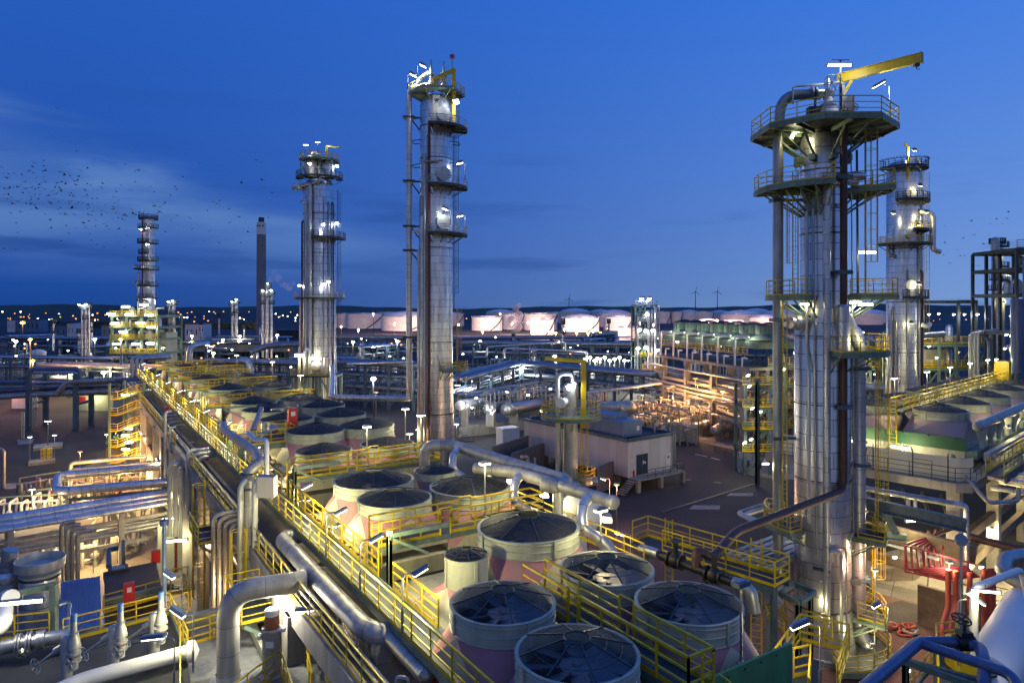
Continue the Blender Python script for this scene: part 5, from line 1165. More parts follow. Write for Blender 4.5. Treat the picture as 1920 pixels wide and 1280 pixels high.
# ground level manifolds of the orange lit yard
def manifold(label, c, n, w, d, h, mt, rot, group=None, valve='galv', seed=1):
    rr = random.Random(seed); t = thing('pipe_manifold', label, 'pipes', c, group); c = Vector(c); ax = Vector((math.cos(rot), math.sin(rot), 0)); ay = Vector((-ax.y, ax.x, 0))
    for k in range(n):
        o = c + ax*(w*(k/(max(1,n-1))-.5)); hh = h*rr.uniform(.6, 1.); r = rr.uniform(.08, .18)
        m = MB(); m.tube([o, o + UP*hh, o + UP*hh + ay*d*rr.uniform(.5,1), o + ay*d*rr.uniform(.5,1) + UP*.1], r, 8, .3)
        if k % 2 == 0: m.lathe(o + UP*hh*.5, [(r, -.15), (r*2, -.12), (r*2.1, .12), (r, .15)], 8); m.wheel(o + UP*hh*.5 - ay*.35, ay, .2, .02)
        m.build('pipe', mt, t)
    for z in (.5, h*.7): m = MB(); m.tube([c - ax*w*.6 + UP*z + ay*d*.3, c + ax*w*.6 + UP*z + ay*d*.3], .14, 8); m.build('header', mt, t)
    m = MB()
    for k in (-1, 1): m.beam(c + ax*w*.55*k, c + ax*w*.55*k + UP*h*1.05, .15); 
    m.beam(c - ax*w*.55 + UP*h*1.05, c + ax*w*.55 + UP*h*1.05, .15); m.build('stand', 'steel_green', t)
    return t
for i, (px, py, n, w, mt, nm) in enumerate(((40, 975, 7, 7, 'white_paint', 'white manifold at the left edge behind the blue pipes'), (120, 955, 6, 5, 'white_paint', 'white manifold beside the hairpin loop post'), (165, 935, 8, 6, 'clad_warm', 'orange lit manifold under the hairpin loop, left one'), (215, 925, 8, 6, 'clad_warm', 'orange lit manifold under the hairpin loop, right one'), (262, 905, 8, 6, 'clad_warm', 'orange lit manifold behind the hairpin loop'), (265, 985, 7, 6, 'pipe_light', 'yellow lit manifold under the blue pipes'), (180, 1040, 8, 7, 'pipe_light', 'yellow lit manifold beyond the flared stack'), (130, 1070, 5, 4, 'pipe_light', 'yellow lit manifold behind the blue corrugated shed'), (75, 930, 5, 4, 'pipe', 'dim manifold at the end of the hairpin loop'))):
    manifold(nm, P(px, py, 0), n, w, 2.2, 2.6, mt, ANG + .3*(i % 3 - 1), 'yard manifolds', seed=i)
q = P(222, 955, 0)
t = thing('fire_monitor', 'red fire monitor standing in the orange lit yard', 'hydrant', q)
m = MB(); m.cyl(q, q + UP*1.5, .16, 10); m.lathe(q, [(.4,0),(.4,.1),(.16,.15)], 10); m.ball(q + UP*1.7, .45, 10); m.tube([q + UP*1.8, q + UP*2.3 + Vector((.7,-.3,.1))], .14, 8); m.build('body', 'red', t)
for i, (px, py, h, pw, col, mt, nm) in enumerate(((276, 945, 4.2, 1500, (1,.56,.2), 'lamp_white', 'bright lamp low among the orange lit pipes'), (170, 955, 4.6, 1500, AMBER, 'lamp_amber', 'amber lamp under the hairpin loop'), (235, 985, 3.6, 1000, (1,.65,.3), 'lamp_amber', 'amber lamp under the blue pipes'), (235, 915, 5.0, 1600, AMBER, 'lamp_amber', 'amber lamp behind the hairpin loop, right one'), (150, 900, 4., 900, AMBER, 'lamp_amber', 'amber lamp behind the hairpin loop, left one'), (175, 1075, 3.8, 1300, (1,.62,.25), 'lamp_white', 'yellow lamp beyond the flared stack'), (60, 985, 4., 500, WARM, 'lamp_white', 'white lamp over the white manifold at the left'), (290, 930, 4., 800, AMBER, 'lamp_amber', 'amber lamp among the vertical pipes'), (20, 1080, 4., 700, (1,.7,.35), 'lamp_white', 'yellow lamp behind the exhaust at the left edge'))):
    mast_lamp(P(px, py, 0), h, nm, 'yard lamps at the left', pw*2.2, col, mt, .5)
tube_lamp(P(330, 1013, 4.8), (1,.3,0), 'long bright tube lamp on the lit wall beyond the hut', 'yard tube lamps', 700, WARM, 1.8, r=.12)
tube_lamp(P(315, 972, 5.2), (1,.3,0), 'tube lamp under the end of the blue pipes', 'yard tube lamps', 400, WARM, 1., r=.1)
t = thing('lit_wall', 'pale lit concrete wall panel under the rack beyond the dark hut', 'wall', P(335, 1065, 0)); m = MB()
a_, b_ = P(295, 1075, 0), P(362, 1060, 0); m.beam(a_ + UP*2.2, b_ + UP*2.2, .3, 4.4); m.build('panel', 'cream', t); m = MB(); m.tube([P(333, 1070, 0) + Vector((0,-.3,0)), P(333, 1070, 0) + Vector((0,-.3,4.2))], .12, 8); m.build('standpipe', 'pipe_red', t)
# vertical pipes climbing the concrete frame
for i, (px0, n, ytop, ybot, Y, r, nm) in enumerate(((318, 6, 868, 1005, 60, .2, 'beside the hairpin loop'), (352, 3, 845, 960, 56, .17, 'at the bend of the blue pipes'), (400, 4, 965, 1190, 40, .13, 'orange lit, behind the thick grey pipe'), (115, 4, 980, 1130, 46, .14, 'pinkish, beside the flared stack'), (302, 4, 780, 860, 75, .14, 'left of the concrete frame'))):
    t = thing('riser_group', f'group of thin vertical pipes {nm}', 'pipes', Q(px0, ybot, Y), 'groups of risers')
    for k in range(n):
        p0, p1 = Q(px0 + k*r*2.6*F/Y, ybot, Y + .1*k), Q(px0 + k*r*2.6*F/Y, ytop + 6*k, Y + .1*k); m = MB()
        m.tube([p0, p1, p1 + (V*1.6 if i != 3 else V*.8)], r, 8, .5); m.build('pipe', 'clad_warm' if i in (2, 3) else 'pipe_light', t)
# tall silver risers in front of the valve platform
t = thing('tall_riser', 'tall thick silver riser bending over the valve platform', 'pipe', Q(463, 1090, 37.5))
m = MB(); m.tube([Q(463, 1110, 37.5), Q(463, 885, 37.5), Q(487, 868, 38.), Q(480, 848, 41), Q(420, 806, 52), Q(419, 796, 54)], .30, 16, 1.0); m.build('pipe', 'pipe_seam', t)
for y_ in (872, 900): m = MB(); m.lathe(Q(463, y_+18, 37.5), [(.30,0),(.36,.02),(.36,.1),(.3,.12)], 16); m.build('flange', 'steel_dark', t)
for px0, y0, y1, px1, nm in ((451, 1110, 912, 463, 'left of the thick silver riser'), (478, 1110, 900, 502, 'right of the thick silver riser')):
    m = MB(); m.tube([Q(px0, y0, 37), Q(px0, y1, 37), Q(px1, y1-14 if px1 < 470 else y1, 37.2)], .16, 10, .3); one('slim_riser', f'slim silver pipe {nm}', 'pipe', 'pipe_light', m)
m = MB(); m.tube([Q(500, 898, 38), Q(500, 825, 39), Q(478, 824, 40), Q(466, 812, 42)], .14, 10, .3); one('hooked_pipe', 'white hooked pipe in front of the valve platform', 'pipe', 'white_paint', m)
m = MB(); m.box(Q(501, 911, 36.5), (.9, .6, 1.1)); one('control_box', 'pale control box hanging below the white hooked pipe', 'box', 'wall_panel', m)
for px0, y0, y1, px1, mt, nm in ((310, 830, 772, 322, 'pipe_light', 'leftmost hooked white vent pipe on the concrete deck'), (319, 900, 802, 330, 'pipe_light', 'second hooked white vent pipe on the concrete deck'), (349, 890, 832, 364, 'white_paint', 'third hooked white vent pipe, lit warm'), (405, 960, 914, 414, 'white_paint', 'fourth hooked white vent pipe, nearest')):
    Yp = P(px0, 930 if px0 > 400 else 860, 9).y * .97; m = MB(); m.tube([Q(px0, y0+60, Yp), Q(px0, y1, Yp), Q(px1, y1-2, Yp+.3)], .13, 8, .3); one('vent_hook', nm, 'pipe', mt, m, 'hooked vent pipes')
# valve platform over the bank
t = thing('valve_platform', 'yellow railed valve platform standing over the fans near the middle of the walkway', 'platform', B(36.5, 1.2, 13.3))
m = MB(); obox(m, 36.5, 40.5, 1.2, 5.6, 13.24, 13.3); m.build('deck', 'grating', t)
m = MB(); obox(m, 36.4, 36.5, 1.1, 5.7, 12.9, 13.32); obox(m, 40.5, 40.6, 1.1, 5.7, 12.9, 13.32)
for v in (1.2, 5.6):
    for u in (36.45, 40.5): m.beam(B(u, v, 9), B(u, v, 13.2), .35)
m.build('frame', 'steel_green', t)
m = MB(); m.rail([B(36.5, 1.25, 13.3), B(36.5, 5.6, 13.3), B(40.5, 5.6, 13.3), B(40.5, 1.25, 13.3)], 1.1, 1.2, .03); m.build('railing', 'yellow', t)
m = MB(); m.cyl(B(38, 2.4, 13.3), B(38, 2.4, 14.3), .3, 12); m.wheel(B(37.6, 2.3, 14.2), -U, .3, .025); m.cyl(B(38.8, 3.4, 13.3), B(38.8, 3.4, 14.6), .25, 12); m.wheel(B(38.4, 3.3, 14.4), -U, .3, .025); m.ball(B(39.4, 4.2, 13.9), .45, 12); m.tube([B(38, 1., 13.9), B(38, 3.4, 13.9), B(39, 4.5, 14.)], .16, 8, .3); m.build('valve', 'galv', t)
m = MB(); m.beam(B(37.5, 2.2, 14.2), B(40.4, 3.6, 15.6), .3, .35); m.build('duct', 'clad_warm', t)
q = B(39.5, 5.9, 14.6); t = thing('red_cabinet', 'red fire extinguisher cabinet on the railing among the middle fans', 'cabinet', q)
m = MB(); m.box(q, (.75, .5, 1.9), ANG); m.build('body', 'red', t)
m = MB(); m.box(q + UP*.5 - U*.26, (.35, .03, .35), ANG); m.build('sign', 'white_paint', t)
tube_lamp(B(43.5, 6.1, 14.95), V, 'unlit white tube fitting over a dark fan near the valve platform', 'fittings on the bank', 8, WARM, 1.9, mt='galv', r=.09, drop=-1.2)
q = P(313, 783, 11.6); m = MB(); m.box(q + UP*.6, (.5, .4, 1.3), ANG); one('red_box', 'slim red box on the dark concrete deck far down the walkway', 'box', 'red', m)
q = P(386, 858, 11.2); m = MB(); m.box(q + UP*.4, (.4, .35, 1.3), ANG); one('red_box', 'slim red box on the concrete deck before the valve platform', 'box', 'red', m)
m = MB(); m.rail([B(43, -1.6, 11.05), B(23, -1.6, 11.05)], 1.1, 1.5, .028); one('deck_railing', 'yellow railing along the concrete deck edge, middle stretch', 'railing', 'yellow', m)
m = MB(); m.rail([B(22.6, -1.6, 11.05), B(-4.4, -1.6, 11.05)], 1.1, 1.5, .028); one('deck_railing', 'yellow railing along the concrete deck edge behind the thick grey pipe', 'railing', 'yellow', m)
m = MB(); m.rail([B(100, -1.6, 11.05), B(52, -1.6, 11.05)], 1.1, 1.5, .028); one('deck_railing', 'yellow railing along the concrete deck edge, far stretch', 'railing', 'yellow', m)
m = MB(); m.ladder(B(31.5, -2.2, 0), 2, 12.2, -V); one('cage_ladder', 'yellow caged ladder down the concrete frame near the tall riser', 'ladder', 'yellow', m)
m = MB(); m.ladder(B(19.5, -2.0, 0), 1, 12.2, -V); one('cage_ladder', 'yellow caged ladder down the concrete frame behind the thick grey pipe', 'ladder', 'yellow', m)
for u, nm in ((13.5, 'just beyond the thick grey pipe'), (26, 'at the foot of the valve platform')):
    t = thing('side_platform', f'small yellow railed side platform {nm}', 'platform', B(u, -3, 9.6))
    m = MB(); obox(m, u, u+3.6, -3.4, -1.8, 9.54, 9.6); m.build('deck', 'grating', t); m = MB(); m.rail([B(u, -1.8, 9.6), B(u, -3.4, 9.6), B(u+3.6, -3.4, 9.6), B(u+3.6, -1.8, 9.6)], 1.1, 1.2, .028); m.build('railing', 'yellow', t)
    m = MB(); m.beam(B(u, -3.3, 9.5), B(u, -1.7, 8.4), .15); m.beam(B(u+3.6, -3.3, 9.5), B(u+3.6, -1.7, 8.4), .15); m.build('bracket', 'steel_green', t)
for i, u in enumerate((10, 22, 34, 48, 64, 82)):
    tube_lamp(B(u, -2.0, 7.6), U, f'tube lamp on the side of the concrete frame, {ORD[i]} from the camera', 'tube lamps on the concrete frame', 650, (1,.66,.32), 1.2, r=.09)
# stair tower at the far end of the frame
q = P(238, 905, 0); q = Q(236, 880, 96); q.z = 0
t = thing('stair_tower', 'open green steel stair tower with tube lamps left of the far walkway', 'stair tower', q)
m = MB()
for dx in (-1.6, 3.2):
    for dy in (-1.2, 2.4): m.beam(q + Vector((dx, dy, 0)), q + Vector((dx, dy, 13.6)), .28)
m.build('frame', 'steel_green', t)
for k in range(6):
    z = .3 + k*2.2; m = MB()
    m.box(q + Vector((-1.1, .6, z+.0)), (1.0, 3.4, .08)); m.box(q + Vector((2.7, .6, z+1.1)), (1.0, 3.4, .08))
    for y_ in (-.6, 1.6): m.beam(q + Vector((-.6, y_, z)), q + Vector((2.2, y_, z+1.1)), .1, .25)
    m.build('flight', 'steel_green', t)
    m = MB(); m.rail([q + Vector((-1.6, -1.15, z)), q + Vector((-.5, -1.15, z)), q + Vector((2.2, -1.15, z+1.1)), q + Vector((3.2, -1.15, z+1.1))], 1.05, 1.3, .04); m.build('railing', 'yellow', t)
for i, py in enumerate((740, 803, 816, 829, 842)): tube_lamp(Q(236 + (i % 2)*6, py, 94.4), (1,0,0), f'{ORD[i]} tube lamp from the top of the stair tower', 'tube lamps of the stair tower', 170, WARM, 1.2, r=.13)
q = P(222, 858, 0); t = thing('potted_bush', 'small bush in a round tub at the foot of the stair tower', 'plant', q); m = MB(); m.lathe(q, [(1.5, 0), (1.7, 1.7), (1.55, 1.7), (1.5, 1.4), (.01, 1.45)], 20); m.build('tub', 'concrete', t)
rr = random.Random(3); m = MB()
for k in range(260):
    d = Vector((rr.gauss(0,1), rr.gauss(0,1), rr.gauss(0,1))).normalized()*rr.uniform(.7, 1.4); c_ = q + UP*2.4 + Vector((d.x*1.2, d.y*1.2, d.z*.9)); e = Vector((rr.uniform(-1,1), rr.uniform(-1,1), rr.uniform(-1,1)))*.22; f_ = Vector((rr.uniform(-1,1), rr.uniform(-1,1), rr.uniform(-1,1)))*.22; m.quad(c_-e, c_+f_, c_+e, c_-f_)
m.build('foliage', 'leaf', t)

# pipe bridge on two tall pylons, upper left
Yb = 138.
t = thing('pipe_bridge', 'pipe bridge with thick blue pipes on two tall pylons at the upper left', 'pipe bridge', Q(70, 800, Yb))
for px in (-60, 70, 157): 
    m = MB(); a_ = Q(px, 802, Yb)
    for dy in (-2.5, 2.5): m.beam((a_.x, Yb+dy, 0), (a_.x, Yb+dy, 11), .9, .6)
    for z in (5., 7.6, 9.8): m.beam((a_.x, Yb-3, z), (a_.x, Yb+3, z), .4, .5)
    m.build('pylon', 'steel_blue', t)
for py, r, mt, dy in ((714, .42, 'pipe_blue', -2), (718, .32, 'clad_pipe', -1), (748, .55, 'pipe', -2.2), (741, .35, 'pipe_blue', 1), (728, .3, 'pipe', 0), (722, .3, 'clad_pipe', 2)):
    a_, b_ = Q(-120, py, Yb), Q(225, py - (18 if py > 740 else 6), Yb); 
    if py in (714, 718):
        zz = 2.6 if py == 714 else 2.2; x1, x2 = Q(62 + (718-py)*2, py, Yb), Q(150 + (718-py)*3, py, Yb)
        pts = [a_, x1, x1 + UP*zz, x2 + UP*zz, x2, b_ + Vector((8,0,0))]
        pts = [Vector((p.x, Yb+dy, p.z)) for p in pts]; m = MB(); m.tube(pts, r, 10, .9)
    else: m = MB(); m.tube([Vector((a_.x, Yb+dy, a_.z)), Vector((b_.x, Yb+dy, b_.z))], r, 10)
    m.build('pipe', mt, t)
m = MB(); m.tube([Q(105, 740, Yb-3), Q(125, 716, Yb-3), Q(215, 712, Yb-3)], .5, 10, .6); m.build('pipe', 'pipe', t)
for z_ in (4.6, 7.2): m = MB(); m.beam(Q(-120, 742, Yb) * 1, Q(225, 738, Yb), .3, .5); m.build('girder', 'steel_blue', t); break
t = thing('riser_group', 'cluster of thin vertical pipes beside the left pylon', 'pipes', Q(60, 800, 136), 'groups of risers')
for k in range(4): m = MB(); m.tube([Q(56+k*4, 799, 135), Q(56+k*4, 742, 135)], .14, 6); m.build('pipe', 'galv', t)
# small sump decks with rails in the dark left yard
for i, (pts, nm) in enumerate((([(64, 838), (118, 833), (117, 840), (62, 846)], 'upper narrow concrete slab in the dark left yard'), ([(54, 868), (104, 864), (103, 868), (53, 874)], 'lower narrow concrete slab with a small yellow frame'), ([(32, 825), (64, 823), (60, 832), (34, 834)], 'faint slab beside the two thin posts'), ([(10, 908), (40, 906), (38, 916), (9, 918)], 'worn slab beside the hooked pipe at the left edge'))):
    m = MB(); m.prism([(P(x, y, 0).x, P(x, y, 0).y) for x, y in pts], .02, .5 if i < 2 else .12); one('concrete_slab', nm, 'slab', 'concrete', m)
m = MB(); b = P(77, 866, 0); m.rail([b, b + Vector((1.0,0,0)), b + Vector((1.0,1.,0)), b + Vector((0,1.,0))], 2.0, .5, .05, closed=True); one('ladder_stand', 'small yellow ladder frame on the lower narrow slab', 'frame', 'yellow', m)
mast_lamp(P(90, 842, 0), 4.8, 'lone lit lamp on a pole on the upper slab of the dark left yard', 'yard lamps at the left', 350, (1,.95,.75), head=1.0, r=.07)
mast_lamp(P(56, 870, 0), 4.2, 'small lamp at the left end of the lower slab', 'yard lamps at the left', 150, WARM, head=.5); mast_lamp(P(102, 866, 0), 4.2, 'small lamp at the right end of the lower slab', 'yard lamps at the left', 150, WARM, head=.5)
m = MB(); b = P(8, 915, 0); m.tube([b, b + UP*5, b + UP*5.3 + Vector((-.6,0,0))], .18, 8, .3); one('bent_pipe', 'single bent pipe standing at the left edge of the dark yard', 'pipe', 'clad_warm', m)
for k in (0, 1): m = MB(); b = P(41+k*4, 823, 0); m.tube([b, b + UP*5], .14, 8); one('thin_post', f"{['left','right'][k]} one of two thin posts in the dark left yard", 'post', 'galv', m)
mast_lamp(P(217, 858, 0), 4.4, 'bright yellow white lamp at the foot of the stair tower', 'yard lamps at the left', 600, WARM, head=.9); mast_lamp(P(200, 848, 0), 3.0, 'small lamp left of the stair tower foot', 'yard lamps at the left', 200, WARM, head=.5)
m = MB(); b = P(200, 862, 0); m.rail([b, b + Vector((4,0,0)), b + Vector((4,3,0))], 1.8, 1.2, .05); one('guard_rail', 'yellow guard rail before the tub at the stair tower', 'railing', 'yellow', m)
t = thing('white_shed', 'low white lit shed under the pipe bridge', 'shed', Q(190, 769, 160)); m = MB(); c_ = Q(190, 769, 162); c_.z = 2.; m.box(c_, (8, 4, 4)); m.build('wall', 'cream', t); m = MB(); m.box((c_.x, c_.y, 4.1), (8.6, 4.6, .25)); m.build('roof', 'steel_dark', t)
m = MB(); m.box((c_.x-3.2, c_.y-2.1, 2.6), (1.6, .3, 1.4)); m.build('red_sign', 'red', t)
light((c_.x, c_.y-4, 3.4), 900, WARM, .3, t)
m = MB(); c_ = Q(47, 765, 165); c_.z = 1.6; m.box(c_, (4.5, 2.6, 3.2)); one('pink_hut', 'small hut lit pink under the left pylon', 'hut', 'white_paint', m)
mast_lamp(Vector((c_.x-3, c_.y-5, 0)), 5, 'pink sodium lamp beside the small hut under the bridge', 'yard lamps at the left', 1100, PINKL, 'lamp_pink', .6)
# ------------------------------------------------------------------ middle ground
t = thing('header_pipe', 'thick dull grey header pipes with elbows along the right side of the cooler bank', 'pipe', B(12, 11.4, 12))
zh = 15.0
m = MB(); m.tube([B(21.5, 9.6, zh-1.6), B(21.5, 9.6, zh), B(20.6, 11.2, zh), B(8.9, 11.8, zh), B(8.6, 10.6, zh), B(9.2, 10.4, zh)], .36, 18, .7); m.build('pipe', 'pipe_seam', t)
m = MB(); m.tube([B(14.2, 9.2, zh), B(13.0, 10.0, zh), B(12.2, 10.6, zh), B(4.8, 11.2, zh)], .31, 16, .5); m.lathe(B(4.9, 11.2, zh), [(.31, 0), (.34, .02), (.34, .2), (.25, .3), (.01, .33)], 16, axis=-U); m.build('pipe', 'pipe_seam', t)
for u, v, du in ((19.5, 11.2, 1.6), (11.6, 10.7, 1.4), (6.2, 11.0, 1.2)):
    m = MB(); m.tube([B(u, v, zh), B(u-du*.4, v-.9, zh-.2), B(u-du*.7, v-1.2, zh-1.1), B(u-du, v-.6, zh-1.5), B(u-du*1.5, v-.2, zh-2.1), B(u-du*1.6, v-.15, zh-3.4)], .24, 14, .5)
    m.lathe(B(u-du*.7, v-1.2, zh-1.0), [(.24, 0), (.27, .02), (.27, .14), (.24, .16)], 14); m.build('branch', 'clad_pipe', t)
    m = MB(); m.tube([B(u-du*1.1, v-.5, zh-1.6), B(u-du*1.5, v-.2, zh-2.1), B(u-du*1.6, v-.15, zh-3.2)], .29, 14, .5); m.build('elbow_jacket', 'galv', t)
for u in (16.5, 9.3): m = MB(); m.cyl(B(u, 11.4, 10.8), B(u, 11.4, zh-.3), .28, 14); m.build('pipe_leg', 'pipe_light', t)
m = MB(); m.rail([B(4, 12.4, 12), B(16, 12.4, 12)], 1.1, 1.4, .03); one('guard_rail', 'yellow railing beyond the thick grey header pipes', 'railing', 'yellow', m)
for u, nm in ((14.6, 'left'), (11.2, 'middle'), (6.0, 'right')): flood(B(u, 11.9, zh-1.1), (-.2,-.6,-.7), f'{nm} lamp hanging under the thick grey header pipes', 'lamps under the header pipes', 260, WARM, .42)
m = MB(); m.ball(B(10.5, 13.8, 12.6), 1.2, 20); m.cyl(B(10.5, 13.8, 8), B(10.5, 13.8, 12), .4, 12); one('round_vessel', 'white rounded vessel top behind the header pipes', 'vessel', 'white_paint', m)

# short vessel column with a round platform and yellow crane
TS = Tw('vessel_column', 'short pale column with a round railed platform and a yellow davit', 'column', 1070, 72)
TS.body([(.75, 0), (.72, 12), (.72, 15.6), (.74, 15.65), (.74, 15.9), (.5, 16.1), (.01, 16.15)], 'pipe_light', 32)
TS.sector(.75, 3.15, 12.7, 0, 360, 'yellow', 'steel_green', 'steel_green', True, 1.25, railr=.035)
TS.pipe([TS.pt(1045, 905, -.6), TS.pt(1045, 700, -.6), TS.pt(1073, 700, -.3), TS.pt(1073, 716, -.2)], .23, 'pipe_light', .7, 14, 'gooseneck')
m = MB(); m.cyl(TS.pt(1059, 752, -.4), TS.pt(1050, 752, -1.4), .42, 18); m.lathe(TS.pt(1050, 752, -1.4), [(.55, 0), (.55, .16), (.01, .17)], 20, axis=(-.6,-1,0)); m.ball(TS.pt(1062, 728, -.5), .42, 12); m.build('manway', 'white_paint', TS.t)
m = MB(); m.beam(TS.pt(1093, 800, -.5), TS.pt(1093, 678, -.5), .5, .42); m.beam(TS.pt(1096, 677, -.5), TS.pt(1027, 677, 4), .3, .42); m.build('davit', 'yellow', TS.t)
TS.ladder(325, 1.3, 1, 13.8, True); TS.sector(.75, 2.6, 6.2, 300, 400, 'yellow', 'steel_green', 'steel_green', sides=True, railr=.035); TS.sector(.75, 3.2, 2.2, 270, 400, 'yellow', 'steel_green', 'steel_green', sides=True, railr=.035)
TS.pipe([TS.pt(1047, 790, -.3), TS.pt(1047, 905, -.3)], .25, 'pipe'); TS.pipe([TS.pt(1054, 800, -1), TS.pt(1054, 905, -1)], .1, 'galv'); TS.pipe([TS.pt(1062, 905, -1), TS.pt(1118, 897, -1)], .42, 'clad_pipe')
flood(TS.pt(1076, 715, -1), (-.5,-.3,-.6), 'lamp at the head of the short pale column', 'lamps in the middle ground', 300, COOL, .4)
crook_lamp(TS.pt(1143, 940, 0), 2.4, (-1,0,0), 'unlit looking crook lamp right of the short pale column', 'lamps in the middle ground', 60, head=(.6,.25,.12))

# electrical substation on stilts
n0, n1, n2 = Vector((15.3, 90, 0)), Vector((22.7, 95.3, 0)), Vector((1.9, 107.5, 0)); n3 = n1 + n2 - n0; zf, zr = 1.7, 6.36
t = thing('substation', 'raised flat roofed building with pale panel walls and a dark double door', 'building', n0)
m = MB(); m.prism([(p.x, p.y) for p in (n0, n1, n3, n2)], zf, zr); m.build('wall', 'panel_wall', t)
ex = (n1-n0).normalized(); ey = (n2-n0).normalized(); Ls, Ll = (n1-n0).length, (n2-n0).length; rz = math.atan2(ex.y, ex.x)
m = MB(); ins = lambda a, b, z: n0 + ex*a + ey*b + UP*z
m.prism([((n0+ex*.25+ey*.25).x, (n0+ex*.25+ey*.25).y), ((n1-ex*.25+ey*.25).x, (n1-ex*.25+ey*.25).y), ((n3-ex*.25-ey*.25).x, (n3-ex*.25-ey*.25).y), ((n2+ex*.25-ey*.25).x, (n2+ex*.25-ey*.25).y)], zr+.004, zr+.05); m.build('roof', 'roof_dark', t)
m = MB()
for a_, b_ in ((ins(0,0,zr+.2), ins(Ls,0,zr+.2)), (ins(Ls,0,zr+.2), ins(Ls,Ll,zr+.2)), (ins(Ls,Ll,zr+.2), ins(0,Ll,zr+.2)), (ins(0,Ll,zr+.2), ins(0,0,zr+.2))): m.beam(a_, b_, .26, .42)
m.build('parapet', 'steel_blue', t)
m = MB(); m.box(ins(2.6, -.05, zf+1.45), (2.1, .1, 2.7), rz); dr = m.build('double_door', 'door_dark', t)
m = MB(); m.box(ins(2.6, -.12, zf+1.5), (.02, .04, 2.6), rz); m.box(ins(2.45, -.13, zf+1.4), (.06, .06, .25), rz); m.build('handle', 'galv', dr)
m = MB(); m.box(ins(2.75, -.125, zf+1.7), (.3, .02, .4), rz); m.box(ins(3.1, -.125, zf+1.62), (.22, .02, .3), rz); m.build('door_sign', 'white_paint', dr)
m = MB(); m.box(ins(7.7, -.05, zf+1.2), (.95, .08, 2.1), rz); m.build('side_door', 'white_paint', t)
m = MB(); m.box(ins(7.7, -.1, zf+1.8), (.3, .03, .3), rz); m.build('sign_plate', 'door_dark', t)
m = MB()
for a_, z_ in ((.55, 2.2), (.9, 2.25), (.7, 1.9)): m.box(ins(a_, -.03, zf+z_), (.24, .04, .2), rz)
m.build('warning_sign', 'white_paint', t)
m = MB(); m.box(ins(-0+1.35, -.03, zf+.55), (.01,.01,.01), rz); m.cyl(ins(.85, -.2, zf+.1), ins(.85, -.2, zf+.8), .13, 10); m.cyl(ins(.85, -.2, zf+.8), ins(.85,-.2,zf+.95), .05, 8); one('fire_extinguisher', 'red fire extinguisher by the dark double door of the raised building', 'extinguisher', 'red', m)
m = MB(); m.box(ins(Ls/2, -.9, zf-.1), (Ls, 1.8, .2), rz); m.build('landing', 'concrete', t)
m = MB(); m.rail([ins(1.8, -1.75, zf), ins(Ls, -1.75, zf), ins(Ls, -.1, zf)], 1.05, 1.4, .035, toe=False); m.build('railing', 'steel_dark', t)
for i in range(7): m = MB(); m.box(ins(.2 - .9 - i*.3, -1.2, zf-.15-i*.22), (.34, 1.3, .1), rz); m.build('step', 'concrete', t)
for a_, b_ in ((.3,-1.5), (4.6,-1.5), (9,-1.5), (.3,4), (9,4), (.3,11), (9,11), (.3,18), (9,18), (.3,21.5), (9,21.5)): m = MB(); m.box(ins(a_, b_, zf/2-.1), (.5,.5,zf), rz); m.build('stilt', 'concrete', t)
m = MB(); m.cyl(ins(Ls-.15, -.2, zf), ins(Ls-.15, -.2, zr+.5), .1, 8); m.cyl(ins(Ls-.5, -.2, zf), ins(Ls-.5, -.2, zr+.3), .06, 8); m.build('downpipe', 'galv', t)
for (a_, b_, sx, sy, sz), nm in (((3.0, 6.2, 3.6, 8.6, 2.1), 'larger blue grey air conditioning unit on the roof of the raised building'), ((5.2, 16, 3.8, 7.0, 2.2), 'smaller blue grey air conditioning unit, farther back on the same roof')):
    q = ins(a_, b_, zr+.05); t2 = thing('air_conditioner', nm, 'air conditioner', q, 'roof air conditioners')
    m = MB(); m.box(q + UP*(sz/2+.15), (sx, sy, sz), rz); m.build('casing', 'blue_unit', t2)
    m = MB(); m.box(q + UP*.08, (sx*.95, sy*.95, .14), rz); m.build('skid', 'steel_dark', t2)
    for k in range(3): m = MB(); m.box(q + ey*(sy*(k/3-.33)) - ex*(sx/2+.01) + UP*(sz*.5+.1), (.05, sy*.28, sz*.75), rz); m.build('door_panel', 'blue_unit', t2)
    m = MB(); m.box(q - ey*(sy/2+.02) + ex*sx*.25 + UP*sz*.55, (.5, .03, .6), rz); m.build('sign_plate', 'white_paint', t2)
    m = MB(); m.prism([((q+ex*x+ey*y).x, (q+ex*x+ey*y).y) for x, y in ((-sx*.4,-sy*.2),(sx*.4,-sy*.2),(sx*.4,sy*.4),(-sx*.4,sy*.4))], q.z+sz+.15, q.z+sz+.7); m.build('fan_box', 'blue_unit', t2)
m = MB(); q = ins(7.5, 2.2, zr+.05); m.tube([q, q+UP*1., q+UP*1.1+ex*.5, q+UP*.8+ex*.6], .12, 8, .2); one('roof_vent', 'small hooked vent pipe on the roof of the raised building', 'pipe', 'galv', m)
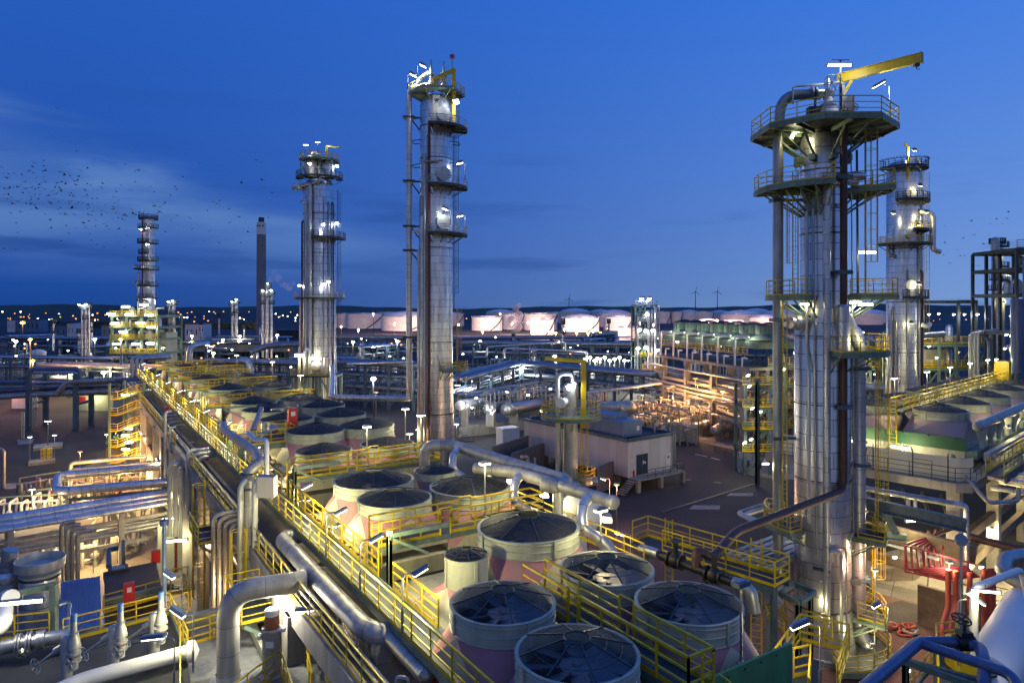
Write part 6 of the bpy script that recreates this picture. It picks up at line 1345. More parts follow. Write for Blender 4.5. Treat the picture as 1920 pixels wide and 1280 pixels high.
# blast walls, cabinet, stair on the left of the substation
for i, (p0, p1, h, nm) in enumerate((((925, 893), (990, 868), 4.3, 'farther grey concrete blast wall left of the raised building'), ((960, 897), (1026, 872), 3.6, 'middle grey concrete blast wall left of the raised building'), ((925, 893), (962, 905), 3.0, 'short return of the grey blast walls'), ((1120, 925), (1162, 905), 3.4, 'grey concrete blast wall right behind the short pale column'))):
    a_, b_ = P(*p0, 0), P(*p1, 0); m = MB(); m.beam(a_ + UP*h/2, b_ + UP*h/2, .3, h); one('blast_wall', nm, 'wall', 'concrete_dark', m)
a_ = P(952, 838, 0); m = MB(); m.box(a_ + UP*1.7, (3.4, 2.2, 3.2), ANG); m.box(a_ + UP*3.4, (3.6, 2.4, .15), ANG); m.box(a_ + UP*1.7 - U*1.12, (.06, .04, 2.6), ANG); one('equipment_cabinet', 'white equipment cabinet beside the panel walled building', 'cabinet', 'white_paint', m)
m = MB(); b = P(990, 905, 0); m.tube([b, b+UP*3.6, b+UP*3.7-ex*1.2], .25, 10, .4); one('vent_pipe', 'pink lit vent pipe in front of the grey blast walls', 'pipe', 'clad_warm', m)
m = MB(); b = P(1003, 898, 0); m.tube([b, b+UP*3], .2, 8); one('vent_pipe', 'short pale vent pipe between the grey blast walls', 'pipe', 'pipe_light', m)
# amber street lamps in the dark yard
def street(px, py, h, nm, pw, col=AMBER, mt='lamp_amber', grp='street lamps in the middle ground', head=.55): return mast_lamp(P(px, py, 0), h, nm, grp, pw, col, mt, head, r=.07)
street(1156, 1008, 5.6, 'amber street lamp on a thin pole in the dark yard', 2600, (1,.40,.2)); street(785, 865, 5, 'white lamp at the foot of the tallest column', 900, WARM, 'lamp_white', head=.9); street(768, 878, 5.2, 'bright yellow lamp on a post left of the tallest column foot', 900, WARM, 'lamp_white', head=1.0)
street(705, 800, 7, 'pink lamp between fans and the equipment platform', 2500, PINKL, 'lamp_pink', head=.9); street(580, 720, 7, 'pink lamp left of the equipment platform', 3500, PINKL, 'lamp_pink', head=1.2)
street(858, 770, 6, 'white lamp on a post right of the tallest column', 1500, COOL, 'lamp_white', head=1.3); street(868, 745, 5, 'second white lamp right of the tallest column', 1000, WARM, 'lamp_white', head=1.); street(856, 838, 4, 'small white lamp in the yard right of the tallest column', 500, COOL, 'lamp_cool', head=.8)
crook_lamp(P(1182, 1075, 4), 3.0, (-1,0,0), 'lit lamp on a crook pole before the far corner of the orange railed gangway', 'lamps in the middle ground', 260, head=(.85,.24,.12), tilt=.3)
for i, (a_, b_, nm) in enumerate((((1370, 925), (1412, 930), 'worn concrete patch in the dark yard, right one'), ((1300, 948), (1350, 955), 'worn concrete patch in the dark yard, left one'))):
    m = MB(); m.prism([(P(x, y, 0).x, P(x, y, 0).y) for x, y in (a_, (b_[0], a_[1]), b_, (a_[0]-8, b_[1]))], .012, .09); one('concrete_slab', nm, 'slab', 'concrete', m)
# road paint
for k, (x0, y0, x1, y1) in enumerate(((1304, 851, 1326, 856), (1333, 858, 1350, 862))):
    m = MB(); a_, b_ = P(x0, y0, 0), P(x1, y1, 0); s_ = (b_-a_).normalized().cross(UP)*.12; m.quad(a_ - s_ + UP*.016, b_ - s_ + UP*.016, b_ + s_ + UP*.016, a_ + s_ + UP*.016); m.f[-1] = m.f[-1][::-1]; structure(m.build('road_marking', 'white_paint', loc=(0,0,0)))
t = thing('low_kerb_fence', 'low dark pipe fence along the road edge beyond the yard', 'fence', P(1300, 835, 0)); m = MB(); m.rail([P(1340, 846, 0), P(1385, 855, 0), P(1412, 862, 0)], .9, 2, .05, toe=False, mids=1); m.build('rail', 'steel_dark', t)

# silver exchangers
def drum(name, label, a, b, r, mt='clad_fine', group=None, sad='concrete', cat='vessel', flange=True, base=0.):
    a, b = Vector(a), Vector(b); d = (b-a).normalized(); t = thing(name, label, cat, (a.x, a.y, base), group)
    m = MB(); L = (b-a).length; m.lathe(a, [(.01, -r*.55), (r*.55, -r*.45), (r*.88, -r*.22), (r, 0), (r, L), (r*.88, L+r*.22), (r*.55, L+r*.45), (.01, L+r*.55)], 24, axis=d); m.build('shell', mt, t)
    if flange: m = MB(); m.lathe(a, [(r, r*.7), (r*1.15, r*.7), (r*1.15, r*.95), (r, r*.95)], 24, axis=d); m.build('flange', 'galv', t)
    for f in (.2, .8):
        p = a.lerp(b, f); m = MB(); hgt = max(.3, p.z - base); m.box(Vector((p.x, p.y, base + hgt/2 - .1)), (r*.5, r*1.5, hgt - r*.3 + .2), math.atan2(d.y, d.x)); m.build('saddle', sad, t)
    return t
drum('heat_exchanger', 'large mirror bright horizontal exchanger left of the short column', Q(948, 768, 128), Q(1015, 757, 142), 1.15, 'galv', 'silver exchangers', 'concrete', 'heat exchanger', base=2)
drum('heat_exchanger', 'small round ended silver exchanger at the left of the mirror bright one', Q(917, 766, 126), Q(925, 762, 134), 1.0, 'galv', 'silver exchangers', 'concrete', 'heat exchanger', base=2)
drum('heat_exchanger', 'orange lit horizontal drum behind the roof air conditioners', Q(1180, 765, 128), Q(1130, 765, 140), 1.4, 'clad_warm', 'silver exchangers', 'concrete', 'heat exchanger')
drum('heat_exchanger', 'white tapered drum beside the tallest column foot', Q(862, 760, 125), Q(905, 752, 140), .9, 'white_paint', 'silver exchangers', 'concrete', 'heat exchanger', base=2)
m = MB(); a_ = P(905, 805, 0); m.box(a_ + UP*1.0, (16, 10, 2.0), ANG); one('exchanger_plinth', 'pale concrete plinth under the mirror bright exchangers', 'plinth', 'concrete', m)
m = MB()
for k in range(7): m.box(P(880, 826, 0) + V*(-k*.3) + UP*(.25+.26*k) + U*(-1+k*.5), (1.2, .5, .08), ANG)
one('steel_stair', 'short dark steel stair up to the exchanger plinth', 'stair', 'steel_dark', m)
rr = random.Random(11)
for i, (px, py) in enumerate(((890, 770), (935, 752), (975, 750), (1000, 740), (1045, 752), (1120, 750))): manifold(f"{ORD[i]} yellow lit pipe manifold counted rightwards from the tallest column", Q(px, py+8, 132 + i*3) * 1, 7, 7, 2.5, 3.2, 'pipe_light', rr.uniform(0, 1.5), 'manifolds round the exchangers', seed=40+i)
for i, (px, py, nm) in enumerate(((876, 726, 'left of the mirror bright exchanger'), (893, 744, 'just over the small round ended exchanger'), (922, 772, 'on the small round ended exchanger'), (950, 733, 'above the mirror bright exchanger'), (990, 738, 'beside the mirror bright exchanger'), (1015, 768, 'between mirror bright exchanger and short column'), (885, 762, 'over the exchanger plinth'), (1032, 727, 'on a crook pole behind the short column'))):
    flood(Q(px, py, 124), (0,-.2,-1), f'lamp {nm}', 'lamps round the exchangers', 420, WARM if i % 2 else COOL, .55)

# the amber lit exchanger yard
AY = [(1185, 782), (1205, 790), (1225, 796), (1245, 803), (1212, 778), (1236, 784), (1262, 792), (1284, 800), (1240, 772), (1266, 778), (1292, 786), (1318, 795), (1338, 806), (1346, 800)]
for i, (px, py) in enumerate(AY):
    a_ = Q(px, py, 24*F/(py+22-CY)); a_.z = 2.1; d = (V*.95 + U*.1).normalized()
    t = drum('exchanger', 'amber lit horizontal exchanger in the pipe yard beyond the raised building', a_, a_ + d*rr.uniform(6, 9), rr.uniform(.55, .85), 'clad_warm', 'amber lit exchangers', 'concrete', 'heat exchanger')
    m = MB(); q = a_ + d*2; m.tube([q, q+UP*2.4, q+UP*2.4+U*2.], .2, 8, .4); m.tube([a_ + d*4.5, a_ + d*4.5 + UP*3.2, a_ + d*4.5 + UP*3.2 - U*3], .16, 8, .4); m.build('nozzle_pipe', 'clad_warm', t)
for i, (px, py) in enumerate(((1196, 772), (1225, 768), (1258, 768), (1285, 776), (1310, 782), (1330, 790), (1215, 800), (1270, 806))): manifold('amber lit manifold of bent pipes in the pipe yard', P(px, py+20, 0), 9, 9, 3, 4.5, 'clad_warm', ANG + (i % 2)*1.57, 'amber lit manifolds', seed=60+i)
for i, (px, py, h, nm) in enumerate(((1220, 780, 14, 'high amber lamp on a yellow railed mast left of the concrete rack'), (1308, 815, 9.5, 'twin amber lamp on the concrete rack column, left head'), (1304, 812, 10.5, 'twin amber lamp on the concrete rack column, right head'), (1355, 822, 8.6, 'amber lamp at the right concrete column, left head'), (1361, 824, 8.6, 'amber lamp at the right concrete column, right head'), (1262, 800, 8.2, 'small amber lamp in the middle of the pipe yard'), (1254, 802, 8.0, 'smallest amber lamp in the middle of the pipe yard'))):
    street(px, py, h, nm, 1300 if i < 5 else 700, (1,.50,.18), 'lamp_amber', 'amber lamps of the pipe yard', .9)
for px, py, pw in ((1240, 800, 1040), (1290, 808, 1040), (1330, 815, 880), (1205, 795, 880)): street(px, py, 6, 'low amber lamp between the exchangers of the pipe yard', pw*2, (1,.50,.2), 'lamp_amber', 'low amber lamps of the pipe yard', .5)
a_ = P(1281, 826, 0); m = MB(); m.box(a_ + UP*1.6, (4.4, 2.6, 3.1), ANG-.5); m.box(a_ + UP*1.9, (4.44, 2.64, .08), ANG-.5); m.box(a_ + UP*1.6, (.08, 2.64, 3.12), ANG-.5); one('wrapped_crate', 'big white sheeted crate at the edge of the amber pipe yard', 'crate', 'white_sheet', m)
b = P(1219, 775, 0); t = thing('mast_platform', 'yellow railed lamp platform left of the concrete rack', 'platform', b)
m = MB(); m.box(b + UP*10, (4, 3, .3)); m.build('deck', 'grating', t); m = MB(); m.rail([b + Vector((-2,-1.5,10.1)), b + Vector((2,-1.5,10.1)), b + Vector((2,1.5,10.1))], 1.3, 1, .06); m.build('railing', 'yellow', t); m = MB(); m.beam(b + Vector((1.5,0,0)), b + Vector((1.5,0,10)), .4); m.build('mast', 'steel_green', t)

# concrete rack with a row of fans on top, right of the middle
ca, cb = Q(1238, 780, 150), Q(1400, 790, 118); ca.z = cb.z = 0; dc = (cb-ca).normalized(); sc_ = Vector((-dc.y, dc.x, 0)); 
if sc_.y < 0: sc_ = -sc_
Lc = (cb-ca).length; zc_ = 13.6
t = thing('concrete_rack', 'two storey concrete pipe rack carrying a row of lit fans', 'concrete frame', ca)
m = MB(); m.box((ca+cb)/2 + sc_*5 + UP*zc_, (Lc+3, 11, .5), math.atan2(dc.y, dc.x)); m.build('deck', 'concrete', t)
for i in range(4):
    for k in (0, 10): m = MB(); m.box(ca + dc*(2 + i*(Lc-3)/3) + sc_*k + UP*zc_/2, (1.0, 1.0, zc_-.3), math.atan2(dc.y, dc.x)); m.build('column', 'concrete', t)
for z_ in (4, 6.5, 9.2):
    for k in (0, 10): m = MB(); m.beam(ca + sc_*k + UP*z_, cb + sc_*k + UP*z_, .5, .6); m.build('tie_beam', 'concrete', t)
for j, (k, z_, r, mt) in enumerate(((1, 9.8, .35, 'pipe'), (2, 9.8, .3, 'clad_pipe'), (3.5, 9.9, .45, 'pipe_blue'), (-.6, 8.2, .3, 'clad_warm'), (-.7, 7.4, .3, 'clad_warm'), (1, 7, .35, 'pipe'), (3, 7, .3, 'pipe_brown'), (1, 4.6, .4, 'pipe'), (2.5, 4.6, .3, 'clad_warm'), (-.8, 11.6, .22, 'pipe_light'))): m = MB(); m.tube([ca - dc*6 + sc_*k + UP*z_, cb + dc*2 + sc_*k + UP*z_], r, 10); m.build('pipe', mt, t)
fcol = None
for i in range(7):
    f = .04 + i*.155; p = ca.lerp(cb, f) + sc_*5.2 + UP*21.0; lb = f'{ORD[i]} fan from the left on the two storey concrete rack'
    if fcol is None: fcol = fan_unit(p, 4.6, 2.6, 3.2, lb, 'fans on the concrete rack', zb=-2.6, zs=-1.6, blades=6, skin='steel_green', flat='steel_green', corner='steel_green')
    else: dup(fcol, p, None, lb)
t = thing('fan_deck', 'green skirted fan deck with yellow rails on the concrete rack', 'cooler deck', ca + UP*zc_)
m = MB(); m.box((ca+cb)/2 + sc_*5 + UP*17.6, (Lc+2, 7.4, 1.2), math.atan2(dc.y, dc.x)); m.build('skirt', 'steel_green', t)
m = MB(); m.box((ca+cb)/2 + sc_*1. + UP*15.9, (Lc+2, 1.6, .12), math.atan2(dc.y, dc.x)); m.build('deck', 'grating', t); m = MB(); m.rail([ca + sc_*.2 + UP*15.96, cb + sc_*.2 + UP*15.96], 1.2, 1.5, .06); m.build('railing', 'yellow', t)
for i in range(6):
    p = ca.lerp(cb, .03 + i*.175) - sc_*.3; m = MB(); m.tube([p + UP*(zc_+.2), p + UP*19.0, p + UP*19.0 + sc_*1.0 + dc*2.2, p + UP*18.6 + sc_*1.2 + dc*2.4], .19, 8, .4); one('hook_pipe', f'{ORD[i]} tall white hooked pipe from the left along the concrete rack', 'pipe', 'white_paint', m, 'tall hooked pipes on the concrete rack')
    m = MB(); p2 = p + dc*2.2; m.tube([p2 + UP*(zc_+.2), p2 + UP*15.4, p2 + UP*15.4 + dc*1.5], .15, 8, .3); one('low_hook_pipe', f'{ORD[i]} low white hooked pipe from the left along the concrete rack', 'pipe', 'white_paint', m, 'low hooked pipes on the concrete rack')
    tube_lamp(ca.lerp(cb, .07 + i*.175) + sc_*1.2 + UP*18.9, dc, f'{ORD[i]} tube lamp from the left over the green fan deck', 'tube lamps on the concrete rack', 170, (.95,1,.7), 2.0, r=.16)
# steel stair tower right of it
b = Q(1418, 850, 100); b.z = 0; t = thing('stair_tower', 'grey steel access tower with green lit stairs beside the nearest column', 'stair tower', b)
m = MB()
for dx in (-2.2, 1.4):
    for dy in (-1.5, 2.5): m.beam(b + Vector((dx,dy,0)), b + Vector((dx,dy,13.)), .4)
for z_ in (3.2, 6.4, 9.6, 12.8):
    for dy in (-1.5, 2.5): m.beam(b + Vector((-2.2,dy,z_)), b + Vector((1.4,dy,z_)), .25)
    m.beam(b + Vector((-2.2,-1.5,z_-3)), b + Vector((1.4,-1.5,z_)), .15)
m.build('frame', 'steel_blue', t)
for z_ in (3.2, 6.4, 9.6, 12.8):
    m = MB(); m.box(b + Vector((-.4,.5,z_+.15)), (4.4, 4.6, .1)); m.build('landing', 'grating', t); m = MB(); m.rail([b + Vector((-2.6,-1.8,z_+.2)), b + Vector((1.8,-1.8,z_+.2)), b + Vector((1.8,2.8,z_+.2))], 1.1, 1.3, .04); m.build('railing', 'yellow', t)
    m = MB(); m.beam(b + Vector((-2.,-1.2,z_-3)), b + Vector((1.2,-1.0,z_)), .15, .4); m.build('flight', 'steel_green', t)
for px, py, nm in ((1402, 702, 'top'), (1405, 722, 'second'), (1410, 763, 'third'), (1425, 770, 'fourth'), (1408, 822, 'lowest right'), (1396, 828, 'lowest left')): flood(Q(px, py, 96.5), (.2,-.5,-.8), f'{nm} lamp of the grey steel access tower', 'lamps of the access tower', 170, (1,.95,.6), .5)
m = MB(); a_ = Q(1420, 862, 92); m.ibeam((a_.x, 92, 0), (a_.x, 92, 14.2), .8, .6, .08); one('steel_column', 'tall grey steel column before the access tower', 'post', 'steel_blue', m)

# lattice tower
b = Q(1208, 690, 200); b.z = 0; k_ = 200/F
t = thing('lattice_tower', 'slender open steel tower crowded with pipes and lamps, middle right', 'steel tower', b); hx = 20*k_; zt_ = H + (CY-572)*k_
m = MB()
for dx in (-hx, -hx*.1, hx*.9):
    for dy in (-3, 3): m.beam(b + Vector((dx,dy,0)), b + Vector((dx,dy,zt_)), .4)
nz = 10
for i in range(nz):
    z0, z1 = zt_*i/nz, zt_*(i+1)/nz
    for dy in (-3, 3): m.beam(b + Vector((-hx,dy,z1)), b + Vector((hx*.9,dy,z1)), .25)
    m.beam(b + Vector((-hx,-3,z0)), b + Vector((-hx*.1,-3,z1)), .2); m.beam(b + Vector((-hx*.1,-3,z0)), b + Vector((-hx,-3,z1)), .2)
m.build('frame', 'steel_green', t)
for i in range(1, nz, 2): m = MB(); m.box(b + Vector((0,0,zt_*(i+1)/nz)), (hx*2, 7, .2)); m.build('floor', 'grating', t); m = MB(); m.rail([b + Vector((-hx,-3.4,zt_*(i+1)/nz)), b + Vector((hx,-3.4,zt_*(i+1)/nz))], 1.3, 1.6, .07); m.build('railing', 'yellow' if i < 4 else 'galv', t)
for dx, r in ((-2.6, .3), (.6, .45), (1.6, .25), (2.6, .5), (3.6, .2)): m = MB(); m.tube([b + Vector((dx,-3.6,0)), b + Vector((dx,-3.6,zt_-2+dx*.5))], r, 8); m.build('pipe', 'clad_fine', t)
m = MB(); m.beam(b + Vector((hx*.9,3,zt_)), b + Vector((hx*.9,3,zt_+2.4)), .3); m.beam(b + Vector((0,3,zt_+2.4)), b + Vector((hx*.9,3,zt_+2.4)), .25); m.build('top_frame', 'galv', t)
for i, (px, py) in enumerate(((1203, 559), (1217, 559), (1213, 588), (1199, 617), (1211, 619), (1224, 618), (1211, 650), (1232, 655), (1196, 652))): flood(Q(px, py, 195.5), (0,-.6,-.8), f'{ORD[i]} lamp from the top of the slender open steel tower', 'lamps of the open steel tower', 420, COOL, 1.1)

# blue racks in the middle distance
SB = 'steel_blue'
def rackQ(name, label, x0, Y0, x1, Y1, levels, w, nc, cm=SB, cw=.6, brace=False):
    a_, b_ = Vector(((x0-CX)*Y0/F, Y0, 0)), Vector(((x1-CX)*Y1/F, Y1, 0)); return prack(name, label, a_, b_, levels, w, nc, cm, 0, cw, brace)
big = [(-2.4,.5,'pipe'), (-1.2,.35,'clad_pipe'), (-.2,.45,'pipe_blue'), (1,.3,'clad_pipe'), (2.2,.55,'pipe')]; mid = [(-2.,.3,'clad_pipe'), (-1.2,.25,'pipe'), (0,.35,'pipe'), (.9,.25,'clad_pipe'), (1.8,.4,'pipe_blue')]
rackQ('pipe_rack', 'dark blue pipe rack right of the tallest column, running away to the right', 858, 152, 968, 196, [(5., mid), (8., big)], 6.5, 5, brace=True)
rackQ('pipe_rack', 'dark blue pipe rack behind the short column, running towards the concrete rack', 970, 196, 1250, 158, [(5., mid), (8., big)], 6.5, 6, brace=True)
rackQ('pipe_rack', 'blue pipe rack between the wide left column and the tallest column', 636, 172, 812, 160, [(4.5, big), (7.5, mid), (10.2, big)], 6, 4, brace=True)
rackQ('pipe_rack', 'low blue rack right behind the mirror bright exchangers', 872, 146, 1060, 158, [(3.2, mid), (5.2, mid)], 5, 6)
rackQ('pipe_rack', 'far blue rack beyond the dark rack in the middle', 870, 262, 1180, 250, [(7, mid), (10.5, big)], 7, 7, brace=True)
rackQ('pipe_rack', 'far rack behind the wide left column', 630, 300, 850, 290, [(7, mid), (11, big)], 7, 6)
rackQ('pipe_rack', 'farthest rack before the white tanks, middle', 640, 400, 1180, 410, [(4, mid), (6.5, mid)], 8, 9)
rackQ('pipe_rack', 'long low rack left of the brightly lit block', -80, 330, 232, 320, [(6, mid), (9.5, big)], 8, 7)
rackQ('pipe_rack', 'rack running away between the brightly lit block and the wide left column', 330, 300, 570, 290, [(5, mid), (8.5, mid)], 8, 7)
rackQ('pipe_rack', 'nearer rack left of the wide left column', 380, 190, 572, 182, [(6, mid), (9, big)], 6, 5)
rackQ('pipe_rack', 'rack in front of the brightly lit block', 90, 190, 330, 178, [(4.5, mid), (8, big)], 6, 6)
rackQ('pipe_rack', 'rack at the left beside the thin stacks', -60, 225, 215, 215, [(5, mid), (8, mid)], 6, 7)
rackQ('pipe_rack', 'rack beyond the concrete rack at right', 1240, 262, 1500, 255, [(6, mid), (10, big)], 7, 6)
rackQ('pipe_rack', 'rack behind the nearest column, lower right', 1400, 130, 1660, 125, [(5, mid), (9, big)], 7, 5, 'concrete')
for i, (x0, y0, x1, y1, Y, nm) in enumerate(((913, 668, 1060, 650, 210, 'bright blue expansion loop pipe in the middle distance'), (945, 672, 1100, 668, 200, 'second bright blue loop pipe in the middle distance'), (650, 682, 775, 678, 158, 'bright blue pipe along the rack left of the tallest column'), (860, 740, 1010, 716, 140, 'long sloping bright pipe before the dark racks'), (1090, 738, 1240, 718, 140, 'pinkish bright pipe behind the yellow davit'))):
    a_, b_ = Q(x0, y0, Y), Q(x1, y1, Y*1.02); pts = [a_, b_] if i > 1 else [a_ - UP*.2 - Vector((4,0,0)), a_ - UP*.2, a_ + UP*3, b_ + UP*1.5, b_ - UP*1.5]; m = MB(); m.tube(pts, .3, 10, .8); one('bright_pipe', nm, 'pipe', 'clad_pipe', m)
m = MB(); m.tube([Q(566, 660, 176), Q(566, 645, 176), Q(500, 648, 176), Q(470, 660, 174)], .8, 12, 2); one('large_duct', 'dark thick duct curving behind the far end of the bank', 'pipe', 'pipe', m)
m = MB(); m.tube([Q(355, 690, 176), Q(355, 648, 176), Q(392, 644, 180)], .8, 14, 2.5); one('large_duct', 'bright blue thick bent duct above the far end of the bank, left', 'pipe', 'clad_pipe', m)
m = MB(); m.tube([Q(450, 676, 150), Q(464, 676, 150), Q(470, 700, 150)], .8, 14, 2.5); one('large_duct', 'bright bent duct at the right of the far fans', 'pipe', 'clad_pipe', m)
t = thing('silver_pipes', 'three thick vertical blue pipes turning right before the lit block', 'pipes', Q(250, 700, 150))
for k in range(3): m = MB(); m.tube([Q(248+k*9, 705, 150), Q(248+k*9, 670+k, 150), Q(322, 667+k, 152)], .42, 12, 1.); m.build('pipe', 'clad_pipe', t)
drum('horizontal_tank', 'reddish horizontal tank under the dark blue rack', Q(955, 700, 190), Q(935, 700, 200), 1.7, 'clad_warm', None, 'concrete', 'tank')
street(940, 735, 5, 'pink lamp under the dark blue rack', 2600, PINKL, 'lamp_pink', head=.5)

# more small pipework and upright vessels between the racks
mf = manifold('small pipe manifold standing among the pipe racks of the middle distance', P(700, 740, 0), 8, 8, 3, 4.2, 'pipe_light', .4, 'manifolds of the middle distance', seed=91)
uv_ = thing('upright_vessel', 'small upright silver vessel among the pipe racks of the middle distance', 'vessel', P(680, 735, 0), 'upright vessels of the middle distance'); b = P(680, 735, 0)
m = MB(); m.lathe(b, [(.9, 0), (.9, 6), (.6, 6.8), (.01, 7.1)], 14); m.build('shell', 'clad_fine', uv_); m = MB(); m.tube([b + Vector((1.3,0,0)), b + Vector((1.3,0,7.6)), b + UP*7.6, b + UP*6.9], .2, 8, .5); m.build('pipe', 'pipe_light', uv_)
rr = random.Random(77)
for i in range(95):
    x0, x1, y0, y1 = rr.choice([(335, 560, 665, 705), (20, 235, 665, 730), (640, 780, 690, 752), (870, 1180, 690, 745), (870, 1180, 665, 700), (1240, 1420, 690, 745), (640, 770, 650, 690), (335, 560, 640, 680)])
    p = P(rr.uniform(x0, x1), rr.uniform(y0, y1), 0)
    if i % 3: dup(mf, p, rr.uniform(0, 3.1), None, rr.uniform(.8, 1.5))
    else: dup(uv_, p, rr.uniform(0, 6), None, (rr.uniform(.8, 1.5),)*2 + (rr.uniform(.6, 1.5),))

for i, (px, py, nm) in enumerate(((1290, 900, 'near the raised building'), (1345, 905, 'in the middle of the dark yard'), (1260, 985, 'at the near end of the dark yard'))):
    m = MB(); m.lathe(P(px, py, 0), [(.55, .02), (.55, .05), (.45, .055), (.01, .055)], 20); one('manhole_cover', f'round iron manhole cover {nm}', 'manhole', 'steel_dark', m)
m = MB(); m.beam(P(1240, 960, .06), P(1420, 905, .06), .45, .06); one('drain_grate', 'long drain grating across the dark yard', 'drain', 'steel_dark', m)
m = MB(); m.beam(P(1376, 850, .08), P(1386, 884, .08), .25, .16); m.beam(P(1386, 884, .08), P(1470, 901, .08), .25, .16); structure(m.build('kerb', 'concrete', loc=(0,0,0)))
for i, (px, py) in enumerate(((1395, 872), (1402, 874), (1398, 879))):
    b = P(px, py, 0); t = thing('oil_drum', f"{['blue', 'second blue', 'rusty'][i]} barrel on the concrete apron beside the access tower", 'barrel', b); m = MB(); m.lathe(b, [(.01, 0), (.3, 0), (.3, .3), (.32, .31), (.3, .33), (.3, .6), (.32, .61), (.3, .63), (.3, .9), (.27, .88), (.01, .88)], 16); m.build('shell', 'pipe_blue' if i < 2 else 'rust', t)

dr_ = rackQ('pipe_rack', 'short pipe rack of thin pipes among the dense pipework of the distant plant', 560, 205, 600, 205, [(3.5, mid), (6.5, mid), (9, mid)], 5, 3, brace=True); dr_['group'] = 'short racks of the distant plant'
dr_.scale = (2.4, 1, 1)
for i in range(22):
    x0, x1, y0, y1 = ((20, 200, 655, 700), (340, 540, 650, 690), (870, 1150, 655, 690), (1610, 1850, 660, 720), (640, 760, 660, 700))[i % 5]
    dup(dr_, P(rr.uniform(x0, x1), rr.uniform(y0, y1), 0), rr.choice([0, .6, -.55, 1.0]), None, (rr.uniform(1.6, 3.0), 1, rr.uniform(.8, 1.25)))
cs = slim('slim_column', 'slender silver column in the dense pipework of the distant plant', 700, 200, 655, 705, 6, [(660, 2, 3), (676, 1, 4)]).t; cs['group'] = 'slender columns of the distant plant'
for i in range(16):
    x0, x1, y0, y1 = ((30, 220, 660, 690), (340, 540, 655, 690), (870, 1160, 655, 690), (1740, 1850, 665, 705))[i % 4]; dup(cs, P(rr.uniform(x0, x1), rr.uniform(y0, y1), 0), rr.uniform(0, 6), None, (1, 1, rr.uniform(.7, 1.7)))
# ------------------------------------------------------------------ the right-hand cooler bank
R0 = Vector((38.9, 62.0, 0)); V2 = Vector((.733, .680, 0)).normalized(); U2 = Vector((-V2.y, V2.x, 0)); A2 = math.atan2(V2.y, V2.x)
def K(a, b, z): p = R0 + V2*a + U2*b; return Vector((p.x, p.y, z))
def kbox(mb, a0, a1, b0, b1, z0, z1): return mb.box(K((a0+a1)/2, (b0+b1)/2, (z0+z1)/2), (abs(a1-a0), abs(b1-b0), z1-z0), A2)
RG = 'fans of the right cooler bank'
_a = ANG; ANG_save = ANG; ANG = A2
fr = fan_unit(K(0, 0, 14.8), 4.3, 3.1, 2.5, 'nearest fan of the right bank, beside the end of the round header', RG, flat='pink_pale', corner='pink_pale')
ANG = ANG_save
for i, a_ in enumerate((7.4, 15.2, 23.5, 31)): dup(fr, K(a_, 0, 14.8), None, f'{ORD[i+1]} fan in the near row of the right bank', None, RG)
for i, (a_, b_) in enumerate(((.5, 5.2), (7.7, 5.4), (16, 5.4), (23, 5.4), (30, 5.4))): dup(fr, K(a_, b_+.2, 14.7), None, f'{ORD[i]} fan in the back row of the right bank', None, RG)
t = thing('cooler_deck', 'right cooler bank deck with a dark green end panel', 'cooler deck', K(-3.4, -2.5, 11.6))
m = MB(); kbox(m, -3.3, 36, -2.7, 8.6, 11.2, 12.3); m.build('casing', 'cream_pale', t)
m = MB(); kbox(m, -3.45, -3.35, -2.8, 9.6, 11.9, 13.0)
for k in range(6): m.lathe(K(-3.46, -2+k*2, 12.9), [(.1, 0), (.08, .1), (.01, .12)], 8, axis=-V2)
m.build('end_panel', 'green_dark', t)
m = MB()
for a_ in (-2.5, 8, 18, 28):
    for b_ in (-2, 3, 8): m.beam(K(a_, b_, 10.4), K(a_, b_, 11.3), .35); m.beam(K(a_, b_, 10.5), K(a_-1.6, b_, 11.6), .2)
kbox(m, -3.3, 36, -3.6, -2.75, 11.3, 12.0); m.build('support', 'steel_green', t)
t = thing('walkway', 'yellow railed walkway between the two fan rows of the right bank', 'walkway', K(-3, 2.6, 14.7))
m = MB(); kbox(m, -3, 36, 2.1, 3.2, 14.62, 14.7); m.build('deck', 'grating', t)
for b_ in (2.1, 3.2): m = MB(); m.rail([K(-3, b_, 14.7), K(36, b_, 14.7)], 1.1, 1.5, .04); m.build('railing', 'yellow', t)
m = MB(); m.ladder(K(-3.9, 2.7, 0), 10.5, 15.9, -V2, True, .6); m.build('ladder', 'yellow', t)
m = MB(); m.box(K(36, 2.6, 16), (1.2, 1.6, 2.4), A2); m.build('end_gate', 'yellow', t)
for i, a_ in enumerate((-1.5, 8, 16, 24, 32)): mast_lamp(K(a_, 3.35, 14.7), 2.8, f'{ORD[i]} lamp along the walkway of the right bank', 'lamps of the right bank', 800, WARM, 'lamp_white', .9, d=V2)
t = thing('round_header', 'fat round header along the right bank with cone shaped outlets', 'pipe', K(-2, -3.8, 13))
m = MB(); m.tube([K(-3.2, -3.6, 14.1), K(38, -3.6, 14.1)], .42, 18); m.lathe(K(-3.2, -3.6, 14.1), [(.42, 0), (.36, .15), (.2, .25), (.01, .28)], 18, axis=-V2); m.build('pipe', 'pipe_seam', t)
for i in range(9): m = MB(); m.lathe(K(-2 + i*3.0, -3.6, 12.1), [(.18, 0), (.2, .5), (.45, 1.4), (.4, 1.8)], 16); m.build('outlet_cone', 'cream', t)
for i, a_ in enumerate((4.5, 10, 16)): flood(K(a_, -4.2, 13.3), (-.3,.8,-.4), f'{ORD[i]} lamp among the cone outlets of the right bank', 'lamps at the cone outlets', 260, WARM, .35)
m = MB(); kbox(m, -4, 38, -4.6, -4.2, 11.5, 12.1); one('white_girder', 'pale girder under the cone outlets of the right bank', 'beam', 'wall_panel', m)
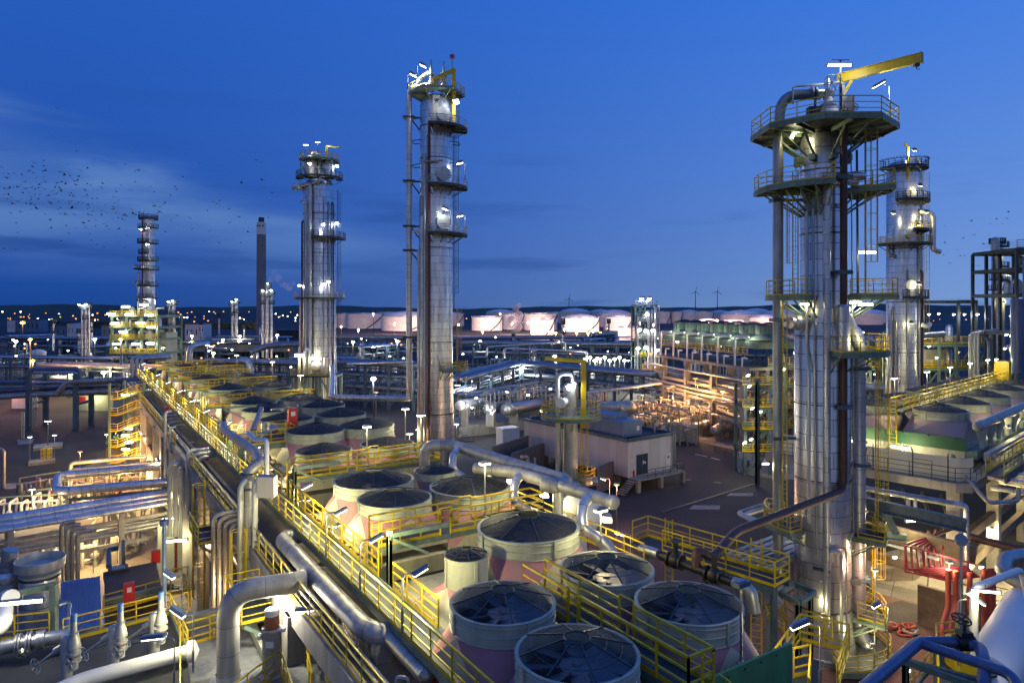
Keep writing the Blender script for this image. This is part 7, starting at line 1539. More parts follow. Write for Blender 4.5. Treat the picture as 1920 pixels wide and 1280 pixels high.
# lower deck with white screen wall
t = thing('lower_deck', 'concrete lower deck of the right bank with a white screen wall', 'concrete frame', K(-8.6, -3.8, 10.4))
m = MB(); m.prism([(K(*p, 0).x, K(*p, 0).y) for p in ((-9.4, 12), (-9.4, -3.6), (-8.6, -4.5), (40, -4.5), (40, 12))], 9.7, 10.4); m.build('deck', 'concrete', t)
m = MB(); kbox(m, -8.5, -8.42, -3.6, 11, 10.42, 12.2); m.beam(K(-8.45, -3.62, 11.3), K(-7.2, -4.2, 11.3), .06, 1.75); m.build('screen_wall', 'white_sheet', t)
m = MB(); m.rail([K(-9.25, 11, 10.42), K(-9.25, -3.5, 10.42), K(-8.5, -4.35, 10.42), K(-5.5, -4.4, 10.42)], 1.15, 1.6, .025, toe=False); m.build('railing', 'steel_dark', t)
for b_ in (8.5, 5.5, 2.5, -.5, -3.): m = MB(); m.beam(K(-9.2, b_, 10.4), K(-9.2, b_, 12.6), .07); m.build('scaffold_post', 'steel_dark', t)
for b_ in (6, -1.8): m = MB(); m.rail([K(-8.9, b_, 11.0), K(-8.9, b_+1.4, 11.0)], .8, 1.4, .02, toe=False, mids=1); m.build('screen_frame', 'steel_dark', t)
for a_, b_ in ((-8.2, -3.2), (-8.2, 8), (4, -3.2), (16, -3.2), (28, -3.2)): m = MB(); m.box(K(a_, b_, 4.85), (.95, .95, 9.7), A2); m.build('column', 'concrete', t)
for z_ in (2.8, 5.2): m = MB(); m.beam(K(-8.2, -3, z_), K(-8.2, 11, z_), .5, .8); m.beam(K(-8.2, -3.2, z_), K(30, -3.2, z_), .5, .8); m.build('tie_beam', 'concrete_brown', t)
m = MB(); q = K(-9.0, 3.4, 11.1); m.lathe(q, [(.22, 0), (.3, .9), (.34, .9), (.34, 1.0), (.01, 1.05)], 14); one('red_bin', 'dark red bin hanging before the white screen wall', 'bin', 'pipe_red', m)
tube_lamp(K(-5.4, 5.2, 11.9), U2, 'left tube lamp under the dark green end panel', 'tube lamps of the right bank', 420, WARM, 1.7, r=.12); tube_lamp(K(-5.4, 1.6, 11.9), U2, 'right tube lamp under the dark green end panel', 'tube lamps of the right bank', 420, WARM, 1.7, r=.12)
m = MB(); m.ladder(K(-5.5, 1.2, 0), 10.4, 12.3, -V2, False, .4); one('short_ladder', 'short white ladder behind the white screen wall', 'ladder', 'white_paint', m)
t = thing('side_walkway', 'yellow railed walkway along the right side of the right bank', 'walkway', K(-6, -6, 10.6)); m = MB(); kbox(m, -7, 40, -6.2, -5.0, 10.9, 10.98); m.build('deck', 'grating', t)
for b_ in (-6.2, -5.0): m = MB(); m.rail([K(-7, b_, 11), K(40, b_, 11)], 1.1, 1.5, .03); m.build('railing', 'yellow', t)
m = MB(); kbox(m, -7, 40, -6.35, -6.22, 10.5, 11.0); kbox(m, -8, 40, -8.2, -7.9, 9.0, 9.5); m.build('girder', 'steel_dark', t)
for i in range(7):
    a_ = -5.5 + i*2.7; m = MB(); m.tube([K(a_, -4.8, 10.5), K(a_, -8.4, 10.5), K(a_+.1, -8.4, 9.7), K(a_, -5, 9.7)], .19, 12, .35); one('hairpin_pipe', f'{ORD[i]} bright hairpin pipe sticking out of the right bank', 'pipe', 'clad_pipe', m, 'hairpin pipes of the right bank')
m = MB(); m.tube([K(-8.4, -3.9, 10.9), K(-8.8, -5.6, 9.2), K(-6.5, -7, 9.2), K(-6.3, -7, 10.2)], .16, 10, .4); one('bent_pipe', 'blue grey bent pipe round the corner of the lower deck', 'pipe', 'pipe', m)
# steel and pipes under the right bank
t = thing('lower_steelwork', 'blue green steel beams and pipes under the right bank', 'steel frame', K(-10, 0, 6))
m = MB(); m.ibeam(Q(1600, 938, 50), Q(1812, 985, 47), .9, .5, .08); m.ibeam(Q(1655, 935, 56), Q(1600, 962, 50), .6, .4, .06); m.build('girder', 'steel_blue', t)
m = MB(); m.ibeam(Q(1640, 1000, 51), Q(1700, 1008, 50), .5, .4, .06); m.beam(Q(1660, 960, 50), Q(1680, 1000, 50), .4); m.build('brace', 'steel_blue', t)
m = MB(); m.beam(Q(1640, 992, 52), Q(1830, 1040, 49), .5, 1.2); m.build('concrete_beam', 'concrete_brown', t)
for a_, b_, r, mt in ((Q(1615, 914, 52), Q(1808, 948, 48.5), .22, 'pipe'), (Q(1640, 1012, 51), Q(1760, 1048, 48), .14, 'pipe_light'), (Q(1815, 1005, 50), Q(1990, 1050, 46), .28, 'pipe_brown')): m = MB(); m.tube([a_, b_], r, 10); m.build('pipe', mt, t)
m = MB(); m.tube([Q(1790, 944, 48.7), Q(1812, 948, 48.5), Q(1812, 1065, 48.5)], .2, 10, .4); m.build('pipe', 'clad_pipe', t)
for px in (1703, 1716): m = MB(); m.tube([Q(px, 935, 50), Q(px, 958, 50)], .14, 8); m.build('stub', 'pipe_light', t)
for k in range(5): m = MB(); m.beam(Q(1620+k*36, 905+k*6, 62), Q(1640+k*36, 955+k*8, 52), .25); m.build('joist', 'steel_dark', t)
tube_lamp(Q(1710, 976, 50), (1,.15,0), 'tube lamp under the blue green girder of the right bank', 'tube lamps of the right bank', 380, WARM, 1.1, r=.09); 
tube_lamp(Q(1677, 1044, 48.2), (1,0,0), 'small bright lamp in front of the red pipe frame', 'tube lamps of the right bank', 70, WARM, .3, r=.1)
for i, (px, py, Y, pw) in enumerate(((1660, 960, 56, 900), (1740, 1000, 60, 900), (1860, 990, 62, 900), (1900, 1040, 58, 700), (1840, 1060, 56, 800), (1885, 900, 70, 700), (1770, 940, 66, 700))): flood(Q(px, py, Y), (0,-.3,-1), f'{ORD[i]} yellow lamp in the dark steelwork under the right bank', 'lamps under the right bank', pw*1.3, (1,.80,.38), .3)
# red sprinkler pipe frame
t = thing('red_pipe_bundle', 'bundle of red fire water pipes leaving the right rack and dropping to the ground', 'pipes', Q(1700, 1050, 48))
for k in range(7):
    m = MB(); a_ = Q(1790 - k*14 + 20, 985 + k*2, 54); b_ = Q(1697 + k*11, 1020 + k*3, 48.5); c_ = b_ - UP*1.7 + Vector((.05,-.2,0)); m.tube([a_, b_, c_, Q(1812 + k*4, 1062 + k*3, 47.5)], .085, 8, .2); m.build('pipe', 'pipe_red', t)
for k, (px, py) in enumerate(((1778, 1070), (1792, 1072), (1818, 1075), (1845, 1066), (1856, 1066), (1862, 1066))):
    g_ = Q(px, py, 47); m = MB(); base = Q(px - (22 if k < 2 else 0), 1165 + k*2, 46.5); m.tube([g_ + UP*.1, Vector((g_.x, g_.y, 3.5)), Vector((base.x, base.y-.6, 2.6)), Vector((base.x, base.y-1.0, .5))] if k < 3 else [g_, Vector((g_.x, g_.y, 1))], .17, 10, .5); m.build('drop_pipe', 'hose_red', t)
m = MB()
for px in (1697, 1735, 1768): a_ = Q(px, 1022, 48.3); m.beam(a_, a_ - UP*1.9, .08)
m.beam(Q(1697, 1022, 48.3), Q(1830, 1058, 47.3), .1); m.beam(Q(1697, 1070, 48.3), Q(1830, 1100, 47.3), .1); m.build('frame', 'pipe_red', t)
# valve bay wall and hoses
a_, b_ = P(1722, 1168, 0), P(1805, 1195, 0); t = thing('bay_wall', 'brownish concrete wall behind the red drop pipes', 'wall', a_); m = MB(); m.beam(a_ + UP*1.5, b_ + UP*1.5, .35, 3.0); m.build('panel', 'concrete_brown', t)
m = MB(); m.beam(b_ + UP*1.5, b_ + Vector((2.6, 1.5, 1.5)), .3, 3.0); m.build('return_wall', 'concrete_brown', t)
for i, (px, py, n, nm) in enumerate(((1673, 1178, 5, 'left heap of flat coiled red hose on the paving'), (1697, 1187, 4, 'middle heap of flat coiled red hose on the paving'), (1712, 1183, 6, 'right heap of flat coiled red hose on the paving'))):
    b = P(px, py, 0); t = thing('hose_heap', nm, 'hose', b, 'coiled hoses'); rr = random.Random(i+5)
    for k in range(n):
        m = MB(); c_ = b + Vector((rr.uniform(-.5,.5), rr.uniform(-.3,.3), .06 + k*.07)); r_ = rr.uniform(.22, .5); m.tube([c_ + Vector((r_*math.cos(a), r_*.8*math.sin(a), .03*math.sin(3*a + k))) for a in [2*math.pi*j/14 for j in range(14)]], .09, 6, closed=True); m.build('coil', 'hose_red' if k % 3 else 'white_sheet', t)
# foreground right: blue pipes, white drum, pump platform
t = thing('blue_pipe', 'branching blue pipe with a black valve at the lower right edge', 'pipe', P(1720, 1215, 12.6)); zb_ = 12.6
j = P(1722, 1204, zb_); m = MB(); m.tube([P(1560, 1340, zb_), j, j + Vector((.4,.05,0)), P(1800, 1203, zb_), P(1838, 1212, zb_), P(1845, 1240, zb_) , P(1846, 1256, zb_)-UP*.6], .19, 16, .5); m.build('pipe', 'pipe_blue', t)
m = MB(); m.tube([j, P(1895, 1262, zb_), P(1915, 1300, zb_-.3)], .17, 14, .4); m.build('pipe', 'pipe_blue', t)
vc = P(1808, 1204, zb_); m = MB(); m.cyl(vc - Vector((.3,0,0)), vc + Vector((.3,0,0)), .27, 14); m.box(vc + UP*.15, (.4,.35,.5)); m.cyl(vc, vc + UP*.75, .06, 8); m.build('valve', 'black', t)
m = MB(); m.wheel(vc + Vector((-.1,0,.8)), (.1,-.3,1), .3, .025); m.build('handwheel', 'black', t)
for f in (.45, .5, .55): pass
t = thing('pipe_stand', 'grey green steel stand under the branching blue pipe', 'frame', P(1690, 1240, 12)); m = MB(); a_ = P(1698, 1238, 12.0); m.ibeam((a_.x, a_.y, 4), (a_.x, a_.y, 12.1), .24, .24, .03); m.beam(P(1692, 1238, 12.05), P(1830, 1275, 12.05), .16, .22); m.beam(P(1692, 1238, 12.05), P(1900, 1310, 12.05), .14, .2); m.beam(P(1745, 1252, 12), P(1705, 1300, 11.2), .1); m.build('frame', 'steel_green', t)
drum('storage_drum', 'big pale horizontal drum at the lower right edge', P(1838, 1300, 6.4), P(1925, 1140, 6.4) , 1.2, 'tank_white', None, 'concrete', 'vessel', base=4.)
m = MB(); a_ = P(1895, 1260, 5.2); m.box(a_ + UP*.2, (1.5, 1.5, 2.4), .6); one('concrete_block', 'concrete plinth block beside the big pale drum', 'plinth', 'concrete', m)
m = MB(); m.tube([P(1826, 1235, 8.2), P(1826, 1235, 8.2) + UP*3.2, P(1915, 1140, 8.5)*1 + UP*2.0, P(1935, 1150, 8.2)], .17, 14, .6); one('white_bent_pipe', 'white bent pipe standing over the big pale drum', 'pipe', 'white_paint', m)
tube_lamp(P(1848, 1108, 11.6), (1,-.25,0), 'long tube lamp along the white bent pipe', 'lamps at the lower right', 130, WARM, 1.2, r=.06)
q = P(1796, 1180, 8.2); crook_lamp(P(1796, 1250, 8.0), 3.0, (1,.15,0), 'slanted lit tube lamp on a crook pole before the brownish wall', 'lamps at the lower right', 170, head=(1.1,.16,.1), tilt=-.6)
m = MB(); a_ = P(1802, 1215, 8); m.tube([a_, a_ + UP*5.0], .06, 8); m.lathe(a_ + UP*5.1, [(.01,-.15), (.25,-.12), (.3,0), (.25,.12), (.01,.15)], 16, axis=(0,-1,.3)); one('round_sign', 'round blue sign disc on a thin pole before the red pipes', 'sign', 'pipe_blue', m)
t = thing('pump_platform', 'yellow railed platform with pump gear at the lower right', 'platform', P(1790, 1240, 7.6)); m = MB(); m.prism([(P(x, y, 7.6).x, P(x, y, 7.6).y) for x, y in ((1755, 1215), (1830, 1205), (1870, 1265), (1760, 1290))], 7.5, 7.6); m.build('deck', 'grating', t)
m = MB(); m.rail([P(1760, 1290, 7.6), P(1755, 1215, 7.6), P(1830, 1205, 7.6)], 1.2, 1., .03); m.rail([P(1790, 1240, 7.6) + UP*.2, P(1835, 1170, 7.6)], 1.1, 1., .03); m.build('railing', 'yellow', t)
m = MB(); m.cyl(P(1795, 1245, 7.6), P(1795, 1245, 7.6) + UP*1.2, .5, 14); m.box(P(1812, 1255, 7.6) + UP*.4, (1.2, .9, .8)); m.build('pump', 'yellow', t)
m = MB()
for x, y in ((1757, 1220), (1828, 1210), (1762, 1288)): p = P(x, y, 7.6); m.beam((p.x, p.y, 0), p, .25)
m.build('leg', 'steel_green', t)
m = MB(); m.rail([P(1830, 1130, 3), P(1930, 1150, 3), P(2000, 1165, 3)], 1.4, 1.2, .03); one('guard_rail', 'yellow guard rail behind the big pale drum', 'railing', 'yellow', m)
m = MB(); m.tube([P(1930, 1040, 8.0), P(1885, 1045, 8.0), P(1880, 1075, 7.9), P(1935, 1098, 7.8)], .45, 16, 1.0); one('bent_pipe', 'fat blue and brown bent pipe at the right edge', 'pipe', 'pipe', m)
tube_lamp(P(1702, 1260, 8.6), (.6,.7,0), 'slanted tube lamp under the grey green pipe stand', 'lamps at the lower right', 260, WARM, .6, r=.06)
crook_lamp(P(1665, 1240, 4), 3.2, (-1,.1,0), 'hooded lamp on a thin pole at the column foot, lower right', 'lamps at the lower right', 200, head=(.5,.25,.14), tilt=-.6)
m = MB(); m.rail([P(1690, 1330, 5), P(1755, 1245, 5)], 1.1, 1., .03); one('guard_rail', 'yellow stair rail below the grey green pipe stand', 'railing', 'yellow', m)
for px, py, pw, nm in ((1640, 1250, 900, 'pinkish street lamp at the foot of the nearest column'), (1740, 1160, 800, 'warm street lamp in the paved bay'), (1780, 1230, 700, 'warm street lamp near the red drop pipes')): mast_lamp(P(px, py, 0), 6.5, nm, 'street lamps at the lower right', pw*.6, (1,.58,.36) if 'pink' in nm else (1,.75,.42), 'lamp_pink', .35)

# valve gangway between the bank and the nearest column
ga, gb = P(1215, 1005, 11.2), P(1480, 1085, 11.2); d_ = (gb-ga).normalized(); s_ = Vector((-d_.y, d_.x, 0)); s_ = s_ if s_.y < 0 else -s_
t = thing('valve_gangway', 'orange lit railed gangway with black valves between fans and nearest column', 'gangway', ga)
m = MB(); m.box((ga+gb)/2 + s_*.7 - UP*.05, ((gb-ga).length, 1.5, .08), math.atan2(d_.y, d_.x)); m.build('deck', 'grating', t)
m = MB(); m.rail([ga + s_*1.4, ga, gb, gb + s_*1.4], 1.15, 1.3, .032); m.build('railing', 'yellow', t); m = MB(); m.rail([ga + s_*1.45 + d_*2, gb + s_*1.45], 1.15, 1.3, .032); m.build('railing', 'yellow', t)
m = MB()
for k in (0, 1.45): m.beam(ga + s_*k - UP*.2, gb + s_*k - UP*.2, .1, .3)
for f in (.05, .5, .95): 
    p = ga.lerp(gb, f) + s_*.7; m.beam((p.x,p.y,0), p - UP*.2, .25)
m.build('girder', 'steel_blue', t)
m = MB(); m.ladder(ga + d_*1.6 + s_*.3, 6, 12.6, -s_, False); m.build('ladder', 'yellow', t)
t = thing('black_valve_line', 'rusty black pipe with two big valves along the orange lit gangway', 'pipe', P(1280, 1050, 11.8)); e0 = P(1238, 1040, 11.9); e3 = P(1376, 1092, 11.7)
m = MB(); m.tube([e0, e3], .21, 14); m.build('pipe', 'black', t)
for f in (.22, .75):
    c_ = e0.lerp(e3, f); m = MB(); m.ball(c_, .38, 12); m.cyl(c_ - d_*.4, c_ - d_*.3, .36, 14); m.cyl(c_ + d_*.3, c_ + d_*.4, .36, 14); m.cyl(c_, c_ + UP*.9, .12, 8); v_ = m.build('valve', 'black', t)
    m = MB(); m.wheel(c_ + UP*.95, UP, .26, .025); m.build('handwheel', 'steel_dark', v_)
m = MB(); m.tube([e0.lerp(e3, .52), e0.lerp(e3, .5) + UP*.9, Vector((9.6, 32.6, 12.1)), Vector((9.9,33,12.1))], .21, 12, .5); m.build('tee', 'pipe_brown', t)
m = MB(); m.tube([e3, e3 + d_*.8, e3 + d_*1.0 - UP*1.0], .27, 16, .6); m.build('silver_elbow', 'galv', t)
m = MB(); m.tube([e0 - d_*.1, e0 - d_*1.2], .25, 14); m.build('silver_end', 'galv', t)
# silver pipes lying beyond the gangway
t = thing('silver_pipe_row', 'row of bright silver pipes on a low rack left of the nearest column', 'pipes', P(1400, 1010, 6))
for k in range(6): m = MB(); a_, b_ = P(1365 + k*13, 1040 + k*6, 6.4), P(1470 + k*8, 1000 + k*7, 6.4); m.tube([a_ - UP*1.2, a_, b_, b_ + (b_-a_)*.4], .2, 12, .3); m.build('pipe', 'galv', t)
m = MB()
for f in (.2, .8): m.beam(P(1365, 1040, 6.1).lerp(P(1470, 1000, 6.1), f), P(1430, 1070, 6.1).lerp(P(1510, 1035, 6.1), f), .2)
for x, y in ((1380, 1040), (1470, 1005), (1440, 1068), (1500, 1040)): p = P(x, y, 6.1); m.beam((p.x,p.y,0), p, .2)
m.build('rack', 'steel_green', t)
t = thing('silver_loop', 'pair of bright silver pipes bending round left of the nearest column', 'pipe', P(1390, 960, 6.5))
for k in (0, 1): m = MB(); m.tube([P(1440, 944 + k*8, 6.4), P(1384 + k*10, 962 + k*4, 6.4), P(1420 + k*8, 982 - k*2, 6.4), P(1520, 1002, 6.4)], .22, 12, .5); m.build('pipe', 'galv', t)
m = MB(); m.box(P(1432, 1100, 9.5), (1.6, 1.0, .8), .3); m.cyl(P(1458, 1130, 9), P(1440, 1120, 9.4), .3, 14); one('insulated_box', 'grey insulated box and pipe stub beside the fan over the green panel', 'box', 'wall_panel', m)
t = thing('steel_portal', 'pale steel post with an open square frame left of the column foot', 'frame', P(1500, 1220, 6)); a_ = P(1497, 1130, 10.2)
m = MB(); m.ibeam((a_.x, a_.y, 3), (a_.x, a_.y, 10.4), .28, .28, .035); b_ = P(1520, 1105, 10.4); m.ibeam((b_.x, b_.y, 3), (b_.x, b_.y, 10.3), .24, .24, .03)
sq = [P(1462, 1112, 10.5), P(1490, 1094, 10.5), P(1528, 1110, 10.5), P(1500, 1130, 10.5)]
for i in range(4): m.beam(sq[i], sq[(i+1) % 4], .16, .22)
m.build('frame', 'steel_green', t)
t = thing('access_platform', 'yellow railed platform with caged ladder at the bottom right of the green panel', 'platform', P(1520, 1260, 9)); zz = 9.6
m = MB(); m.prism([(P(x, y, zz).x, P(x, y, zz).y) for x, y in ((1458, 1272), (1500, 1228), (1545, 1240), (1530, 1300), (1470, 1310))], zz-.08, zz); m.build('deck', 'grating', t)
m = MB(); m.rail([P(1450, 1275, zz), P(1500, 1200, zz), P(1592, 1222, zz), P(1570, 1300, zz)], 1.15, 1.1, .034); m.rail([P(1462, 1320, zz), P(1455, 1278, zz), P(1520, 1262, zz), P(1516, 1330, zz)], 1.15, 1., .034); m.build('railing', 'yellow', t)
m = MB(); m.ladder(P(1468, 1285, zz), 6, zz+1.2, (-.6,-.8,0), True); m.build('ladder', 'yellow', t)
crook_lamp(P(1538, 1300, zz), 2.6, (-1,.05,0), 'blue hooded lamp on a crook pole at the bottom right of the green panel', 'lamps at the lower right', 160, head=(.75,.26,.14), tilt=-.45)
m = MB(); m.rail([P(1440, 1140, 8.5), P(1500, 1185, 8.5), P(1560, 1200, 8.5)], 1.1, 1.1, .032); m.rail([P(1430, 1120, 7), P(1440, 1160, 7), P(1470, 1185, 7)], 1.1, .9, .032); one('guard_rail', 'curved yellow railings around the foot of the nearest column', 'railing', 'yellow', m)
m = MB(); m.ladder(P(1418, 1135, 9), 2, 12.4, (-.3,-1,0), False, .5); one('yellow_ladder', 'tall yellow ladder between the silver elbow and the nearest column', 'ladder', 'yellow', m)

# right background: open steel structures
def steel(label, x0, x1, Y, depth, ztop, floors, rail='yellow', bays=3, cm='steel_green', seed=1):
    k_ = Y/F; xa, xb = (x0-CX)*k_, (x1-CX)*k_; b = Vector((xa, Y, 0)); t = thing('steel_structure', label, 'steel frame', b, None); m = MB(); rr = random.Random(seed)
    for i in range(bays+1):
        x = xa + (xb-xa)*i/bays
        for dy in (0, depth): m.beam((x, Y+dy, 0), (x, Y+dy, ztop), .4)
    for z_ in floors:
        for dy in (0, depth): m.beam((xa, Y+dy, z_), (xb, Y+dy, z_), .3, .45)
        for i in range(bays+1): m.beam((xa + (xb-xa)*i/bays, Y, z_), (xa + (xb-xa)*i/bays, Y+depth, z_), .3, .4)
    for i in range(bays):
        for z0, z1 in zip([0]+floors, floors):
            if rr.random() < .6: m.beam((xa+(xb-xa)*i/bays, Y, z0), (xa+(xb-xa)*(i+1)/bays, Y, z1), .2)
    m.build('frame', cm, t)
    for z_ in floors:
        m = MB(); m.box(((xa+xb)/2, Y+depth/2, z_+.28), (xb-xa, depth, .1)); m.build('floor', 'grating', t); m = MB(); m.rail([(xa, Y-.1, z_+.33), (xb, Y-.1, z_+.33)], 1.2, 1.8, .05); m.build('railing', rail, t)
        for j in range(int((xb-xa)/3.2)):
            x = rr.uniform(xa+1, xb-1); h = rr.uniform(1.2, 3.0); m = MB()
            if rr.random() < .5: m.lathe((x, Y+depth*rr.uniform(.3,.7), z_+.3), [(.6, 0), (.6, h*.8), (.4, h), (.01, h*1.08)], 12)
            else: m.tube([(x, Y+1, z_+.3), (x, Y+1, z_+.3+h), (x+rr.uniform(-2,2), Y+2, z_+.3+h), (x+1, Y+2, z_+.3)], rr.uniform(.15,.35), 8, .5)
            m.build('equipment', rr.choice(['pipe_light','galv','clad_fine','clad_pipe']), t)
    return t
steel('open steel structure with lit equipment right of the column with birds', 1728, 1858, 118, 12, 19.5, [4.5, 9, 13.5, 17.6], bays=4, seed=3)
m = MB(); k_ = 118/F; 
for x in (1730, 1797, 1830): m.beam(Q(x, 640, 117), Q(x, 563, 117), .4)
m.beam(Q(1722, 566, 117), Q(1830, 566, 117), .35, .5); m.beam(Q(1797, 564, 122), Q(1830, 564, 122), .3); one('gantry_frame', 'open dark gantry frame against the sky at right', 'frame', 'steel_dark', m)
steel('dark tall steel structure at the right edge of the photo', 1906, 1990, 105, 10, 33, [5, 10, 15, 20, 26, 30, 33], 'galv', 3, 'steel_dark', seed=6)
steel('lit steel structure behind the nearest column, right', 1600, 1664, 135, 9, 15, [4, 8, 12, 15], bays=2, seed=8)
steel('yellow lit steel structure between the concrete rack and nearest column', 1440, 1500, 118, 8, 14, [3.5, 7, 10.5, 14], bays=2, seed=9)
t = thing('white_pipes', 'three white vertical pipes turning right on the open steel structure', 'pipes', Q(1820, 710, 112))
for k in range(3): m = MB(); m.tube([Q(1819+k*7, 708, 112), Q(1819+k*7, 626-k, 112), Q(1870, 622-k*2, 113)], .25, 10, .6); m.build('pipe', 'pipe_light', t)
m = MB(); m.tube([Q(1855, 700, 112), Q(1855, 640, 112), Q(1848, 630, 112)], .35, 10, .6); one('blue_pipe', 'pale blue vertical pipe right of the three white pipes', 'pipe', 'pipe_blue', m)
m = MB(); m.tube([Q(1908, 700, 101), Q(1908, 560, 101)], .9, 16); m.tube([Q(1925, 700, 101), Q(1925, 480, 101)], .5, 12); one('thick_riser', 'thick grey blue vertical pipes at the right edge', 'pipe', 'pipe_blue', m)
m = MB(); m.tube([Q(1730, 630, 112), Q(1768, 626, 114)], .5, 12); one('horizontal_pipe', 'grey horizontal pipe leaving the column with the birds', 'pipe', 'pipe', m)
for i, (px, py, Y, pw, col) in enumerate(((1742, 588, 117, 500, COOL), (1760, 587, 117, 600, COOL), (1788, 588, 117, 500, COOL), (1808, 588, 117, 600, COOL), (1833, 588, 117, 600, COOL), (1742, 648, 117, 500, WARM), (1756, 669, 117, 700, WARM), (1868, 672, 104, 500, WARM), (1892, 690, 104, 500, WARM), (1884, 652, 104, 400, WARM), (1915, 576, 104, 700, COOL), (1878, 694, 104, 400, WARM), (1887, 626, 104, 400, WARM), (1610, 690, 134, 700, WARM), (1640, 700, 134, 700, WARM), (1626, 668, 134, 700, WARM), (1618, 622, 134, 700, WARM), (1470, 690, 116, 700, WARM), (1452, 720, 116, 700, WARM), (1490, 660, 116, 500, WARM))):
    flood(Q(px, py, Y-1.5), (0,-.2,-1), 'lamp hanging in the open steel structures at right', 'lamps of the right steel structures', pw*.5, col, .42)
street(1798, 708, 9, 'single amber lamp inside the open steel structure at right', 1500, AMBER, 'lamp_amber', head=.9)
m = MB(); c_ = Q(1750, 675, 124); m.box(c_, (4.5, 3, 4)); one('white_cabin', 'small white lit cabin inside the open steel structure at right', 'cabin', 'white_paint', m)
# ------------------------------------------------------------------ far things
# white storage tanks (cx, top of wall, foot, width, dome?) in the photo's pixels
TK = [(648, 589, 614, 44, 0, 'half hidden behind the wide left column'), (685, 589, 615, 70, 0, 'lit orange, with a slanting stair, beside the wide left column'), (762, 594, 619, 92, 1, 'shallow domed, half hidden by the tall side pipe'), (913, 595, 619, 57, 0, 'pink lit, leftmost of the middle tanks'), (962, 590, 617, 42, 0, 'behind the steam plume'), (1014, 589, 618, 62, 0, 'widest flat one right of the steam plume'), (1017, 600, 627, 43, 2, 'nearer white one with faint lettering lines'), (1078, 585, 606, 60, 1, 'farther domed one behind the bright stair tank'), (1088, 597, 621, 70, 1, 'domed one with a long slanting stair'), (1152, 588, 612, 64, 1, 'domed one behind the open steel tower'), (1158, 595, 619, 53, 1, 'pink lit one left of the open steel tower'), (1180, 615, 637, 42, 1, 'small domed one at the foot of the open steel tower'), (1243, 585, 606, 28, 0, 'white one just right of the open steel tower'), (1269, 585, 606, 20, 0, 'slim grey one right of the open steel tower'), (1320, 585, 606, 34, 0, 'white one behind the small pink tank'), (1329, 601, 625, 32, 3, 'small pink lit one over the fan row'), (1350, 586, 600, 38, 1, 'low domed one over the small pink tank'), (1376, 603, 627, 34, 0, 'small half pink half white one over the fan row'), (1390, 590, 612, 76, 1, 'big domed one glowing pink'), (1434, 596, 622, 58, 1, 'pink domed one left of the nearest column'), (1470, 589, 611, 78, 1, 'big domed one just left of the nearest column'), (1628, 588, 608, 70, 1, 'domed one between the two right columns'), (938, 586, 604, 54, 1, 'farther one over the pink lit leftmost middle tank'), (1046, 586, 604, 46, 0, 'farther one left of the domed stair tank'), (1126, 585, 604, 44, 1, 'farther one right of the domed stair tank'), (1215, 586, 604, 40, 1, 'farther one seen through the open steel tower'), (1292, 586, 605, 44, 1, 'farther domed one right of the slim grey tank'), (1418, 584, 602, 50, 1, 'farthest domed one over the big pink one'), (1512, 588, 608, 60, 1, 'one half hidden behind the nearest column'), (1582, 588, 606, 44, 0, 'flat one between the two right columns'), (730, 586, 605, 44, 0, 'farther one between the slanting stair tank and the tall side pipe'), (850, 590, 611, 40, 1, 'one half hidden by the tallest column')]
for cx, yt, yb, w, dome, nm in TK:
    Y = H*F/(yb - CY); b = Vector(((cx-CX)*Y/F, Y, 0)); r = w/2*Y/F; h = H - (yt-CY)*Y/F; hd = {0: .06, 1: .24, 2: .05, 3: .28}[dome]*r
    t = thing('storage_tank', f'white round storage tank {nm}', 'tank', b, 'white tanks of the tank farm')
    m = MB(); m.lathe(b, [(r, 0), (r, h)], 48); m.build('shell', 'tank_sheet', t)
    m = MB(); m.lathe(b + UP*h, [(r*1.01, -.1), (r*1.01, .2), (r, .25), (r*.75, hd*.55), (r*.4, hd*.88), (.01, hd+.3)], 48); m.build('roof', 'tank_white', t)
    m = MB(); n = 9
    for k in range(n):
        a0, a1 = R(285 + k*7), R(285 + (k+1)*7); p = b + Vector((math.cos(a0)*r*1.02, math.sin(a0)*r*1.02, h*k/n)); q = b + Vector((math.cos(a1)*r*1.02, math.sin(a1)*r*1.02, h*(k+1)/n)); m.beam(p, q, .9, 1.2)
    m.build('stair', 'steel_dark', t)
    m = MB(); m.rail([b + Vector((r*math.cos(a), r*math.sin(a), h)) for a in [2*math.pi*k/20 for k in range(20)]], 1.6, 5, .12, True, False, 1); m.build('railing', 'galv', t)
    if dome == 2:
        m = MB()
        for k, (x0, x1) in enumerate(((-.35, .1), (-.45, .25))): m.box(b + Vector(((x0+x1)/2*r, -r*.99, h*(.68-k*.12))), ((x1-x0)*r, .3, .5))
        m.build('lettering', 'steel_dark', t)
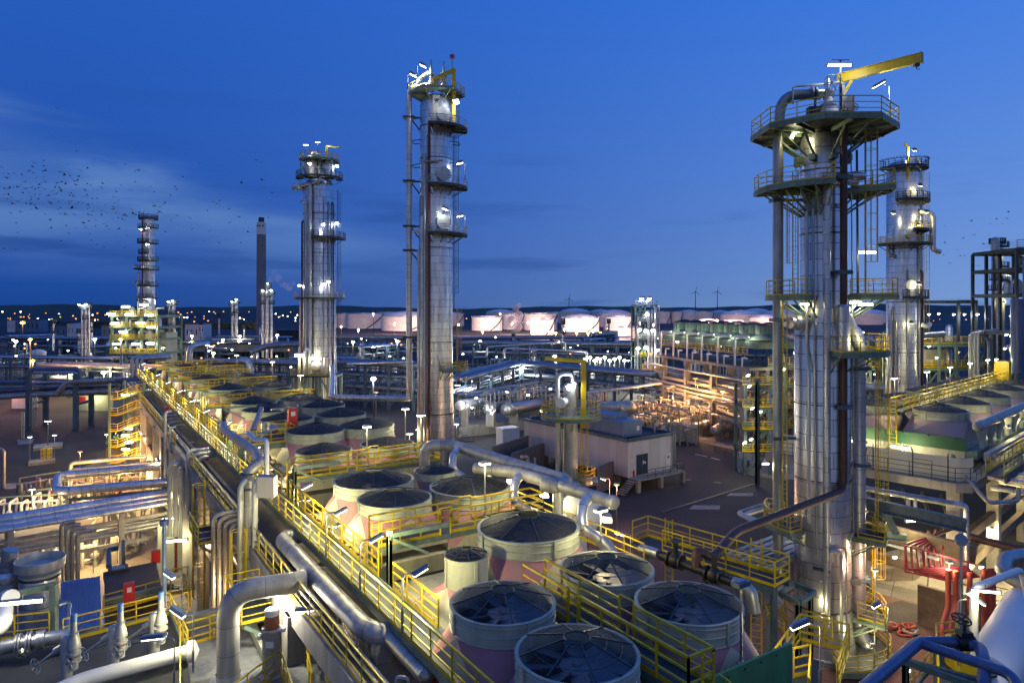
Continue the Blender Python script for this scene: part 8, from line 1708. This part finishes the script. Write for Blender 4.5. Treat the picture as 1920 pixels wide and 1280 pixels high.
# floodlight masts of the tank farm
def far_lamp(px, py, Y, nm, grp, col, mt, pw=0., s=1., foot=None, spot=None):
    """Lamp on a tall slim mast: two meshes under one Empty."""
    p = Q(px, py, Y); b = Vector((p.x, p.y, 0 if foot is None else foot)); t = thing('mast_lamp', nm, 'lamp', b, grp)
    m = MB(); m.beam(b, Vector((p.x, p.y, max(p.z, b.z+.3))), .22*s**.5); m.build('pole', 'steel_dark', t)
    m = MB(); m.ball(Vector((p.x, p.y, max(p.z, b.z+.3))), .5*s, 8, .7); m.build('lantern', mt, t)
    if pw: light(p + Vector((0,-s*.7,-.4)), pw, col, .5, t, spot)
    return t
far0 = {}
def far_copy(px, py, Y, nm, grp, mt, s):
    """Distant lamp without a light of its own worth tracing: copies of one mast."""
    p = Q(px, py, Y); p.z = max(p.z, 1.5); k = (mt,)
    if k not in far0:
        o = far0[k] = thing('mast_lamp', nm, 'lamp', (p.x, p.y, 0), grp); z = p.z
        m = MB(); m.beam((p.x,p.y,0), p, .2); m.build('pole', 'steel_dark', o); m = MB(); m.ball(p, .5, 8, .7); m.build('lantern', mt, o); o['h'] = z; 
        for c in o.children: c.scale = (1,1,1)
        o.scale = (s, s, 1); return o
    src = far0[k]; o = dup(src, (p.x, p.y, 0), None, nm, (s, s, 1), grp)
    f = p.z/src['h']
    for c in o.children:
        if c.name.startswith('pole'): c.scale.z = f
        else: c.scale.z = s; c.location.z = p.z - src['h']*s
    return o
for px, py, Y, pw in ((672, 618, 640, 60000), (700, 588, 600, 30000), (640, 612, 650, 30000), (790, 610, 600, 50000), (905, 622, 640, 60000), (938, 588, 690, 30000), (1030, 622, 580, 30000), (1058, 617, 520, 30000), (1112, 620, 560, 40000), (1140, 616, 640, 50000), (1200, 604, 700, 40000), (1318, 628, 560, 40000), (1350, 619, 560, 40000), (1345, 600, 690, 40000), (1376, 621, 520, 12000), (1402, 606, 640, 60000), (1430, 612, 640, 50000), (1416, 619, 520, 14000), (1460, 606, 650, 50000), (1600, 612, 650, 40000), (1236, 606, 700, 30000), (1300, 604, 720, 40000), (990, 604, 700, 40000), (960, 606, 690, 40000), (1075, 606, 700, 40000), (1225, 608, 650, 40000), (1270, 610, 640, 40000), (1385, 610, 640, 40000), (1480, 610, 620, 50000), (740, 606, 700, 40000), (860, 608, 650, 40000)):
    far_lamp(px, py, Y*.88, 'glowing lamp on a mast among the white tanks', 'lamps of the tank farm', (1,.55,.42) if px % 3 else (1,.80,.66), 'lamp_amber' if px % 2 else 'lamp_white', pw*9, 1.2, None, 150)
for px, py in ((1042, 624), (1081, 624), (1103, 625), (1111, 628), (1126, 624), (1149, 626)): far_lamp(px, py, 420, 'big amber street lamp in the row before the white tanks', 'amber lamps before the tanks', (1,.42,.10), 'lamp_amber', 22000, 1.9, None, 150)
rr = random.Random(21)
NAMES = {'lamp_white': ('small white lamp on a mast in the distant plant', 'white lamps of the distant plant'), 'lamp_cool': ('small bluish white lamp on a mast in the distant plant', 'bluish lamps of the distant plant'), 'lamp_amber': ('small amber lamp on a mast in the distant plant', 'amber lamps of the distant plant')}
for i in range(125):                                        # left plain and town lights
    px = rr.uniform(0, 560) if i < 90 else rr.uniform(840, 1900); py = 578 + abs(rr.gauss(0, 1))*9 + 6 + (10 if i % 3 == 0 else 0); Y = 23*F/(py - CY + 3)
    mt = rr.choice(['lamp_amber', 'lamp_amber', 'lamp_amber', 'lamp_white', 'lamp_cool']); far_copy(px, py, min(Y, 1700), *NAMES[mt], mt, min(Y, 1700)/520*rr.uniform(.6, 1.25))
for i in range(95):                                        # lamps between the pipe racks
    px = rr.choice([rr.uniform(330, 560), rr.uniform(20, 235), rr.uniform(630, 770), rr.uniform(860, 1180), rr.uniform(1230, 1480), rr.uniform(330, 560)]); py = rr.uniform(632, 690); Y = rr.uniform(170, 330)
    if H - (py-CY)*Y/F < 2: Y = 20*F/(py-CY)
    mt = rr.choice(['lamp_white', 'lamp_white', 'lamp_cool', 'lamp_white', 'lamp_amber']); far_copy(px, py, Y, *NAMES[mt], mt, Y/380*rr.uniform(.75, 1.3))
for i, (px, py, Y, pw, mt) in enumerate(((475, 655, 240, 3000, 'lamp_white'), (400, 662, 220, 3000, 'lamp_white'), (418, 637, 280, 3500, 'lamp_white'), (520, 628, 280, 3000, 'lamp_white'), (30, 640, 260, 3000, 'lamp_cool'), (110, 695, 190, 3000, 'lamp_white'), (195, 698, 180, 3500, 'lamp_white'), (178, 636, 250, 3000, 'lamp_cool'), (135, 700, 185, 3000, 'lamp_white'), (700, 652, 220, 3500, 'lamp_white'), (662, 641, 260, 3000, 'lamp_white'), (745, 640, 260, 3000, 'lamp_cool'), (900, 640, 260, 3000, 'lamp_cool'), (980, 690, 190, 3000, 'lamp_cool'), (1040, 668, 230, 3000, 'lamp_cool'), (1120, 672, 230, 3000, 'lamp_white'), (1160, 700, 190, 3000, 'lamp_white'), (885, 705, 160, 2600, 'lamp_cool'), (700, 710, 150, 2500, 'lamp_cool'), (1270, 640, 240, 3000, 'lamp_white'), (310, 640, 240, 3000, 'lamp_white'), (360, 630, 300, 4000, 'lamp_white'), (450, 630, 300, 4000, 'lamp_white'))):
    far_lamp(px, py, Y, 'brighter lamp on a mast standing between the distant pipe racks', 'brighter lamps between the racks', COOL if 'cool' in mt else WARM, mt, pw, 1.2)
for i in range(10): far_lamp(1088 + i*9.2, 676 - (i % 3)*3, 205, 'white lamp in the row above the yellow davit', 'lamp row above the davit', COOL, 'lamp_white', 900, 1.1)
for px, py, nm in ((43, 605, 'biggest amber glow at the left edge of the plain'), (226, 608, 'big amber glow left of the brightly lit block'), (57, 636, 'amber street lamp on a tall pole before the left rack'), (62, 676, 'amber street lamp beside the pale tank at left'), (227, 636, 'pinkish lamp at the left of the lit block')): far_lamp(px, py, 470 if py < 630 else 180, nm, None, (1,.45,.14), 'lamp_amber', 12000 if py < 630 else 5000, 3.2 if py < 630 else 1.0)
# brightly lit block under the slim far column
Yd = 232.; kd = Yd/F; bx = lambda px: (px-CX)*kd; bz = lambda py: H - (py-CY)*kd
b = Vector((bx(275), Yd, 0)); t = thing('process_block', 'brightly lit open process block with yellow railed floors under the slim far column', 'steel building', b); m = MB()
for px in (236, 262, 290, 318):
    for dy in (-8, 8): m.beam((bx(px), Yd+dy, 0), (bx(px), Yd+dy, bz(590)), .7)
for z0, z1 in ((bz(690), bz(660)), (bz(660), bz(633)), (bz(633), bz(606))): m.beam((bx(238), Yd-8.3, z0), (bx(288), Yd-8.3, z1), .4)
for py in (592, 612, 634, 660):
    for px in (236, 318): m.beam((bx(px), Yd-8, bz(py)-.4), (bx(px), Yd+8, bz(py)-.4), .4)
m.build('frame', 'steel_green', t)
for i, py in enumerate((592, 612, 634, 660)):
    m = MB(); m.box((b.x, Yd, bz(py)), (bx(320)-bx(234), 17, .4)); m.build('floor', 'steel_green', t); m = MB(); m.rail([(bx(234), Yd-8.5, bz(py)+.2), (bx(320), Yd-8.5, bz(py)+.2)], 1.4, 2, .1); m.build('railing', 'yellow', t)
    for k in range(5):
        x = bx(244+k*16) ; m = MB(); m.lathe((x, Yd-4, bz(py)+.2), [(1.1, 0), (1.1, 2.2), (.7, 2.8), (.01, 3.)], 12) if (k+i) % 2 else m.tube([(x, Yd-5, bz(py)+.2), (x, Yd-5, bz(py)+2.6), (x+2.4, Yd-5, bz(py)+2.6)], .35, 8, .6); m.build('equipment', 'pipe_light' if (k+i) % 3 else 'cream', t)
m = MB(); m.box((bx(300), Yd+2, bz(650)), (bx(318)-bx(285), 8, 10)); m.build('wall', 'cream', t)
for i, (px, py) in enumerate(((240, 588), (272, 589), (308, 590), (247, 605), (292, 604), (312, 612), (250, 642), (285, 642), (310, 641), (262, 620), (266, 575), (299, 572))): tube_lamp((bx(px), Yd-9.5, bz(py)), (1,0,0), f'{ORD[i]} bright lamp on the brightly lit process block' if i else 'brightest lamp at the top left of the lit process block', 'lamps of the lit process block', 240, (1,1,.62), 3.0, r=.35)
# buildings on the plain, pale tank, far masts, wind turbines
for i, (px, py, w, h, Y, mt, nm) in enumerate(((62, 603, 40, 9, 700, 'blue_unit', 'long blue hall on the plain at left'), (30, 604, 14, 8, 700, 'tank_white', 'pale block beside the long blue hall'), (143, 610, 14, 9, 560, 'tank_white', 'small white plant building on the plain'), (120, 613, 30, 6, 560, 'blue_unit', 'low shed left of the small white plant building'), (215, 612, 30, 6, 560, 'wall_panel', 'pale low shed before the amber glow'), (372, 610, 34, 6, 520, 'tank_white', 'white low hall right of the lit block'), (1100, 654, 50, 6, 330, 'wall_panel', 'low pale hall before the amber lamp row'), (1050, 646, 70, 10, 380, 'concrete_brown', 'brown long hall in the amber light before the tanks'), (1180, 648, 50, 10, 350, 'steel_dark', 'dark shed left of the open steel tower'), (425, 648, 250, 9, 285, 'concrete', 'long concrete wall with lamps behind the far fans'), (545, 622, 40, 5, 540, 'steel_dark', 'dark low hall beside the wide left column'), (20, 690, 26, 3, 260, 'wall_panel', 'flat pink lit kerb building at the left edge'))):
    k_ = Y/F; b = Vector(((px-CX)*k_, Y, 0)); zt_ = max(2.5, H - (py-h/2-CY)*k_); t = thing('hall', nm, 'building', b)
    m = MB(); m.box(b + UP*zt_/2, (w*k_, 14, zt_)); m.build('wall', mt, t); m = MB(); m.box(b + UP*(zt_+.3), (w*k_*1.03, 15, .6)); m.build('roof', 'steel_dark', t)
    m = MB()
    for k in range(max(2, int(w/8))): m.box(b + Vector((w*k_*((k+.5)/max(2, int(w/8))-.5), -7.05, zt_*.5)), (w*k_*.05, .2, zt_*.35))
    m.build('windows', 'door_dark', t)
b = Q(71, 690, 235); b.z = 0; t = thing('pale_tank', 'pale upright tank with a domed roof at left', 'tank', b); m = MB(); m.lathe(b, [(2.4, 0), (2.4, 8.6), (2.5, 8.7)], 28); m.build('shell', 'tank_sheet', t); m = MB(); m.lathe(b, [(2.55, 8.7), (2.4, 9.2), (1.2, 9.8), (.01, 10)], 28); m.build('roof', 'tank_white', t)
for px, py0, py1, nm in ((1304, 547, 600, 'left'), (1345, 546, 600, 'right'), (1067, 560, 600, 'far')):
    Y = 2300; k_ = Y/F; b = Q(px, py1, Y); t = thing('wind_turbine', f'tiny {nm} wind turbine on the skyline', 'wind turbine', b); hz_ = (py1-py0)*k_; m = MB(); m.cyl(b, b + UP*hz_, 1.6, 8, .9); m.build('tower', 'steel_dark', t)
    m = MB()
    for a in (80, 200, 320): m.beam(b + UP*hz_ - Vector((0,3,0)), b + UP*hz_ + Vector((math.cos(R(a))*17, -3, math.sin(R(a))*17)), 1., 1.2)
    m.ball(b + UP*hz_ - Vector((0,2,0)), 2, 8); m.build('rotor', 'steel_dark', t)
m = MB(); m.cyl(Q(215, 604, 560), Q(215, 577, 560), .25, 6); one('thin_mast', 'thin mast standing on the plain left of the lit block', 'mast', 'steel_dark', m)
for i, (px0, px1, py, Y, nm) in enumerate(((40, 90, 598, 900, 'left'), (100, 230, 600, 850, 'middle'), (330, 480, 600, 800, 'right'))):
    m = MB(); a_, b_ = Q(px0, py+8, Y), Q(px1, py+8, Y); rr2 = random.Random(i)
    for k in range(900):
        p = a_.lerp(b_, rr2.random()); p.z = max(.5, rr2.uniform(0, 7)); p.y += rr2.uniform(-6, 6); e = Vector((rr2.uniform(-1,1), rr2.uniform(-1,1), rr2.uniform(-1,1)))*1.6; f_ = Vector((rr2.uniform(-1,1), rr2.uniform(-1,1), rr2.uniform(-1,1)))*1.6; m.quad(p-e, p+f_, p+e, p-f_)
    o = m.build('hedge', 'leaf'); tag(o, f'{nm} dark belt of trees on the plain', 'trees', None, 'stuff')
# steam plumes: soft clouds of real vapour
def plume(px, pts, Y, nm, dens):
    mt, nt, bs = nodes_of('vapour_' + nm.split()[0]); N, L = nt.nodes, nt.links; N.remove(bs); pv = N.new('ShaderNodeVolumePrincipled'); pv.inputs['Color'].default_value = (.92, .94, 1, 1)
    tc = N.new('ShaderNodeTexCoord'); no = N.new('ShaderNodeTexNoise'); no.inputs['Scale'].default_value = .16; no.inputs['Detail'].default_value = 4; L.new(tc.outputs['Object'], no.inputs[0]); mr = N.new('ShaderNodeMapRange'); mr.inputs[1].default_value = .36; mr.inputs[2].default_value = .58; mr.inputs[3].default_value = 0; mr.inputs[4].default_value = dens; L.new(no.outputs[0], mr.inputs[0]); L.new(mr.outputs[0], pv.inputs['Density']); L.new(pv.outputs[0], N['Material Output'].inputs['Volume']); MATS[mt.name] = mt
    k_ = Y/F; m = MB()
    for x, y, r in pts: m.ball(Q(x, y, Y), r*k_, 12)
    o = m.build('steam', mt.name); tag(o, nm, 'steam', None, 'stuff')
plume(970, ((968, 612, 12), (962, 602, 12), (972, 592, 10), (966, 583, 8), (972, 573, 6), (955, 610, 9), (980, 600, 6)), 520, 'upright white steam plume rising before the middle tanks', .30)
plume(515, ((508, 523, 7), (515, 512, 7), (522, 522, 8), (530, 533, 7), (541, 538, 8), (548, 530, 6)), 620, 'faint steam cloud drifting right of the chimney', .07)
# birds
bm = None
def bird(p, s, rz, roll, lb, grp, perched=False):
    global bm
    if bm is None:
        m = MB(); o = Vector(p); m.lathe(o, [(.01, -.28), (.06, -.2), (.09, 0), (.05, .16), (.06, .2), (.01, .28)], 6, axis=(0,1,0))
        for k in (-1, 1): m.quad(o + Vector((0,-.1,.03)), o + Vector((k*.38,-.04,.2)), o + Vector((k*.78,-.16,.06)), o + Vector((k*.4,.12,.17)), o + Vector((0,.14,.03)))
        m.quad(o + Vector((-.03,-.25,0)), o + Vector((.03,-.25,0)), o + Vector((.1,-.45,0)), o + Vector((-.1,-.45,0))); bm = m.build('bird', 'black', loc=p); c = bm
    else: c = bm.copy(); COL.objects.link(c)
    c.location = p; c.rotation_euler = (rr.uniform(-.3,.3), roll, rz); c.scale = (s, s, s); tag(c, lb, 'bird', grp); return c
for i in range(270):
    px, py = (rr.gauss(85, 65), rr.gauss(362, 26)) if i < 130 else (rr.gauss(200, 85), rr.gauss(405, 32)) if i < 210 else (rr.uniform(0, 520), rr.uniform(300, 470)); Y = rr.uniform(150, 290)
    bird(Q(px, py, Y), rr.uniform(.8, 1.4), rr.uniform(0, 6.3), rr.uniform(-.5, .5), 'small dark bird flying in the flock over the left plant', 'birds of the left flock')
for i in range(20): bird(Q(rr.uniform(1755, 1895), rr.uniform(395, 500), 140), rr.uniform(.6, .9), rr.uniform(0, 6.3), rr.uniform(-.5, .5), 'blurred dark bird flying at the right of the columns', 'birds at the right')
bird(Q(107, 203, 120), .8, .4, .3, 'single high bird flying alone at the upper left', None)
for i in range(26):
    a = R(175 + i*7.5); p = T5.c + Vector((math.cos(a)*3.6, math.sin(a)*3.6, T5.z(316) + 1.25)); c = bird(p, .55, rr.uniform(0, 6.3), 0, 'dark bird perched on the top railing of the column behind', 'perched birds')
for i in range(12):
    a = R(i*30); p = S4.c + Vector((math.cos(a)*2.9, math.sin(a)*2.9, S4.z(408) + 1.6)); bird(p, .9, rr.uniform(0, 6.3), 0, 'dark bird perched on top of the slim far column', 'perched birds at left')
